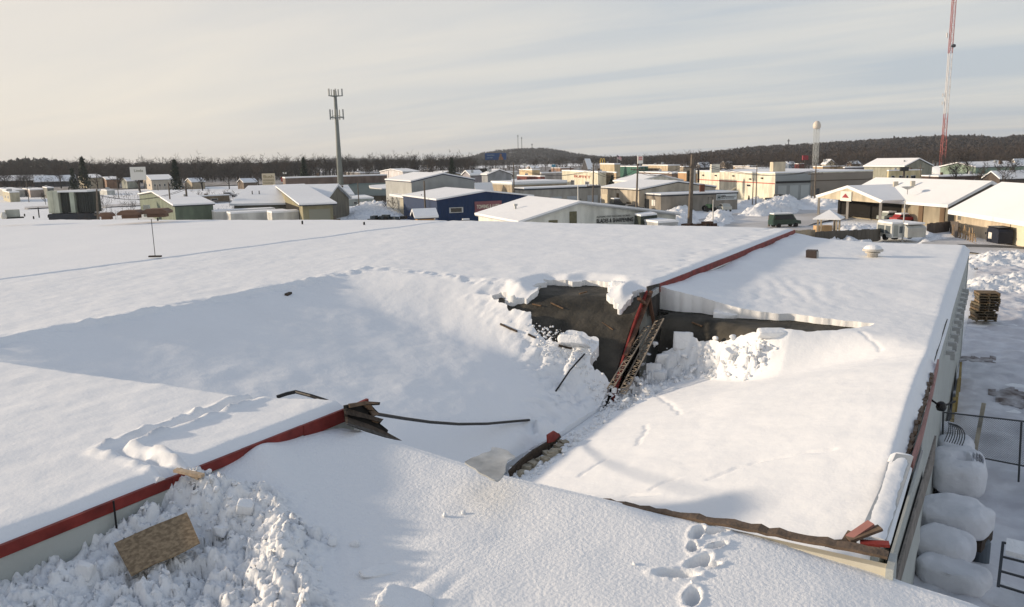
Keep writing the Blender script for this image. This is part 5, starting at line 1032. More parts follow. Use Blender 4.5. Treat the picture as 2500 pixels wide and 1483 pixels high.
for d_ in DEF:
    nm, lab, cat, xc, yb, yt, xl, xr, phi, wall, roof, rise = d_
    OBJ[nm] = bb = Bld(nm, lab, cat, xc, yb, yt, xl, xr, phi, tone(tuple(.86*w_ for w_ in wall)), roof, rise, snow=.3)
    rr_ = random.Random(len(OBJ)*7+1)
    for k in range(rr_.choice((1, 2, 2, 3))): bb.chimney(rr_.uniform(.15, .8), rr_.uniform(.15, .8), rr_.uniform(.5, 1.1)+(rise*.6 if roof != 'flat' else 0), rr_.uniform(.3, .9), MATS['galvanised'] if rr_.random() < .6 else BRN, 'vent_pipe')
    if bb.lr > 7 and roof == 'flat' and nm not in ('brown_store',):
        for k in range(3): bb.window('R', .08+.3*k, .2+.3*k, .25, .6)
    if nm in ('long_dark_house', 'grey_motel', 'twin_gable_house', 'cream_block', 'pale_bungalow', 'yellow_house', 'strip_mall', 'brown_store'):
        for k in range(4): bb.window('R', .1+.22*k, .17+.22*k, .3, .62)
    if nm in ('white_restaurant', 'beige_cube', 'beige_wing', 'cream_block', 'strip_mall', 'pale_bungalow', 'pavilion', 'tan_wing', 'garden_shed'):
        for k in range(2): bb.window('L', .2+.4*k, .32+.4*k, .3, .6)
OBJ['brown_store'].pane('R', .0, 1., .0, .50, 'awning_wall', mat('teal_wall', (.014, .045, .052), .6, var=.1, vs=.3), .3)
text(None, 'BUFFET', OBJ['white_restaurant'].Lf(.62, .72, .1), -OBJ['white_restaurant'].dl*OBJ['white_restaurant'].ll*.45, .9, mat('letter_red', (.35, .06, .04), .7), OBJ['white_restaurant'].root)
text(None, 'Country Stores', OBJ['strip_mall'].Lf(.85, .62, .1), -OBJ['strip_mall'].dl*OBJ['strip_mall'].ll*.6, 1.1, mat('letter_brown', (.10, .04, .02), .7), OBJ['strip_mall'].root, bold=.02)
# teal roofed store with a patch of snow
C = at(846, 500, 0); r_ = empty('teal_roofed_store', C, 'store with a huge bare teal roof carrying one oval patch of snow', 'store')
q = [at(800, 492, 3), at(942, 493, 3)]; z1_ = [ztop(at(800, 470, 0), 447), ztop(at(940, 470, 0), 446)]
A_, B_ = at(745, 494, 0), at(958, 492, 0); dd = (B_-A_)/np.linalg.norm(B_-A_); nn = np.array([-dd[1], dd[0], 0]); hA = ztop(A_, 480); D_ = 26; hB = ztop(A_+nn*D_, 448)
m = MB(); m.prism([A_, B_, B_+[0, 0, hA], A_+[0, 0, hA]], nn*D_); m.build('wall', wm_((.12, .10, .07)), r_)
m = MB(); m.add([A_+[0, 0, hA+.01]-nn*.5, B_+[0, 0, hA+.01]-nn*.5, B_+nn*D_+[0, 0, hB], A_+nn*D_+[0, 0, hB], A_+nn*D_+[0, 0, hA+.01], B_+nn*D_+[0, 0, hA+.01]], [(0, 1, 2, 3), (3, 2, 5, 4), (0, 3, 4), (1, 5, 2)]); m.build('roof', mat('teal_roof', (.010, .042, .042), .5, var=.12, vs=.15), r_)
sl = (hB-hA)/D_; cU = along(A_+[0, 0, (hA+hB)/2], dd, 885); m = MB(); V = [A_+dd*(cU+6.5*math.cos(a)*(1+.12*math.sin(5*a)))+nn*(D_*.66+5.0*math.sin(a)*(1+.15*math.cos(4*a))) for a in np.linspace(0, 6.28, 28)[:-1]]
V = [v+[0, 0, hA+sl*((v-A_)@nn)+.05] for v in V]; m.prism(V, (0, 0, .22)); m.build('snow_patch', SNOWF, r_)
# green/olive building group in the middle left
b = Bld('green_house', 'pale green gabled house with snowy roof behind the rooftop hoods', 'house', 432, 562, 505, 340, 520, 38, (.12, .15, .11), 'R', 1.25, snow=.22, peak=.5)
b = Bld('long_snow_roof_house', 'long house with a big bright snow roof in front of the small pole sign', 'house', 640, 540, 497, 560, 800, 62, (.16, .15, .12), 'L', 1, snow=.01) if False else None
def roofhouse(nm, lab, A, B, ya, yr, back, wallc, over=.5):
    """front eave from pixel A to B (ground pixels), eave height at row ya (at A), ridge row yr, ridge depth back"""
    C, E_ = at(*A, 0), at(*B, 0); d = (E_-C)/np.linalg.norm(E_-C); n = np.array([-d[1], d[0], 0]); Z = np.array([0, 0, 1.]); H = ztop(C, ya); rise = ztop(C+n*back, yr)-H; L_ = np.linalg.norm(E_-C)
    r = empty(nm, C, lab, 'house'); m = MB(); m.prism([C-Z*.3, C+n*2*back-Z*.3, C+n*2*back+Z*H, C+n*back+Z*(H+rise), C+Z*H][::-1], d*L_); m.build('wall', wm_(wallc), r)
    sl = rise/back; A_ = C-d*over; m = MB(); m.prism([A_-n*over+Z*(H-sl*over+.02), A_+n*back+Z*(H+rise+.02), A_+n*(2*back+over)+Z*(H-sl*over+.02), A_+n*(2*back+over)+Z*(H-sl*over+.32), A_+n*back+Z*(H+rise+.32), A_-n*over+Z*(H-sl*over+.32)][::-1], d*(L_+2*over)); m.build('roof_snow', SNOWF, r)
    return r, C, d, n, H, L_, rise
r_, C, d, n, H, L_, rise = roofhouse('long_snow_roof_house', 'long house with a big bright snow roof in front of the small pole sign', (575, 545), (792, 541), 500, 458, 7.5, (.16, .15, .12))
for t in (.12, .2): m = MB(); c = C+d*L_*t+n*3.5+[0, 0, H+rise*.45]; m.tube([c, c+[0, 0, .9]], .08, 6); m.build('vent_pipe', BLK, r_)
roofhouse('long_dark_house', 'long low dark brown building with sunlit snow roof at the far left', (-60, 460), (80, 457), 444, 431, 11, (.09, .06, .045))
roofhouse('blue_roofed_house', 'low dark building with a snowy roof just left of the dark spruce', (86, 459), (182, 456), 445, 431, 9, (.045, .05, .06))
b = Bld('olive_canopy_shed', 'olive gabled shed with a dark open front beside the white trailers', 'shed', 743, 566, 503, 640, 812, 38, (.24, .22, .14), 'R', 1.9, snow=.2, over=.5)
b.pane('L', .06, .96, .05, .9, 'opening', DARK, .04)
b.pane('R', .2, .9, .1, .85, 'side_panel', mat('shed_side', (.25, .25, .2), .8))
def trailer(xc, yb, yt, xl, xr, lab, phi=30, sx_=.35):
    C = at(xc, yb, 0); p = math.radians(phi); dr = np.array([math.sin(p), math.cos(p), 0]); dl = np.array([-math.cos(p), math.sin(p), 0]); H = ztop(C, yt); T = C+[0, 0, H]; lr, ll = min(along(T, dr, xr), 16), min(along(T, dl, xl), 3.2); Z = np.array([0, 0, 1.])
    r = empty('semi_trailer', C, lab, 'trailer'); m = MB(); m.prism([C+Z*1., C+dr*lr+Z*1., C+dr*lr+Z*H, C+Z*H][::-1], dl*ll); m.build('box', wm_((.5, .5, .47), .5), r)
    m = MB(); m.prism([C+Z*(H+.01), C+dr*lr+Z*(H+.01), C+dr*lr+dl*ll+Z*(H+.01), C+dl*ll+Z*(H+.01)], Z*.22); m.build('snow_cap', SNOWF, r)
    for t in (.1, .17, .85): m = MB(); m.tube([C+dr*lr*t+Z*.5-dl*.02, C+dr*lr*t+Z*.5+dl*(ll+.02)], .5, 12); m.build('wheel', BLK, r)
trailer(528, 560, 519, 500, 672, 'leftmost long white trailer with rounded snow on its roof'); trailer(566, 563, 523, 547, 702, 'middle white trailer overlapping the leftmost one'); trailer(667, 565, 521, 645, 743, 'shorter pale grey trailer in front of the olive shed')
# left snow field house with shaded roof
# power poles
def pole(x, yb, yt, lab, r=.14, arms=(), lean=0., mt=POLE, nm='utility_pole', cat='pole', tr=False, xt=None):
    P0 = at(x, yb, 0); zt = ztop(P0, yt); T = P0+[0, 0, zt]
    if xt is not None:
        dd_ = (xt-proj(T)[0])/pscale(T); T = T+np.array([math.cos(AZ), math.sin(AZ), 0])*dd_
    rt_ = empty(nm, P0, lab, cat); m = MB(); m.tube([P0-[0, 0, .2], T], [r*1.15, r*.8], 8); m.build('pole', mt, rt_)
    D = np.array([math.cos(AZ+.3), math.sin(AZ+.3), 0])
    for (dz, w) in arms:
        c = T-[0, 0, dz]; m = MB(); m.box(c, (w, .12, .14), AZ+.3); 
        for k in (-.45, -.2, .2, .45): m.tube([c+D*w*k, c+D*w*k+[0, 0, .28]], .05, 6)
        m.build('crossarm', mt, rt_)
    if tr:
        m = MB(); m.lathe(T-[.35, .1, 2.2], [(.1, -.45), (.25, -.4), (.25, .35), (.15, .45)], 10); m.build('transformer', GREY, rt_)
    return T
PT_ = [
 pole(1683, 562, 378, 'large leaning grey wooden pole right of the middle, tallest of the utility poles', .28, ((1.5, 2.2),), xt=1691),
 pole(1553, 524, 402, 'dark wooden pole in front of the beige workshop carrying a crossarm', .17, ((.8, 2.4),), xt=1557),
 pole(1447, 520, 402, 'slender pole with crossarm right of the grey garage range', .12, ((3.5, 2.4),), xt=1449),
 pole(1758, 478, 400, 'brown pole standing against the long white store', .17, ((.6, 2.6),)),
 pole(1256, 506, 398, 'pole with crossarm in front of the tan warehouse', .13, ((.8, 2.6),)),
 pole(1412, 590, 452, 'thin white flagpole in front of the white workshop', .06, (), mt=SIGNW, nm='flag_pole'),
 pole(1040, 548, 442, 'pole at the corner of the blue workshop', .13, ()),
 pole(877, 510, 443, 'thin pole in the snow right of the cell tower', .10, ()),
 pole(462, 545, 448, 'pole with two crossarms and a transformer above the green house', .17, ((.8, 2.2), (2.4, 1.8)), tr=True),
 pole(421, 552, 446, 'leaning thin pole left of the transformer pole', .12, (), xt=411),
 pole(388, 485, 452, 'short pole right of the white pole sign', .12, ()),
 pole(290, 484, 430, 'thin pole left of the white pole sign', .10, ()),
 pole(71, 494, 438, 'thin leaning pole near the cream garden shed', .10, (), xt=63),
 pole(240, 548, 463, 'dark pole with a side arm right of the twin tanks', .16, ((4.2, 1.6),), xt=236),
 pole(2276, 425, 392, 'pole with crossarms left of the red mast', .2, ((.6, 5), (2.5, 4))),
 pole(2244, 462, 402, 'thin lamp pole in front of the hill on the right', .1, ((1, 2),)),
 pole(1837, 500, 436, 'thin pole in front of the white store front', .09, ()),
 pole(1988, 500, 404, 'grey pole in front of the taupe store', .13, ((1.5, 3),)),
 pole(1980, 498, 455, 'short thin pole beside the snow bank', .08, ()),
 pole(1740, 556, 488, 'short grey stake right of the big leaning pole', .08, (), mt=GREY),
 pole(1877, 556, 526, 'brown fence stake right of the road', .12, ()),
 pole(2036, 566, 530, 'brown stake beside the gazebo', .12, ()),
 pole(2203, 590, 490, 'thin grey pole above the white camper', .07, (), mt=GREY),
 pole(2488, 430, 385, 'thin pole at the right picture edge', .12, ()),
 pole(1845, 505, 400, 'thin bare pole behind the white store', .09, ((.5, 3),)),
 pole(912, 436, 402, 'far lamp post right of the cell tower', .12, ((.1, 2),)),
 pole(1045, 440, 402, 'far pole with twin crossarms above the grey shed', .15, ((.4, 5), (1.4, 4))),
 pole(950, 452, 418, 'far thin pole left of the white hall', .12, ())]
# short stakes and vent on the far roof edge
def wire(a, b, sag, n=10):
    return [a*(1-t)+b*t-np.array([0, 0, sag*4*t*(1-t)]) for t in np.linspace(0, 1, n)]
for (i, j, lab) in ((0, 1, 'wires running from the big leaning pole to the dark pole'), (1, 2, 'wires between the dark pole and the slender pole'), (0, 17, 'long wires from the big leaning pole to the taupe store'), (2, 4, 'wires between the slender pole and the tan warehouse'), (8, 13, 'wires from the transformer pole toward the twin tanks'), (3, 17, 'wires in front of the long store')):
    m = MB()
    for k in (-.5, .5): m.tube(wire(PT_[i]+[k, 0, -.9], PT_[j]+[k, 0, -.9], 1.2), .03, 4)
    tag(m.build('power_line', BLK), lab, 'wires')
# --- cell tower
P0 = at(834, 490, 0); T = P0+[0, 0, ztop(P0, 222)]; r_ = empty('cell_tower', P0, 'tall grey cell tower pole with two rings of antennas', 'cell tower'); CTM = mat('tower_steel', (.20, .215, .20), .6, var=.08, vs=1); s_ = 1/pscale(P0)
m = MB(); m.tube([P0, P0*.5+T*.5, T], [s_*8.5, s_*5.5, s_*3.6], 12); m.build('mast', CTM, r_, True)
def ring(zrow, rad, nant, hant, full):
    z = ztop(P0, zrow); m = MB(); R_ = rad*s_
    pts = [P0+[R_*math.cos(a), R_*math.sin(a), z] for a in np.linspace(0, 2*math.pi, 4)[:-1]+.35]
    for i in range(3):
        m.bar(pts[i], pts[(i+1) % 3], s_*1.6); m.bar(pts[i], P0+[0, 0, z], s_*1.8); m.bar(pts[i], P0+[0, 0, z+s_*6*(1 if full else 0)], s_*1.2)
    m.build('platform', CTM, r_)
    for i in range(3):
        for t in np.linspace(.05, .95, nant):
            c = pts[i]*(1-t)+pts[(i+1) % 3]*t; m = MB(); m.box(c+[0, 0, hant*s_*(.30 if full else .45)], (s_*2.6, s_*1.6, hant*s_), random.uniform(0, 3)); m.build('antenna', mat('antenna_grey', (.30, .31, .30), .6), r_)
ring(235, 19, 3, 17, False); ring(288, 19, 3, 24, True)
# --- radio mast red/white
P0 = at(2299, 412, 0); Hm = ztop(P0, -60); s_ = 1/pscale(P0); r_ = empty('radio_mast', P0, 'very tall red and white lattice radio mast on the right', 'mast')
MR, MW = mat('mast_red', (.33, .10, .09), .7), mat('mast_white', (.60, .58, .56), .7)
z = 0.; i = 0; W0 = s_*5.2
bands = [(0, ztop(P0, 340), MR), (ztop(P0, 340), ztop(P0, 278), MR), (ztop(P0, 278), ztop(P0, 130), MW), (ztop(P0, 130), Hm, MR)]
for z0_, z1_, mm in bands:
    m = MB(); hw = W0*(1.35 if z0_ == 0 else 1.0); cs = [P0+[hw*math.cos(a), hw*math.sin(a), 0] for a in (0.4, 2.5, 4.6)]
    for c in cs: m.tube([c+[0, 0, z0_], c+[0, 0, z1_]], s_*.85, 5)
    zz = z0_; k = 0; st = hw*2.0
    while zz < z1_-st:
        for j in range(3):
            m.bar(cs[j]+[0, 0, zz], cs[(j+1) % 3]+[0, 0, zz+st], s_*.5) if k % 2 else m.bar(cs[(j+1) % 3]+[0, 0, zz], cs[j]+[0, 0, zz+st], s_*.5)
            m.bar(cs[j]+[0, 0, zz], cs[(j+1) % 3]+[0, 0, zz], s_*.5)
        zz += st; k += 1
    m.build('lattice_section', mm, r_)
m = MB(); m.lathe(P0+[s_*6, 0, ztop(P0, 113)], [(.5*s_, -4*s_), (4.5*s_, -3*s_), (5*s_, 0), (4.5*s_, 3*s_), (.5*s_, 4*s_)], 12); m.build('dish', TRIM, r_, True)
m = MB(); m.lathe(P0+[-s_*9, 0, ztop(P0, 86)], [(.5*s_, -6*s_), (1.6*s_, -5*s_), (1.6*s_, 5*s_), (.5*s_, 6*s_)], 8); m.build('antenna', MW, r_)
for zr, dx_ in ((213, 5), (252, -9), (232, -9)): m = MB(); c = P0+[s_*dx_, 0, ztop(P0, zr)]; m.box(c, (s_*2.5, s_*2.5, s_*8)); m.bar(c, P0+[0, 0, ztop(P0, zr)], s_); m.build('antenna', MW, r_)
# --- water tower
P0 = at(1990, 407.5, 0); P0 = CAM+(P0-CAM)*.75; P0[2] = 0; s_ = 1/pscale(P0); zb = ztop(P0, 314); r_ = empty('water_tower', P0, 'white ball shaped water tower on thin legs above the wooded hill', 'water tower')
m = MB(); R_ = 9.3*s_; prof = [(R_*.75, -1.5*s_), (R_*.97, 2.5*s_), (R_, 6*s_), (R_*.97, 9*s_), (R_*.8, 13.5*s_), (R_*.5, 16.5*s_), (R_*.1, 18*s_)]; m.lathe(P0+[0, 0, zb], prof, 20); m.build('tank', mat('tank_white', (.60, .54, .46), .5), r_, True)
m = MB(); cs = [P0+[R_*.72*math.cos(a), R_*.72*math.sin(a), 0] for a in np.arange(6)*math.pi/3]
for i in range(6):
    m.tube([cs[i], cs[i]+[0, 0, zb+s_]], .4*s_, 5)
    for k in range(5):
        z0_, z1_ = zb*k/5, zb*(k+1)/5; m.bar(cs[i]+[0, 0, z0_], cs[(i+1) % 6]+[0, 0, z1_], .3*s_); m.bar(cs[i]+[0, 0, z1_], cs[(i+1) % 6]+[0, 0, z1_], .4*s_)
m.tube([P0, P0+[0, 0, zb]], .7*s_, 8); m.build('leg_frame', mat('leg_haze_pale', (.42, .44, .43), .6), r_)  # distance haze mixed into the leg colour
# --- signs
def polesign(px, yb, y1, y0, w, lab, face, txts=(), nm='pole_sign', yaw=None, post=.25, twin=False, cat='sign', thick=1.2):
    P0 = at(px, yb, 0); z0_, z1_ = ztop(P0, y1), ztop(P0, y0); s_ = 1/pscale(P0); W_ = w*s_; a = AZ if yaw is None else yaw; X = np.array([math.cos(a), math.sin(a), 0]); Nn = np.array([math.sin(a), -math.cos(a), 0]); r = empty(nm, P0, lab, cat)
    m = MB(); [m.tube([P0+X*k*W_, P0+X*k*W_+[0, 0, z0_]], post, 8) for k in ((-.3, .3) if twin else (0,))]; m.build('post', mat('sign_post', (.05, .04, .035), .7), r)
    m = MB(); m.box(P0+[0, 0, (z0_+z1_)/2], (W_, thick, z1_-z0_), a); pn = m.build('panel', face, r)
    for (t, u, v, wu, hv, mt) in txts: text(None, t, P0-X*W_*.5+X*W_*u+Nn*(thick/2+.04)+[0, 0, z0_+(z1_-z0_)*v], X*W_*wu, (z1_-z0_)*hv, mt, pn, ext=.02)
    return P0, X, Nn, z0_, z1_, W_, r, pn
polesign(343, 478, 440, 408, 34, 'big white panel sign on a dark pole in front of the wood', SIGNW, (('Linda', .25, .62, .6, .28, mat('olive_ink', (.13, .12, .05), .7)),), yaw=AZ+.3)
polesign(659, 478, 453, 424, 30, 'cream sign board with brown lines of lettering above the long snow roof', mat('cream_sign', (.60, .52, .38), .7), (('Bush', .1, .62, .8, .36, mat('ink_brown', (.22, .17, .08), .7)), ('MODERNIZE', .07, .36, .86, .2, mat('ink_brown', (0, 0, 0))), ('FURNITURE', .07, .12, .8, .2, mat('ink_brown', (0, 0, 0)))), yaw=AZ+.15, thick=.8)
polesign(697, 452, 444, 433, 20, 'small red and white sign right of the cream board', mat('red_sign', (.30, .06, .05), .7), (), thick=.6); polesign(697, 452, 425, 421, 9, 'tiny white sign above the small red sign', SIGNW, (), thick=.4)
P0, X, Nn, z0_, z1_, W_, r_, pn = polesign(1211, 418, 391, 374, 52, 'blue billboard on a pole in front of the wooded hill', mat('billboard_blue', (.012, .07, .22), .5), (('THE SMILE', .08, .62, .36, .22, mat('pale_ink', (.4, .55, .65), .7)), ('CENTER', .08, .25, .28, .2, mat('pale_ink', (0, 0, 0)))), post=.5)
m = MB(); c = P0+X*W_*.24+Nn*.66+[0, 0, z0_]; hh = z1_-z0_; m.prism([c+X*W_*a+[0, 0, hh*b_] for a, b_ in ((-.1, 0), (.12, 0), (.10, .35), (.04, .5), (.05, .8), (0, .92), (-.05, .8), (-.05, .5), (-.09, .35))], Nn*.03); m.build('picture', mat('bb_brown', (.30, .17, .09), .7), pn)
# golden arches
P0 = at(1471, 420, 0); s_ = 1/pscale(P0); z0_ = ztop(P0, 400); r_ = empty('arch_sign', P0, 'tall yellow double arch sign on a pole', 'sign'); m = MB(); X = np.array([math.cos(AZ), math.sin(AZ), 0])
for k in (-1, 1):
    m.tube([P0+X*(k*2.9+2.7*math.cos(a))*s_+[0, 0, z0_+12.5*s_*abs(math.sin(a))**.8] for a in np.linspace(0, math.pi, 14)], .75*s_, 6)
m.build('arches', mat('arch_yellow', (.75, .50, .06), .5), r_); m = MB(); m.box(P0+[0, 0, z0_-2*s_], (14*s_, 1., 3*s_), AZ); m.build('panel', mat('arch_red', (.25, .04, .05), .6), r_); m = MB(); m.tube([P0, P0+[0, 0, z0_-3*s_]], .8*s_, 6); m.build('post', TRIM, r_)
# flag
P0 = at(1507, 420, 0); s_ = 1/pscale(P0); zt = ztop(P0, 378); r_ = empty('large_flag', P0, 'large red and white striped flag with dark canton drooping from a pole', 'flag'); m = MB(); m.tube([P0, P0+[0, 0, zt]], .35*s_, 6); m.build('pole', GREY, r_)
for k in range(6):
    m = MB(); a_ = zt-s_*(1+1.35*k); m.prism([P0+[0, 0, a_], P0+[0, 0, a_-1.35*s_], P0+X*9.5*s_+[0, .4, a_-1.35*s_-6*s_], P0+X*9.5*s_+[0, .4, a_-6*s_]], (.02, -.1, 0)); m.build('stripe', mat('flag_red', (.35, .06, .07), .8) if k % 2 == 0 else mat('flag_white', (.6, .56, .54), .8), r_)
m = MB(); a_ = zt-s_; m.prism([P0+[0, -.15, a_], P0+[0, -.15, a_-4*s_], P0+X*4.2*s_+[0, -.15, a_-6.6*s_], P0+X*4.2*s_+[0, -.15, a_-2.6*s_]], (.02, -.1, 0)); m.build('canton', mat('flag_dark', (.06, .05, .09), .8), r_)
# red/white tall sign
P0, X, Nn, z0_, z1_, W_, r_, pn = polesign(1563, 424, 400, 381, 13, 'tall white framed sign with a red panel on top', SIGNW, (), twin=True, post=.4)
m = MB(); m.box(P0+Nn*.66+[0, 0, z0_+(z1_-z0_)*.66], (W_*.7, .06, (z1_-z0_)*.45), AZ); m.build('red_panel', mat('sign_soft_red', (.55, .22, .2), .7), pn); text(None, 'OPEN', P0-X*W_*.3+Nn*.72+[0, 0, z0_+(z1_-z0_)*.58], X*W_*.6, (z1_-z0_)*.25, SIGNW, pn)
polesign(2205, 452, 418, 408, 21, 'black rectangular sign on a black post before the yellow house', INK, (), yaw=AZ+.1, post=.25, thick=.5)
polesign(1964, 424, 391, 380, 13, 'tall dark red sign on a pole above the red building', mat('deep_red', (.25, .03, .04), .6), (), post=.3)
polesign(1352, 424, 408, 402, 9, 'small blue and white pole sign left of the A frame', mat('sign_blue', (.05, .22, .32), .6), (), post=.2); polesign(1281, 420, 405, 400, 8, 'small white pole sign in the far trees', SIGNW, (), post=.2)
# arched white roof
P0 = at(2093, 424, 0); s_ = 1/pscale(P0); r_ = empty('arched_shed', P0, 'white half round arched shed far behind the long store', 'shed'); m = MB(); pr = [P0+X*16*s_*math.cos(a)+[0, 0, 3*s_+14*s_*math.sin(a)] for a in np.linspace(0, math.pi, 14)]; m.prism([pr[0]-[0, 0, pr[0][2]]]+pr+[pr[-1]-[0, 0, pr[-1][2]]], -Nn*12); m.build('shell', mat('arch_white', (.6, .58, .54), .7), r_)
# A frame
b = Bld('a_frame_house', 'dark A frame house with a steep grey roof in the middle of town', 'house', 1436, 440, 414, 1420, 1448, 38, (.05, .05, .055), 'R', 4.2, snow=.05, over=.1)
b.pane('L', .35, .65, .2, .9, 'window', SIGNW)
# domed snow roof near mast
P0 = at(2300, 428, 0); s_ = 1/pscale(P0); r_ = empty('domed_house', P0, 'white snow domed low house at the foot of the red mast', 'house'); m = MB(); m.lathe(P0, [(46*s_, 3*s_), (44*s_, 8*s_), (30*s_, 17*s_), (16*s_, 22*s_), (2*s_, 23*s_)], 24); m.build('roof_snow', SNOWF, r_, True); m = MB(); m.box(P0-Nn*30*s_*-1+[0, 0, 3*s_], (30*s_, 4, 7*s_), AZ); m.build('wall', wm_((.28, .17, .12)), r_)
# --- rooftop things at the far edge of the upper roof
def hood(px, y, w, h, dp, lab, seed=0):
    P0 = at(px, y, 5.45); s_ = 1/pscale(P0); X = np.array([math.cos(AZ+.1), math.sin(AZ+.1), 0]); Yv = np.array([-X[1], X[0], 0]); W_, H_ = w*s_, h*s_; r = empty('rooftop_hood', P0, lab, 'roof vent')
    Bm = mat('hood_brown', (.17, .105, .075), .8, var=.1, vs=2); m = MB(); m.box(P0+[0, 0, H_*.25], (W_*.72, W_*.5, H_*.5), AZ+.1); m.build('curb', Bm, r)
    m = MB(); prf = [(-.5, .42), (-.5, .7), (-.32, .98), (.32, .98), (.5, .7), (.5, .42)]; m.prism([P0+X*W_*a-Yv*W_*.4+[0, 0, H_*b_] for a, b_ in prf], Yv*W_*.8); m.build('hood', Bm, r)
hood(262, 536, 30, 17, 0, 'smallest brown rooftop hood left of the other two'); hood(322, 533, 52, 20, 0, 'wide brown rooftop hood in the middle of the three'); hood(386, 530, 58, 21, 0, 'widest brown rooftop hood beside the grey duct')
P0 = at(360, 529, 5.45); s_ = 1/pscale(P0); m = MB(); m.box(P0+[0, 0, 14*s_], (13*s_, 10*s_, 28*s_), AZ); tag(m.build('roof_duct', wm_((.42, .45, .40))), 'pale grey upright duct between the brown rooftop hoods', 'duct')
P0 = at(32, 533, 5.40); s_ = 1/pscale(P0); r_ = empty('rooftop_unit', P0, 'grey box shaped air unit at the left end of the far roof edge', 'air unit'); m = MB(); m.box(P0+[0, 0, 11*s_], (30*s_, 20*s_, 19*s_), AZ+.6); m.build('casing', wm_((.36, .37, .33)), r_); m = MB(); m.box(P0+np.array([math.cos(AZ), math.sin(AZ), 0])*4*s_+[0, 0, 1*s_], (38*s_, 22*s_, 3*s_), AZ+.6); m.build('base', BLK, r_)
P0 = at(10, 535, 5.40); m = MB(); m.lathe(P0, [(5*s_, 0), (7*s_, 6*s_), (5*s_, 12*s_), (3*s_, 16*s_)], 12); tag(m.build('white_vent', wm_((.6, .58, .52)), None, True), 'white rounded vent left of the grey air unit', 'roof vent')
P0 = at(96, 532, 5.42); m = MB(); m.tube([P0, P0+[0, 0, 25*s_]], 1.3*s_, 8); tag(m.build('roof_pipe', BLK), 'short dark upright pipe on the far roof edge', 'pipe')
for i, (x, y) in enumerate(((60, 526), (118, 529), (385, 536), (738, 544), (889, 547), (82, 532))):
    P0 = at(x, y, 5.5); m = MB(); m.lathe(P0, [(1.6*s_, -.1), (1.8*s_, .06), (1.2*s_, .12)], 8); tag(m.build('roof_stub', BLK), 'tiny dark pipe stub in the far roof snow, %s' % ('left of the air unit', 'in front of the twin coolers', 'below the widest hood', 'in front of the olive shed', 'left of the blue workshop', 'beside the short upright pipe')[i], 'pipe', 'pipe stubs in the far roof snow')
# twin dark tanks with pale panel
P0 = at(158, 545, 0); s_ = 1/pscale(P0); r_ = empty('twin_cooler', P0, 'large pair of dark ribbed coolers with a pale panel behind the far roof edge', 'cooler'); z0_, z1_ = ztop(P0, 520), ztop(P0, 466)
Xd = np.array([math.cos(AZ), math.sin(AZ), 0]); Yd = np.array([-Xd[1], Xd[0], 0])
for k, (x0_, x1_, c_) in enumerate(((-28, -14, (.55, .56, .44)), (-14, -1, (.50, .52, .42)), (-1, 26, (.035, .04, .03)), (26, 37, (.40, .44, .36)), (37, 76, (.02, .028, .035)))):
    m = MB(); cx = (x0_+x1_)/2*s_; w_ = (x1_-x0_)*s_
    if k in (2, 4):
        pr = [P0+Xd*(cx+w_*.5*math.cos(a))-Yd*(w_*.28*math.sin(a)) for a in np.linspace(0, math.pi, 10)]+[P0+Xd*(cx-w_*.5)+Yd*2.5, P0+Xd*(cx+w_*.5)+Yd*2.5]
        m.prism([p+[0, 0, z0_] for p in pr], (0, 0, z1_-z0_-.3)); 
    else: m.box(P0+Xd*cx+Yd*.6+[0, 0, (z0_+z1_)/2], (w_*.96, 3, z1_-z0_), AZ)
    m.build('panel' if k not in (2, 4) else 'tank', ribbed('tank_rib', (.03, .035, .033), (.85, .52, 0), .35, depth=.05) if k in (2, 4) else wm_(c_), r_)
m = MB(); m.prism([P0+Xd*a*s_+Yd*b_+[0, 0, z1_-.28] for a, b_ in ((-2, -.9), (75, -1.6), (76, 3), (-2, 3))], (0, 0, .3)); m.build('snow_cap', SNOWF, r_)
m = MB(); [m.box(P0+Xd*a*s_+[0, 0, z0_/2], (.3, .3, z0_)) for a in (-25, 0, 30, 72)]; m.box(P0+Xd*25*s_+[0, 0, z0_/2-.1], (104*s_, 2.6, z0_), AZ); m.build('stand', TRIM, r_)
# faint steam
m = MB(); P0 = at(478, 545, 0); s_ = 1/pscale(P0)
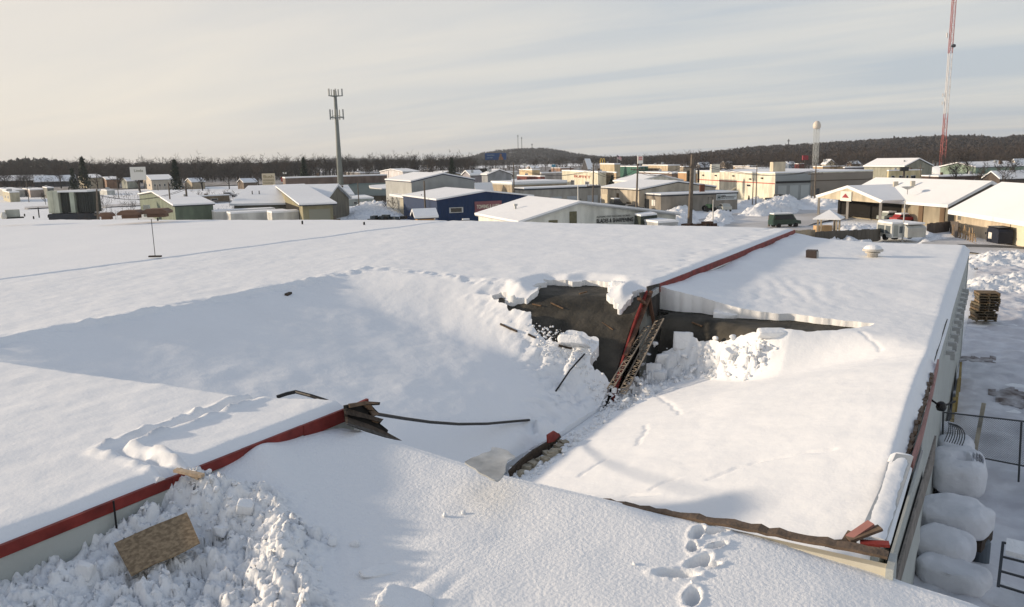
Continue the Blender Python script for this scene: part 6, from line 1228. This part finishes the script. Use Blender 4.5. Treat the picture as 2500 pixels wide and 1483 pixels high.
# --- vehicles
def car(px, yb, yaw, col_, lab, kind='car', ln=4.4, snowy=True):
    P0 = at(px, yb, .12); r = empty('parked_'+('car' if kind == 'car' else 'truck' if kind == 'pickup' else 'van'), P0, lab, 'car' if kind == 'car' else 'pickup truck' if kind == 'pickup' else 'van')
    X = np.array([math.cos(yaw), math.sin(yaw), 0]); Y = np.array([-X[1], X[0], 0]); k = ln/4.4; wd = 1.75*k
    if kind == 'pickup': body = [(-2.2, .45), (-2.2, 1.05), (-.4, 1.05), (-.35, 1.08), (.85, 1.05), (1.1, 1.02), (2.1, .92), (2.2, .5)]; cab = [(-.4, 1.05), (-.3, 1.62), (.55, 1.62), (1.0, 1.04)]
    elif kind == 'van': body = [(-2.2, .4), (-2.2, 1.1), (1.3, 1.1), (2.1, 1.0), (2.2, .5)]; cab = [(-2.15, 1.1), (-2.05, 1.95), (.9, 1.95), (1.5, 1.1)]
    else: body = [(-2.2, .42), (-2.15, .95), (-1.6, 1.0), (1.1, .95), (2.1, .8), (2.2, .45)]; cab = [(-1.7, .98), (-1.2, 1.45), (.4, 1.45), (1.15, .95)]
    M_ = mat('paint_'+str(len(MATS)), col_, .3, spec=.5)
    m = MB(); m.prism([P0+X*a*k-Y*wd/2+[0, 0, b_*k] for a, b_ in body], Y*wd); m.build('body', M_, r)
    m = MB(); m.prism([P0+X*a*k-Y*wd*.44+[0, 0, b_*k] for a, b_ in cab], Y*wd*.88); cb_ = m.build('cabin', M_, r)
    c0_ = sum(np.array(c) for c in cab)/len(cab); m = MB(); m.prism([P0+X*(c0_[0]+(a-c0_[0])*.86)*k-Y*wd*.45+[0, 0, (c0_[1]+(b_-c0_[1])*.74+.02)*k] for a, b_ in cab], Y*wd*.90); m.build('side_windows', GLASS, r)
    if snowy: m = MB(); tp = [c for c in cab if c[1] == max(c2[1] for c2 in cab)]; m.prism([P0+X*a*k-Y*wd*.4+[0, 0, b_*k+.01] for a, b_ in tp]+[P0+X*tp[1][0]*k-Y*wd*.4+[0, 0, tp[1][1]*k+.16], P0+X*tp[0][0]*k-Y*wd*.4+[0, 0, tp[0][1]*k+.16]], Y*wd*.8); m.build('roof_snow', SNOWF, r)
    for a in (-1.35, 1.35):
        for s in (-1, 1): m = MB(); c = P0+X*a*k+Y*s*wd*.46+[0, 0, .33*k]; m.tube([c-Y*.1, c+Y*.1], .34*k, 12); m.build('wheel', BLK, r)
    m = MB(); [m.box(P0+X*2.2*k+Y*s*wd*.35+[0, 0, .7*k], (.06, .3, .15), yaw) for s in (-1, 1)]; m.build('headlight', GREY, r)
CARS = [(205, 478, AZ+.1, (.1, .1, .12), 'dark car in the open snow right of the thin conifer', 'car', 4.2, 1), (560, 482, AZ, (.3, .3, .32), 'grey car behind the long snow roof at left', 'car', 4.2, 1), (640, 476, AZ, (.04, .04, .05), 'black car near the cream lettered board', 'van', 4.4, 1), (1545, 436, AZ+.2, (.45, .45, .46), 'pale car in the far lot below the green roofed store', 'car', 5, 1), (1580, 437, AZ+.2, (.08, .02, .02), 'dark red car in the far lot below the strip mall', 'car', 5, 0), (1612, 438, AZ+.2, (.03, .03, .04), 'black car in the far lot, right of the red one', 'van', 5, 1), (1528, 432, AZ+.2, (.05, .07, .12), 'dark blue car in the far lot, leftmost', 'car', 5, 0), (1120, 452, AZ+.2, (.5, .5, .5), 'white van beside the twin gabled house', 'van', 4.6, 1),
 (1768, 516, AZ+1.6, (.35, .37, .35), 'silver green car parked against the grey supply store', 'car', 3.6, 0),
 (1898, 496, AZ+.3, (.015, .017, .02), 'black pickup parked before the taupe store', 'pickup', 4.2, 0),
 (1500, 514, AZ+.2, (.03, .035, .035), 'long dark pickup in front of the beige workshop', 'pickup', 5.2, 1),
 (1545, 517, AZ+.2, (.05, .05, .055), 'small dark car between the long pickup and the store door', 'car', 3.6, 0),
 (1432, 505, AZ-.4, (.55, .55, .52), 'white van with a dark windscreen in front of the grey range', 'van', 4.2, 0),
 (1458, 513, AZ-.3, (.4, .42, .42), 'white truck nose between the van and the long pickup', 'car', 2.9, 1),
 (1332, 503, AZ+.2, (.45, .44, .42), 'snow topped car in front of the second garage door', 'car', 3.2, 1),
 (1360, 504, AZ+.1, (.03, .03, .035), 'black car with a snowy roof before the garage range', 'car', 3.2, 1),
 (1392, 507, AZ+.1, (.10, .07, .06), 'dark brown car before the third garage door', 'car', 3.4, 0),
 (1316, 501, AZ, (.04, .025, .02), 'dark car at the left end of the garage range', 'car', 2.6, 0),
 (1915, 555, AZ+.15, (.025, .055, .04), 'green van standing just beyond the roof corner', 'van', 3.6, 1),
 (1142, 552, AZ+.2, (.03, .03, .03), 'car with a white snowy roof below the blue workshop', 'car', 2.6, 1),
 (2175, 540, AZ+.3, (.30, .33, .30), 'pale green car in the open bay of the tan shop', 'car', 3.4, 1),
 (2205, 544, AZ+.3, (.3, .03, .03), 'red car in front of the tan shop', 'car', 3.2, 1)]
for c in CARS: car(*c[:4], c[4], c[5], c[6], bool(c[7]))
# tractor
P0 = at(1733, 517, .1); r_ = empty('tractor', P0, 'small dark green tractor with a roll bar beside the silver car', 'tractor'); m = MB(); m.box(P0+[0, 0, .9], (1.5, .8, .6), AZ+.9); m.build('body', mat('tractor_green', (.02, .06, .03), .5), r_)
m = MB(); m.tube([P0+[-.35, 0, .9], P0+[-.3, 0, 2.3], P0+[.3, .1, 2.3], P0+[.35, .1, .9]], .06, 6); m.build('roll_bar', BLK, r_)
for a, rr in ((-.6, .5), (.6, .35)):
    for s in (-.5, .5): m = MB(); c = P0+[a*.8-s*.6, a*.6+s*.7, rr]; m.tube([c, c+[-.15, .2, 0]], rr, 12); m.build('wheel', BLK, r_)
# junk heaps behind the far edge
m = MB()
def heap(px, w, hpx, n_, lab, cs):
    P0 = at(*px, 0); s_ = 1/pscale(P0); r = empty('scrap_heap', P0, lab, 'scrap heap'); zt = ztop(P0, px[1]-hpx)
    for k in range(3):
        m = MB()
        for i in range(n_//3): c = P0+Xd*random.uniform(-.5, .5)*w*s_+[0, 0, random.uniform(.3, .9)*zt]; m.box(c, (random.uniform(.4, 1.6), random.uniform(.2, .8), random.uniform(.2, .8)), random.uniform(0, 3))
        m.build('scrap', wm_(cs[k]), r)
heap((790, 562), 70, 40, 24, 'heap of dark stacked scrap right of the olive shed', ((.10, .06, .04), (.15, .13, .1), (.5, .5, .5))); heap((950, 566), 90, 40, 30, 'row of dark scrap under snow left of the blue workshop', ((.02, .03, .04), (.04, .05, .06), (.02, .02, .02)))
heap((1710, 572), 80, 28, 18, 'low rusty scrap in the snow behind the roof edge', ((.06, .03, .02), (.10, .06, .04), (.03, .03, .03)))
b = Bld('plywood_hut', 'tiny orange plywood hut with a bent snowy roof left of the blue workshop', 'hut', 1022, 565, 532, 1012, 1060, 45, (.45, .25, .10), 'R', .7, snow=.25, over=.5)
for i, (px, zb, h, lab) in enumerate(((((840, 545), (860, 505), (960, 500), (1000, 540), (960, 560), (860, 560)), .0, 1.7, 'rolling ploughed snow left of the blue workshop'), (((1595, 560), (1625, 512), (1700, 516), (1712, 545), (1680, 565)), 0, 2.0, 'snow heap right of the dark container'), (((1700, 560), (1725, 525), (1790, 520), (1800, 545), (1760, 560)), 0, 1.9, 'snow heap right of the leaning pole'),
   (((1795, 530), (1850, 505), (1930, 492), (1965, 500), (1950, 524), (1860, 532)), 0, 2.6, 'long snow heap along the road before the long store'), (((1800, 500), (1830, 485), (1880, 486), (1885, 500)), 0, 1.6, 'snow heap at the foot of the white store wall'), (((1930, 500), (1960, 484), (2060, 486), (2080, 505), (2000, 510)), 0, 1.8, 'snow heap in front of the taupe store'),
   (((1960, 610), (2000, 585), (2060, 582), (2140, 592), (2150, 606), (2060, 612)), 0, 1.3, 'snow heap before the dark plank fence'), (((2235, 594), (2255, 570), (2290, 572), (2310, 588), (2270, 596)), 0, 1.2, 'snow heap right of the camper trailers'), (((2030, 562), (2060, 548), (2140, 550), (2150, 560), (2100, 566)), 0, .8, 'low snow ridge before the open bay'))):
    bank(px, zb, h*.62, lab, 40+i, .35, .3, fade=2.8)
# ================================================================== WOODS AND HILLS
HILLM = mat('wooded_hill', (.035, .032, .030), .95, col2=(.07, .062, .058), vs=.02, detail=10, thr=(.38, .62))
TREEM = [mat('far_trees_%d' % i, c, .95, var=.25, vs=.05) for i, c in enumerate(((.044, .038, .036), (.034, .035, .036), (.020, .028, .022), (.054, .045, .040)))]
def hill(pts, dist, lab, front=.35, tree=9., ntree=900, seed=1, thick=None, tl=0):
    """pts: (pixel x, pixel y of the skyline incl. trees) ; solid ridge with slopes toward and away from the viewer, covered in trees"""
    rs = np.random.RandomState(seed); xs = np.linspace(pts[0][0], pts[-1][0], 90); ys = np.interp(xs, [p[0] for p in pts], [p[1] for p in pts]); V = []; n = len(xs); prof = [(1-front, 0), (1-front*.66, .42), (1-front*.33, .80), (1-front*.1, .97), (1, 1), (1.12, .8), (1.3, .0)]
    tops = []
    for x, y in zip(xs, ys):
        d = ray(x, y); h = d[:2]/np.linalg.norm(d[:2]); z = CH+d[2]/np.linalg.norm(d[:2])*dist-tree*.75; tops.append((h, z))
    for (k, zz) in prof:
        for (h, z) in tops: V.append((h[0]*dist*k, h[1]*dist*k, max(z, .2)*zz-.5*(zz == 0)))
    Fc = [(i*n+j, i*n+j+1, (i+1)*n+j+1, (i+1)*n+j) for i in range(len(prof)-1) for j in range(n-1)]
    V = np.array(V); V[:, 2] += np.where(V[:, 2] > 2, 2.*fbm(V[:, 0]*.01, V[:, 1]*.01, 3, seed), 0)
    o = mk('hills', V, Fc, HILLM, None, True); tag(o, lab, None, None, 'structure')
    TV, TF, cnt = [], [], 0
    for i in range(ntree):
        t = rs.uniform(0, n-1.001); j = int(t); f = t-j; k = 1-front*rs.uniform(0, 1)**1.6*.98; kz = np.interp(k, [p[0] for p in prof[:5]], [p[1] for p in prof[:5]])
        h = tops[j][0]*(1-f)+tops[j+1][0]*f; z = (max(tops[j][1], .2)*(1-f)+max(tops[j+1][1], .2)*f)*kz; c = np.array([h[0]*dist*k, h[1]*dist*k, z]); H_ = tree*rs.uniform(.45, 1.); R_ = H_*rs.uniform(.28, .5)
        for q in range(8):
            a = rs.uniform(0, 6.28); b_ = rs.uniform(.25, 1.)*H_; rr = R_*rs.uniform(.1, .8)*(1.1-b_/H_*.4); cc = c+[math.cos(a)*rr, math.sin(a)*rr, b_]; s = R_*rs.uniform(.25, .55)
            P4 = cc+rs.normal(size=(4, 3))*s*.7; TV += P4.tolist(); TF += [(cnt, cnt+1, cnt+2), (cnt, cnt+2, cnt+3), (cnt, cnt+1, cnt+3)]; cnt += 4
    o = mk('hill_woods', TV, TF, TREEM[tl], None); tag(o, lab.replace('hill', 'woods on the hill', 1), 'woods', None, 'stuff')
hill([(560, 405), (700, 396), (800, 388), (850, 386), (890, 388), (960, 391), (1100, 393), (1240, 396)], 3200, 'low bluish hill far behind the cell tower', .3, 11, 3000, 3, tl=1)
hill([(1060, 404), (1130, 388), (1180, 375), (1230, 367), (1275, 364), (1330, 363), (1370, 369), (1410, 377), (1470, 385), (1560, 390), (1660, 392), (1760, 400)], 2300, 'round wooded hill behind the middle of town', .4, 10, 7000, 4, tl=1)
hill([(1480, 396), (1600, 384), (1690, 378), (1780, 367), (1850, 360), (1950, 355), (2060, 348), (2150, 343), (2250, 337), (2330, 333), (2400, 335), (2440, 340), (2480, 333), (2600, 331), (2760, 330)], 1500, 'long wooded hill rising to the right', .45, 9, 11000, 5, tl=0)
hill([(1780, 405), (1900, 388), (2000, 380), (2150, 372), (2300, 368), (2450, 362), (2700, 360)], 900, 'lower front hill on the right', .35, 7, 6500, 8, tl=3)
hill([(-260, 402), (-80, 398), (0, 399), (50, 391), (110, 391), (170, 398), (240, 404), (400, 402), (620, 402), (760, 402)], 900, 'left hill behind the wood', .25, 7, 5000, 6, tl=1)
# belt of bare woods
def bare_tree(P0, H_, rs, V, Fc, dens=1., wide=.42):
    def sl(a, b_, w):
        d = b_-a; s = np.cross(d, rs.normal(size=3)); s = s/(np.linalg.norm(s)+1e-9)*w; n = len(V); V.extend([a-s, a+s, b_]); Fc.append((n, n+1, n+2))
    base = np.array(P0); top = base+[rs.normal()*H_*.04, rs.normal()*H_*.04, H_*.62]; sl(base, top, H_*.022); n = len(V); V.extend([base+[H_*.02, 0, 0], base+[-H_*.01, H_*.02, 0], top]); Fc.append((n, n+1, n+2))
    for i in range(int(9*dens)):
        t = rs.uniform(.22, 1.); a = rs.uniform(0, 6.28); o_ = base*(1-t)+top*t; l = H_*wide*rs.uniform(.6, 1.); e = o_+[math.cos(a)*l*.75, math.sin(a)*l*.75, l*rs.uniform(.45, 1.)]; sl(o_, e, H_*.009)
        for j in range(int(6*dens)):
            u = rs.uniform(.25, 1.); p = o_*(1-u)+e*u; dv = rs.normal(size=3); dv[2] = abs(dv[2])*.9+.2; dv = dv/np.linalg.norm(dv)*H_*rs.uniform(.10, .22); sl(p, p+dv, H_*.0055); sl(p+dv*.5, p+dv*.5+rs.normal(size=3)*H_*.06+[0, 0, H_*.03], H_*.005)
rs = np.random.RandomState(5)
def belt(rng, n, lab, mt, seed, dist, hts, dens=1.):
    rs = np.random.RandomState(seed); V, Fc = [], []
    for i in range(n):
        x = rs.uniform(*rng); D = rs.uniform(*dist); d = ray(x, 400); h = d[:2]/np.linalg.norm(d[:2]); bare_tree((h[0]*D, h[1]*D, 0), rs.uniform(*hts), rs, V, Fc, dens)
    o = mk('bare_woods', V, Fc, mt); return tag(o, lab, 'woods', None, 'stuff')
BARK = [mat('bark_%d' % i, c, .95, var=.2, vs=.3) for i, c in enumerate(((.046, .039, .034), (.032, .029, .027), (.058, .047, .041)))]
belt((-150, 700), 620, 'belt of bare brown trees behind the houses on the left', BARK[0], 11, (520, 700), (10, 18)); belt((-150, 760), 700, 'darker thicket under the left belt of trees', BARK[1], 12, (490, 640), (4, 9), .9)
belt((170, 660), 420, 'low leafless brush among the far left houses', BARK[2], 21, (150, 290), (1.2, 2.6), .8); belt((1150, 2560), 420, 'low leafless brush among the stores of the town', BARK[2], 22, (190, 420), (1.2, 3.2), .8)

def far_sheet(nm, xs, d0, d1, z, mt):
    m = MB(); V = []
    for D in (d0, d1):
        for x in (xs if D == d0 else xs[::-1]): d = ray(x, 400); h = d[:2]/np.linalg.norm(d[:2]); V.append((h[0]*D, h[1]*D, z))
    m.add(V, [tuple(range(len(V)))]); return tag(m.build(nm, mt), None, None, None, 'structure')
far_sheet('woodland_floor', [-300, 0, 300, 600, 900, 1200], 400, 900, .24, mat('leaf_litter_snow', (.10, .085, .07), .95, col2=(.42, .41, .41), vs=.25, detail=8, thr=(.42, .62)))
far_sheet('woodland_floor', [1150, 1500, 1900, 2300, 2700], 520, 900, .24, MATS['leaf_litter_snow'])
belt((650, 1160), 420, 'belt of bare trees behind the brown store and the grey shed', BARK[1], 13, (500, 720), (10, 17)); belt((1120, 1700), 240, 'scattered bare trees at the foot of the round hill', BARK[0], 14, (600, 950), (8, 13)); belt((1620, 2620), 420, 'bare trees at the foot of the right hill', BARK[2], 15, (420, 800), (8, 14)); belt((1700, 2620), 260, 'brown thicket behind the right stores', BARK[0], 16, (330, 520), (5, 9))
# single trees
def stree(x, yb, yt, lab, evergreen=False, seed=1, wide=.42):
    P0 = at(x, yb, 0); H_ = ztop(P0, yt); rs = np.random.RandomState(seed); r = empty('spruce_tree' if evergreen else 'bare_tree', P0, lab, 'tree')
    if evergreen:
        m = MB(); m.tube([P0, P0+[0, 0, H_*.9]], [H_*.02, H_*.004], 6); m.build('trunk', BARK[1], r); V, Fc = [], []
        for i in range(900):
            t = rs.uniform(.08, 1)**.8; a = rs.uniform(0, 6.28); rr = H_*.22*(1-t)*rs.uniform(.3, 1.15)+.05; c = P0+[math.cos(a)*rr, math.sin(a)*rr, t*H_-rr*.25]; s = H_*.028; n = len(V); V += [c+rs.normal(size=3)*s for _ in range(3)]; Fc.append((n, n+1, n+2))
        mk('crown', V, Fc, mat('spruce_green', (.022, .034, .024), .9, var=.3, vs=.6), r)
    else:
        m = MB(); m.tube([P0, P0+[0, 0, H_*.35]], [H_*.018, H_*.012], 6); m.build('trunk', BARK[1], r); V, Fc = [], []; bare_tree(P0, H_, rs, V, Fc, 1.7, wide); mk('crown', V, Fc, BARK[seed % 3], r)
for i, (x, yb, yt, ev, lab) in enumerate(((434, 482, 391, 1, 'tall dark spruce right of the white pole sign'), (1494, 482, 429, 1, 'small dark spruce before the beige wing'), (209, 470, 385, 1, 'dark spruce rising from the wood left of the white sign'), (745, 462, 386, 1, 'dark pine in the wood left of the cell tower'), (1105, 452, 386, 1, 'dark pine in the wood left of the round hill'), (182, 474, 412, 1, 'thin dark conifer beside the blue roofed house'),
    (340, 466, 384, 0, 'tall bare tree behind the white pole sign'), (240, 468, 388, 0, 'bare tree rising above the wood beside the dark spruce'), (495, 466, 382, 0, 'bare tree with upright crown in the left wood'), (632, 464, 384, 0, 'bare tree standing above the skyline in the left wood'), (770, 460, 380, 0, 'bare tree left of the cell tower on the skyline'), (960, 520, 470, 0, 'small bare shrub tree before the grey shed, right of another'), (944, 520, 476, 0, 'small bare shrub tree before the grey shed, leftmost'), (1060, 446, 378, 0, 'bare tree above the grey shed on the skyline'),
    (2330, 460, 372, 0, 'bare tree right of the red mast'), (2390, 470, 380, 0, 'bare tree behind the big shop roof'), (2445, 462, 372, 0, 'bare tree above the cream garage'), (60, 462, 392, 0, 'bare tree rising above the sunlit long dark building'), (150, 462, 388, 0, 'bare tree above the snowy roofed dark building at left'), (290, 462, 384, 0, 'bare tree left of the tall one behind the white sign'), (560, 462, 386, 0, 'bare tree between the spruce and the cream board'), (700, 455, 384, 0, 'bare tree above the small red sign'), (900, 440, 388, 0, 'bare tree above the grey flat office'), (1000, 440, 384, 0, 'bare tree above the white hall'), (1150, 440, 380, 0, 'bare tree left of the blue billboard'), (1680, 430, 380, 0, 'bare tree left of the big leaning pole top'), (1790, 425, 374, 0, 'bare tree above the roof of the long white store'), (2050, 425, 370, 0, 'bare tree above the arched white shed'), (2360, 440, 350, 0, 'bare tree on the slope right of the mast'), (2482, 450, 376, 0, 'bare tree at the right picture edge'), (2230, 440, 362, 0, 'bare tree left of the red mast'), (2140, 436, 366, 0, 'bare tree above the long grey hall'), (1720, 430, 376, 0, 'bare tree right of the big leaning pole'), (1828, 496, 478, 1, 'small dark shrub at the white store wall'), (112, 500, 464, 0, 'small bare bush tree left of the twin coolers'))):
    stree(x, yb, yt, lab, bool(ev), 50+i)
# hill antennas
for i, (x, y0, y1) in enumerate(((1265, 366, 330), (1274, 366, 335), (1299, 366, 351), (1925, 356, 340))):
    d = ray(x, y0); D = 2280 if i < 3 else 1490; hd = np.linalg.norm(d[:2]); P0 = np.array([d[0]/hd*D, d[1]/hd*D, CH+d[2]/hd*D-8]); zt = ztop(P0, y1); m = MB(); m.tube([P0, (P0[0], P0[1], zt)], .8, 5); m.box((P0[0], P0[1], zt-3), (4, 4, 1.2)); tag(m.build('hilltop_antenna', TRIM), ['tallest thin antenna on top of the round hill', 'second thin antenna on top of the round hill', 'short antenna right of the two tall ones on the hill', 'short antenna on the crest of the right hill'][i], 'antenna')
# ================================================================== AIR
hz = MB(); hz.box((0, 0, 70), (12000, 12000, 150))
hm = bpy.data.materials.new('haze'); hm.use_nodes = True; t = hm.node_tree; t.nodes.clear(); ho = t.nodes.new('ShaderNodeOutputMaterial'); pv = t.nodes.new('ShaderNodeVolumePrincipled'); pv.inputs['Density'].default_value = .00011; pv.inputs['Color'].default_value = (.82, .88, .96, 1); pv.inputs['Anisotropy'].default_value = .2; t.links.new(pv.outputs[0], ho.inputs['Volume'])
if HAZE: tag(hz.build('haze', hm), 'faint winter haze over the town', 'haze', None, 'stuff')
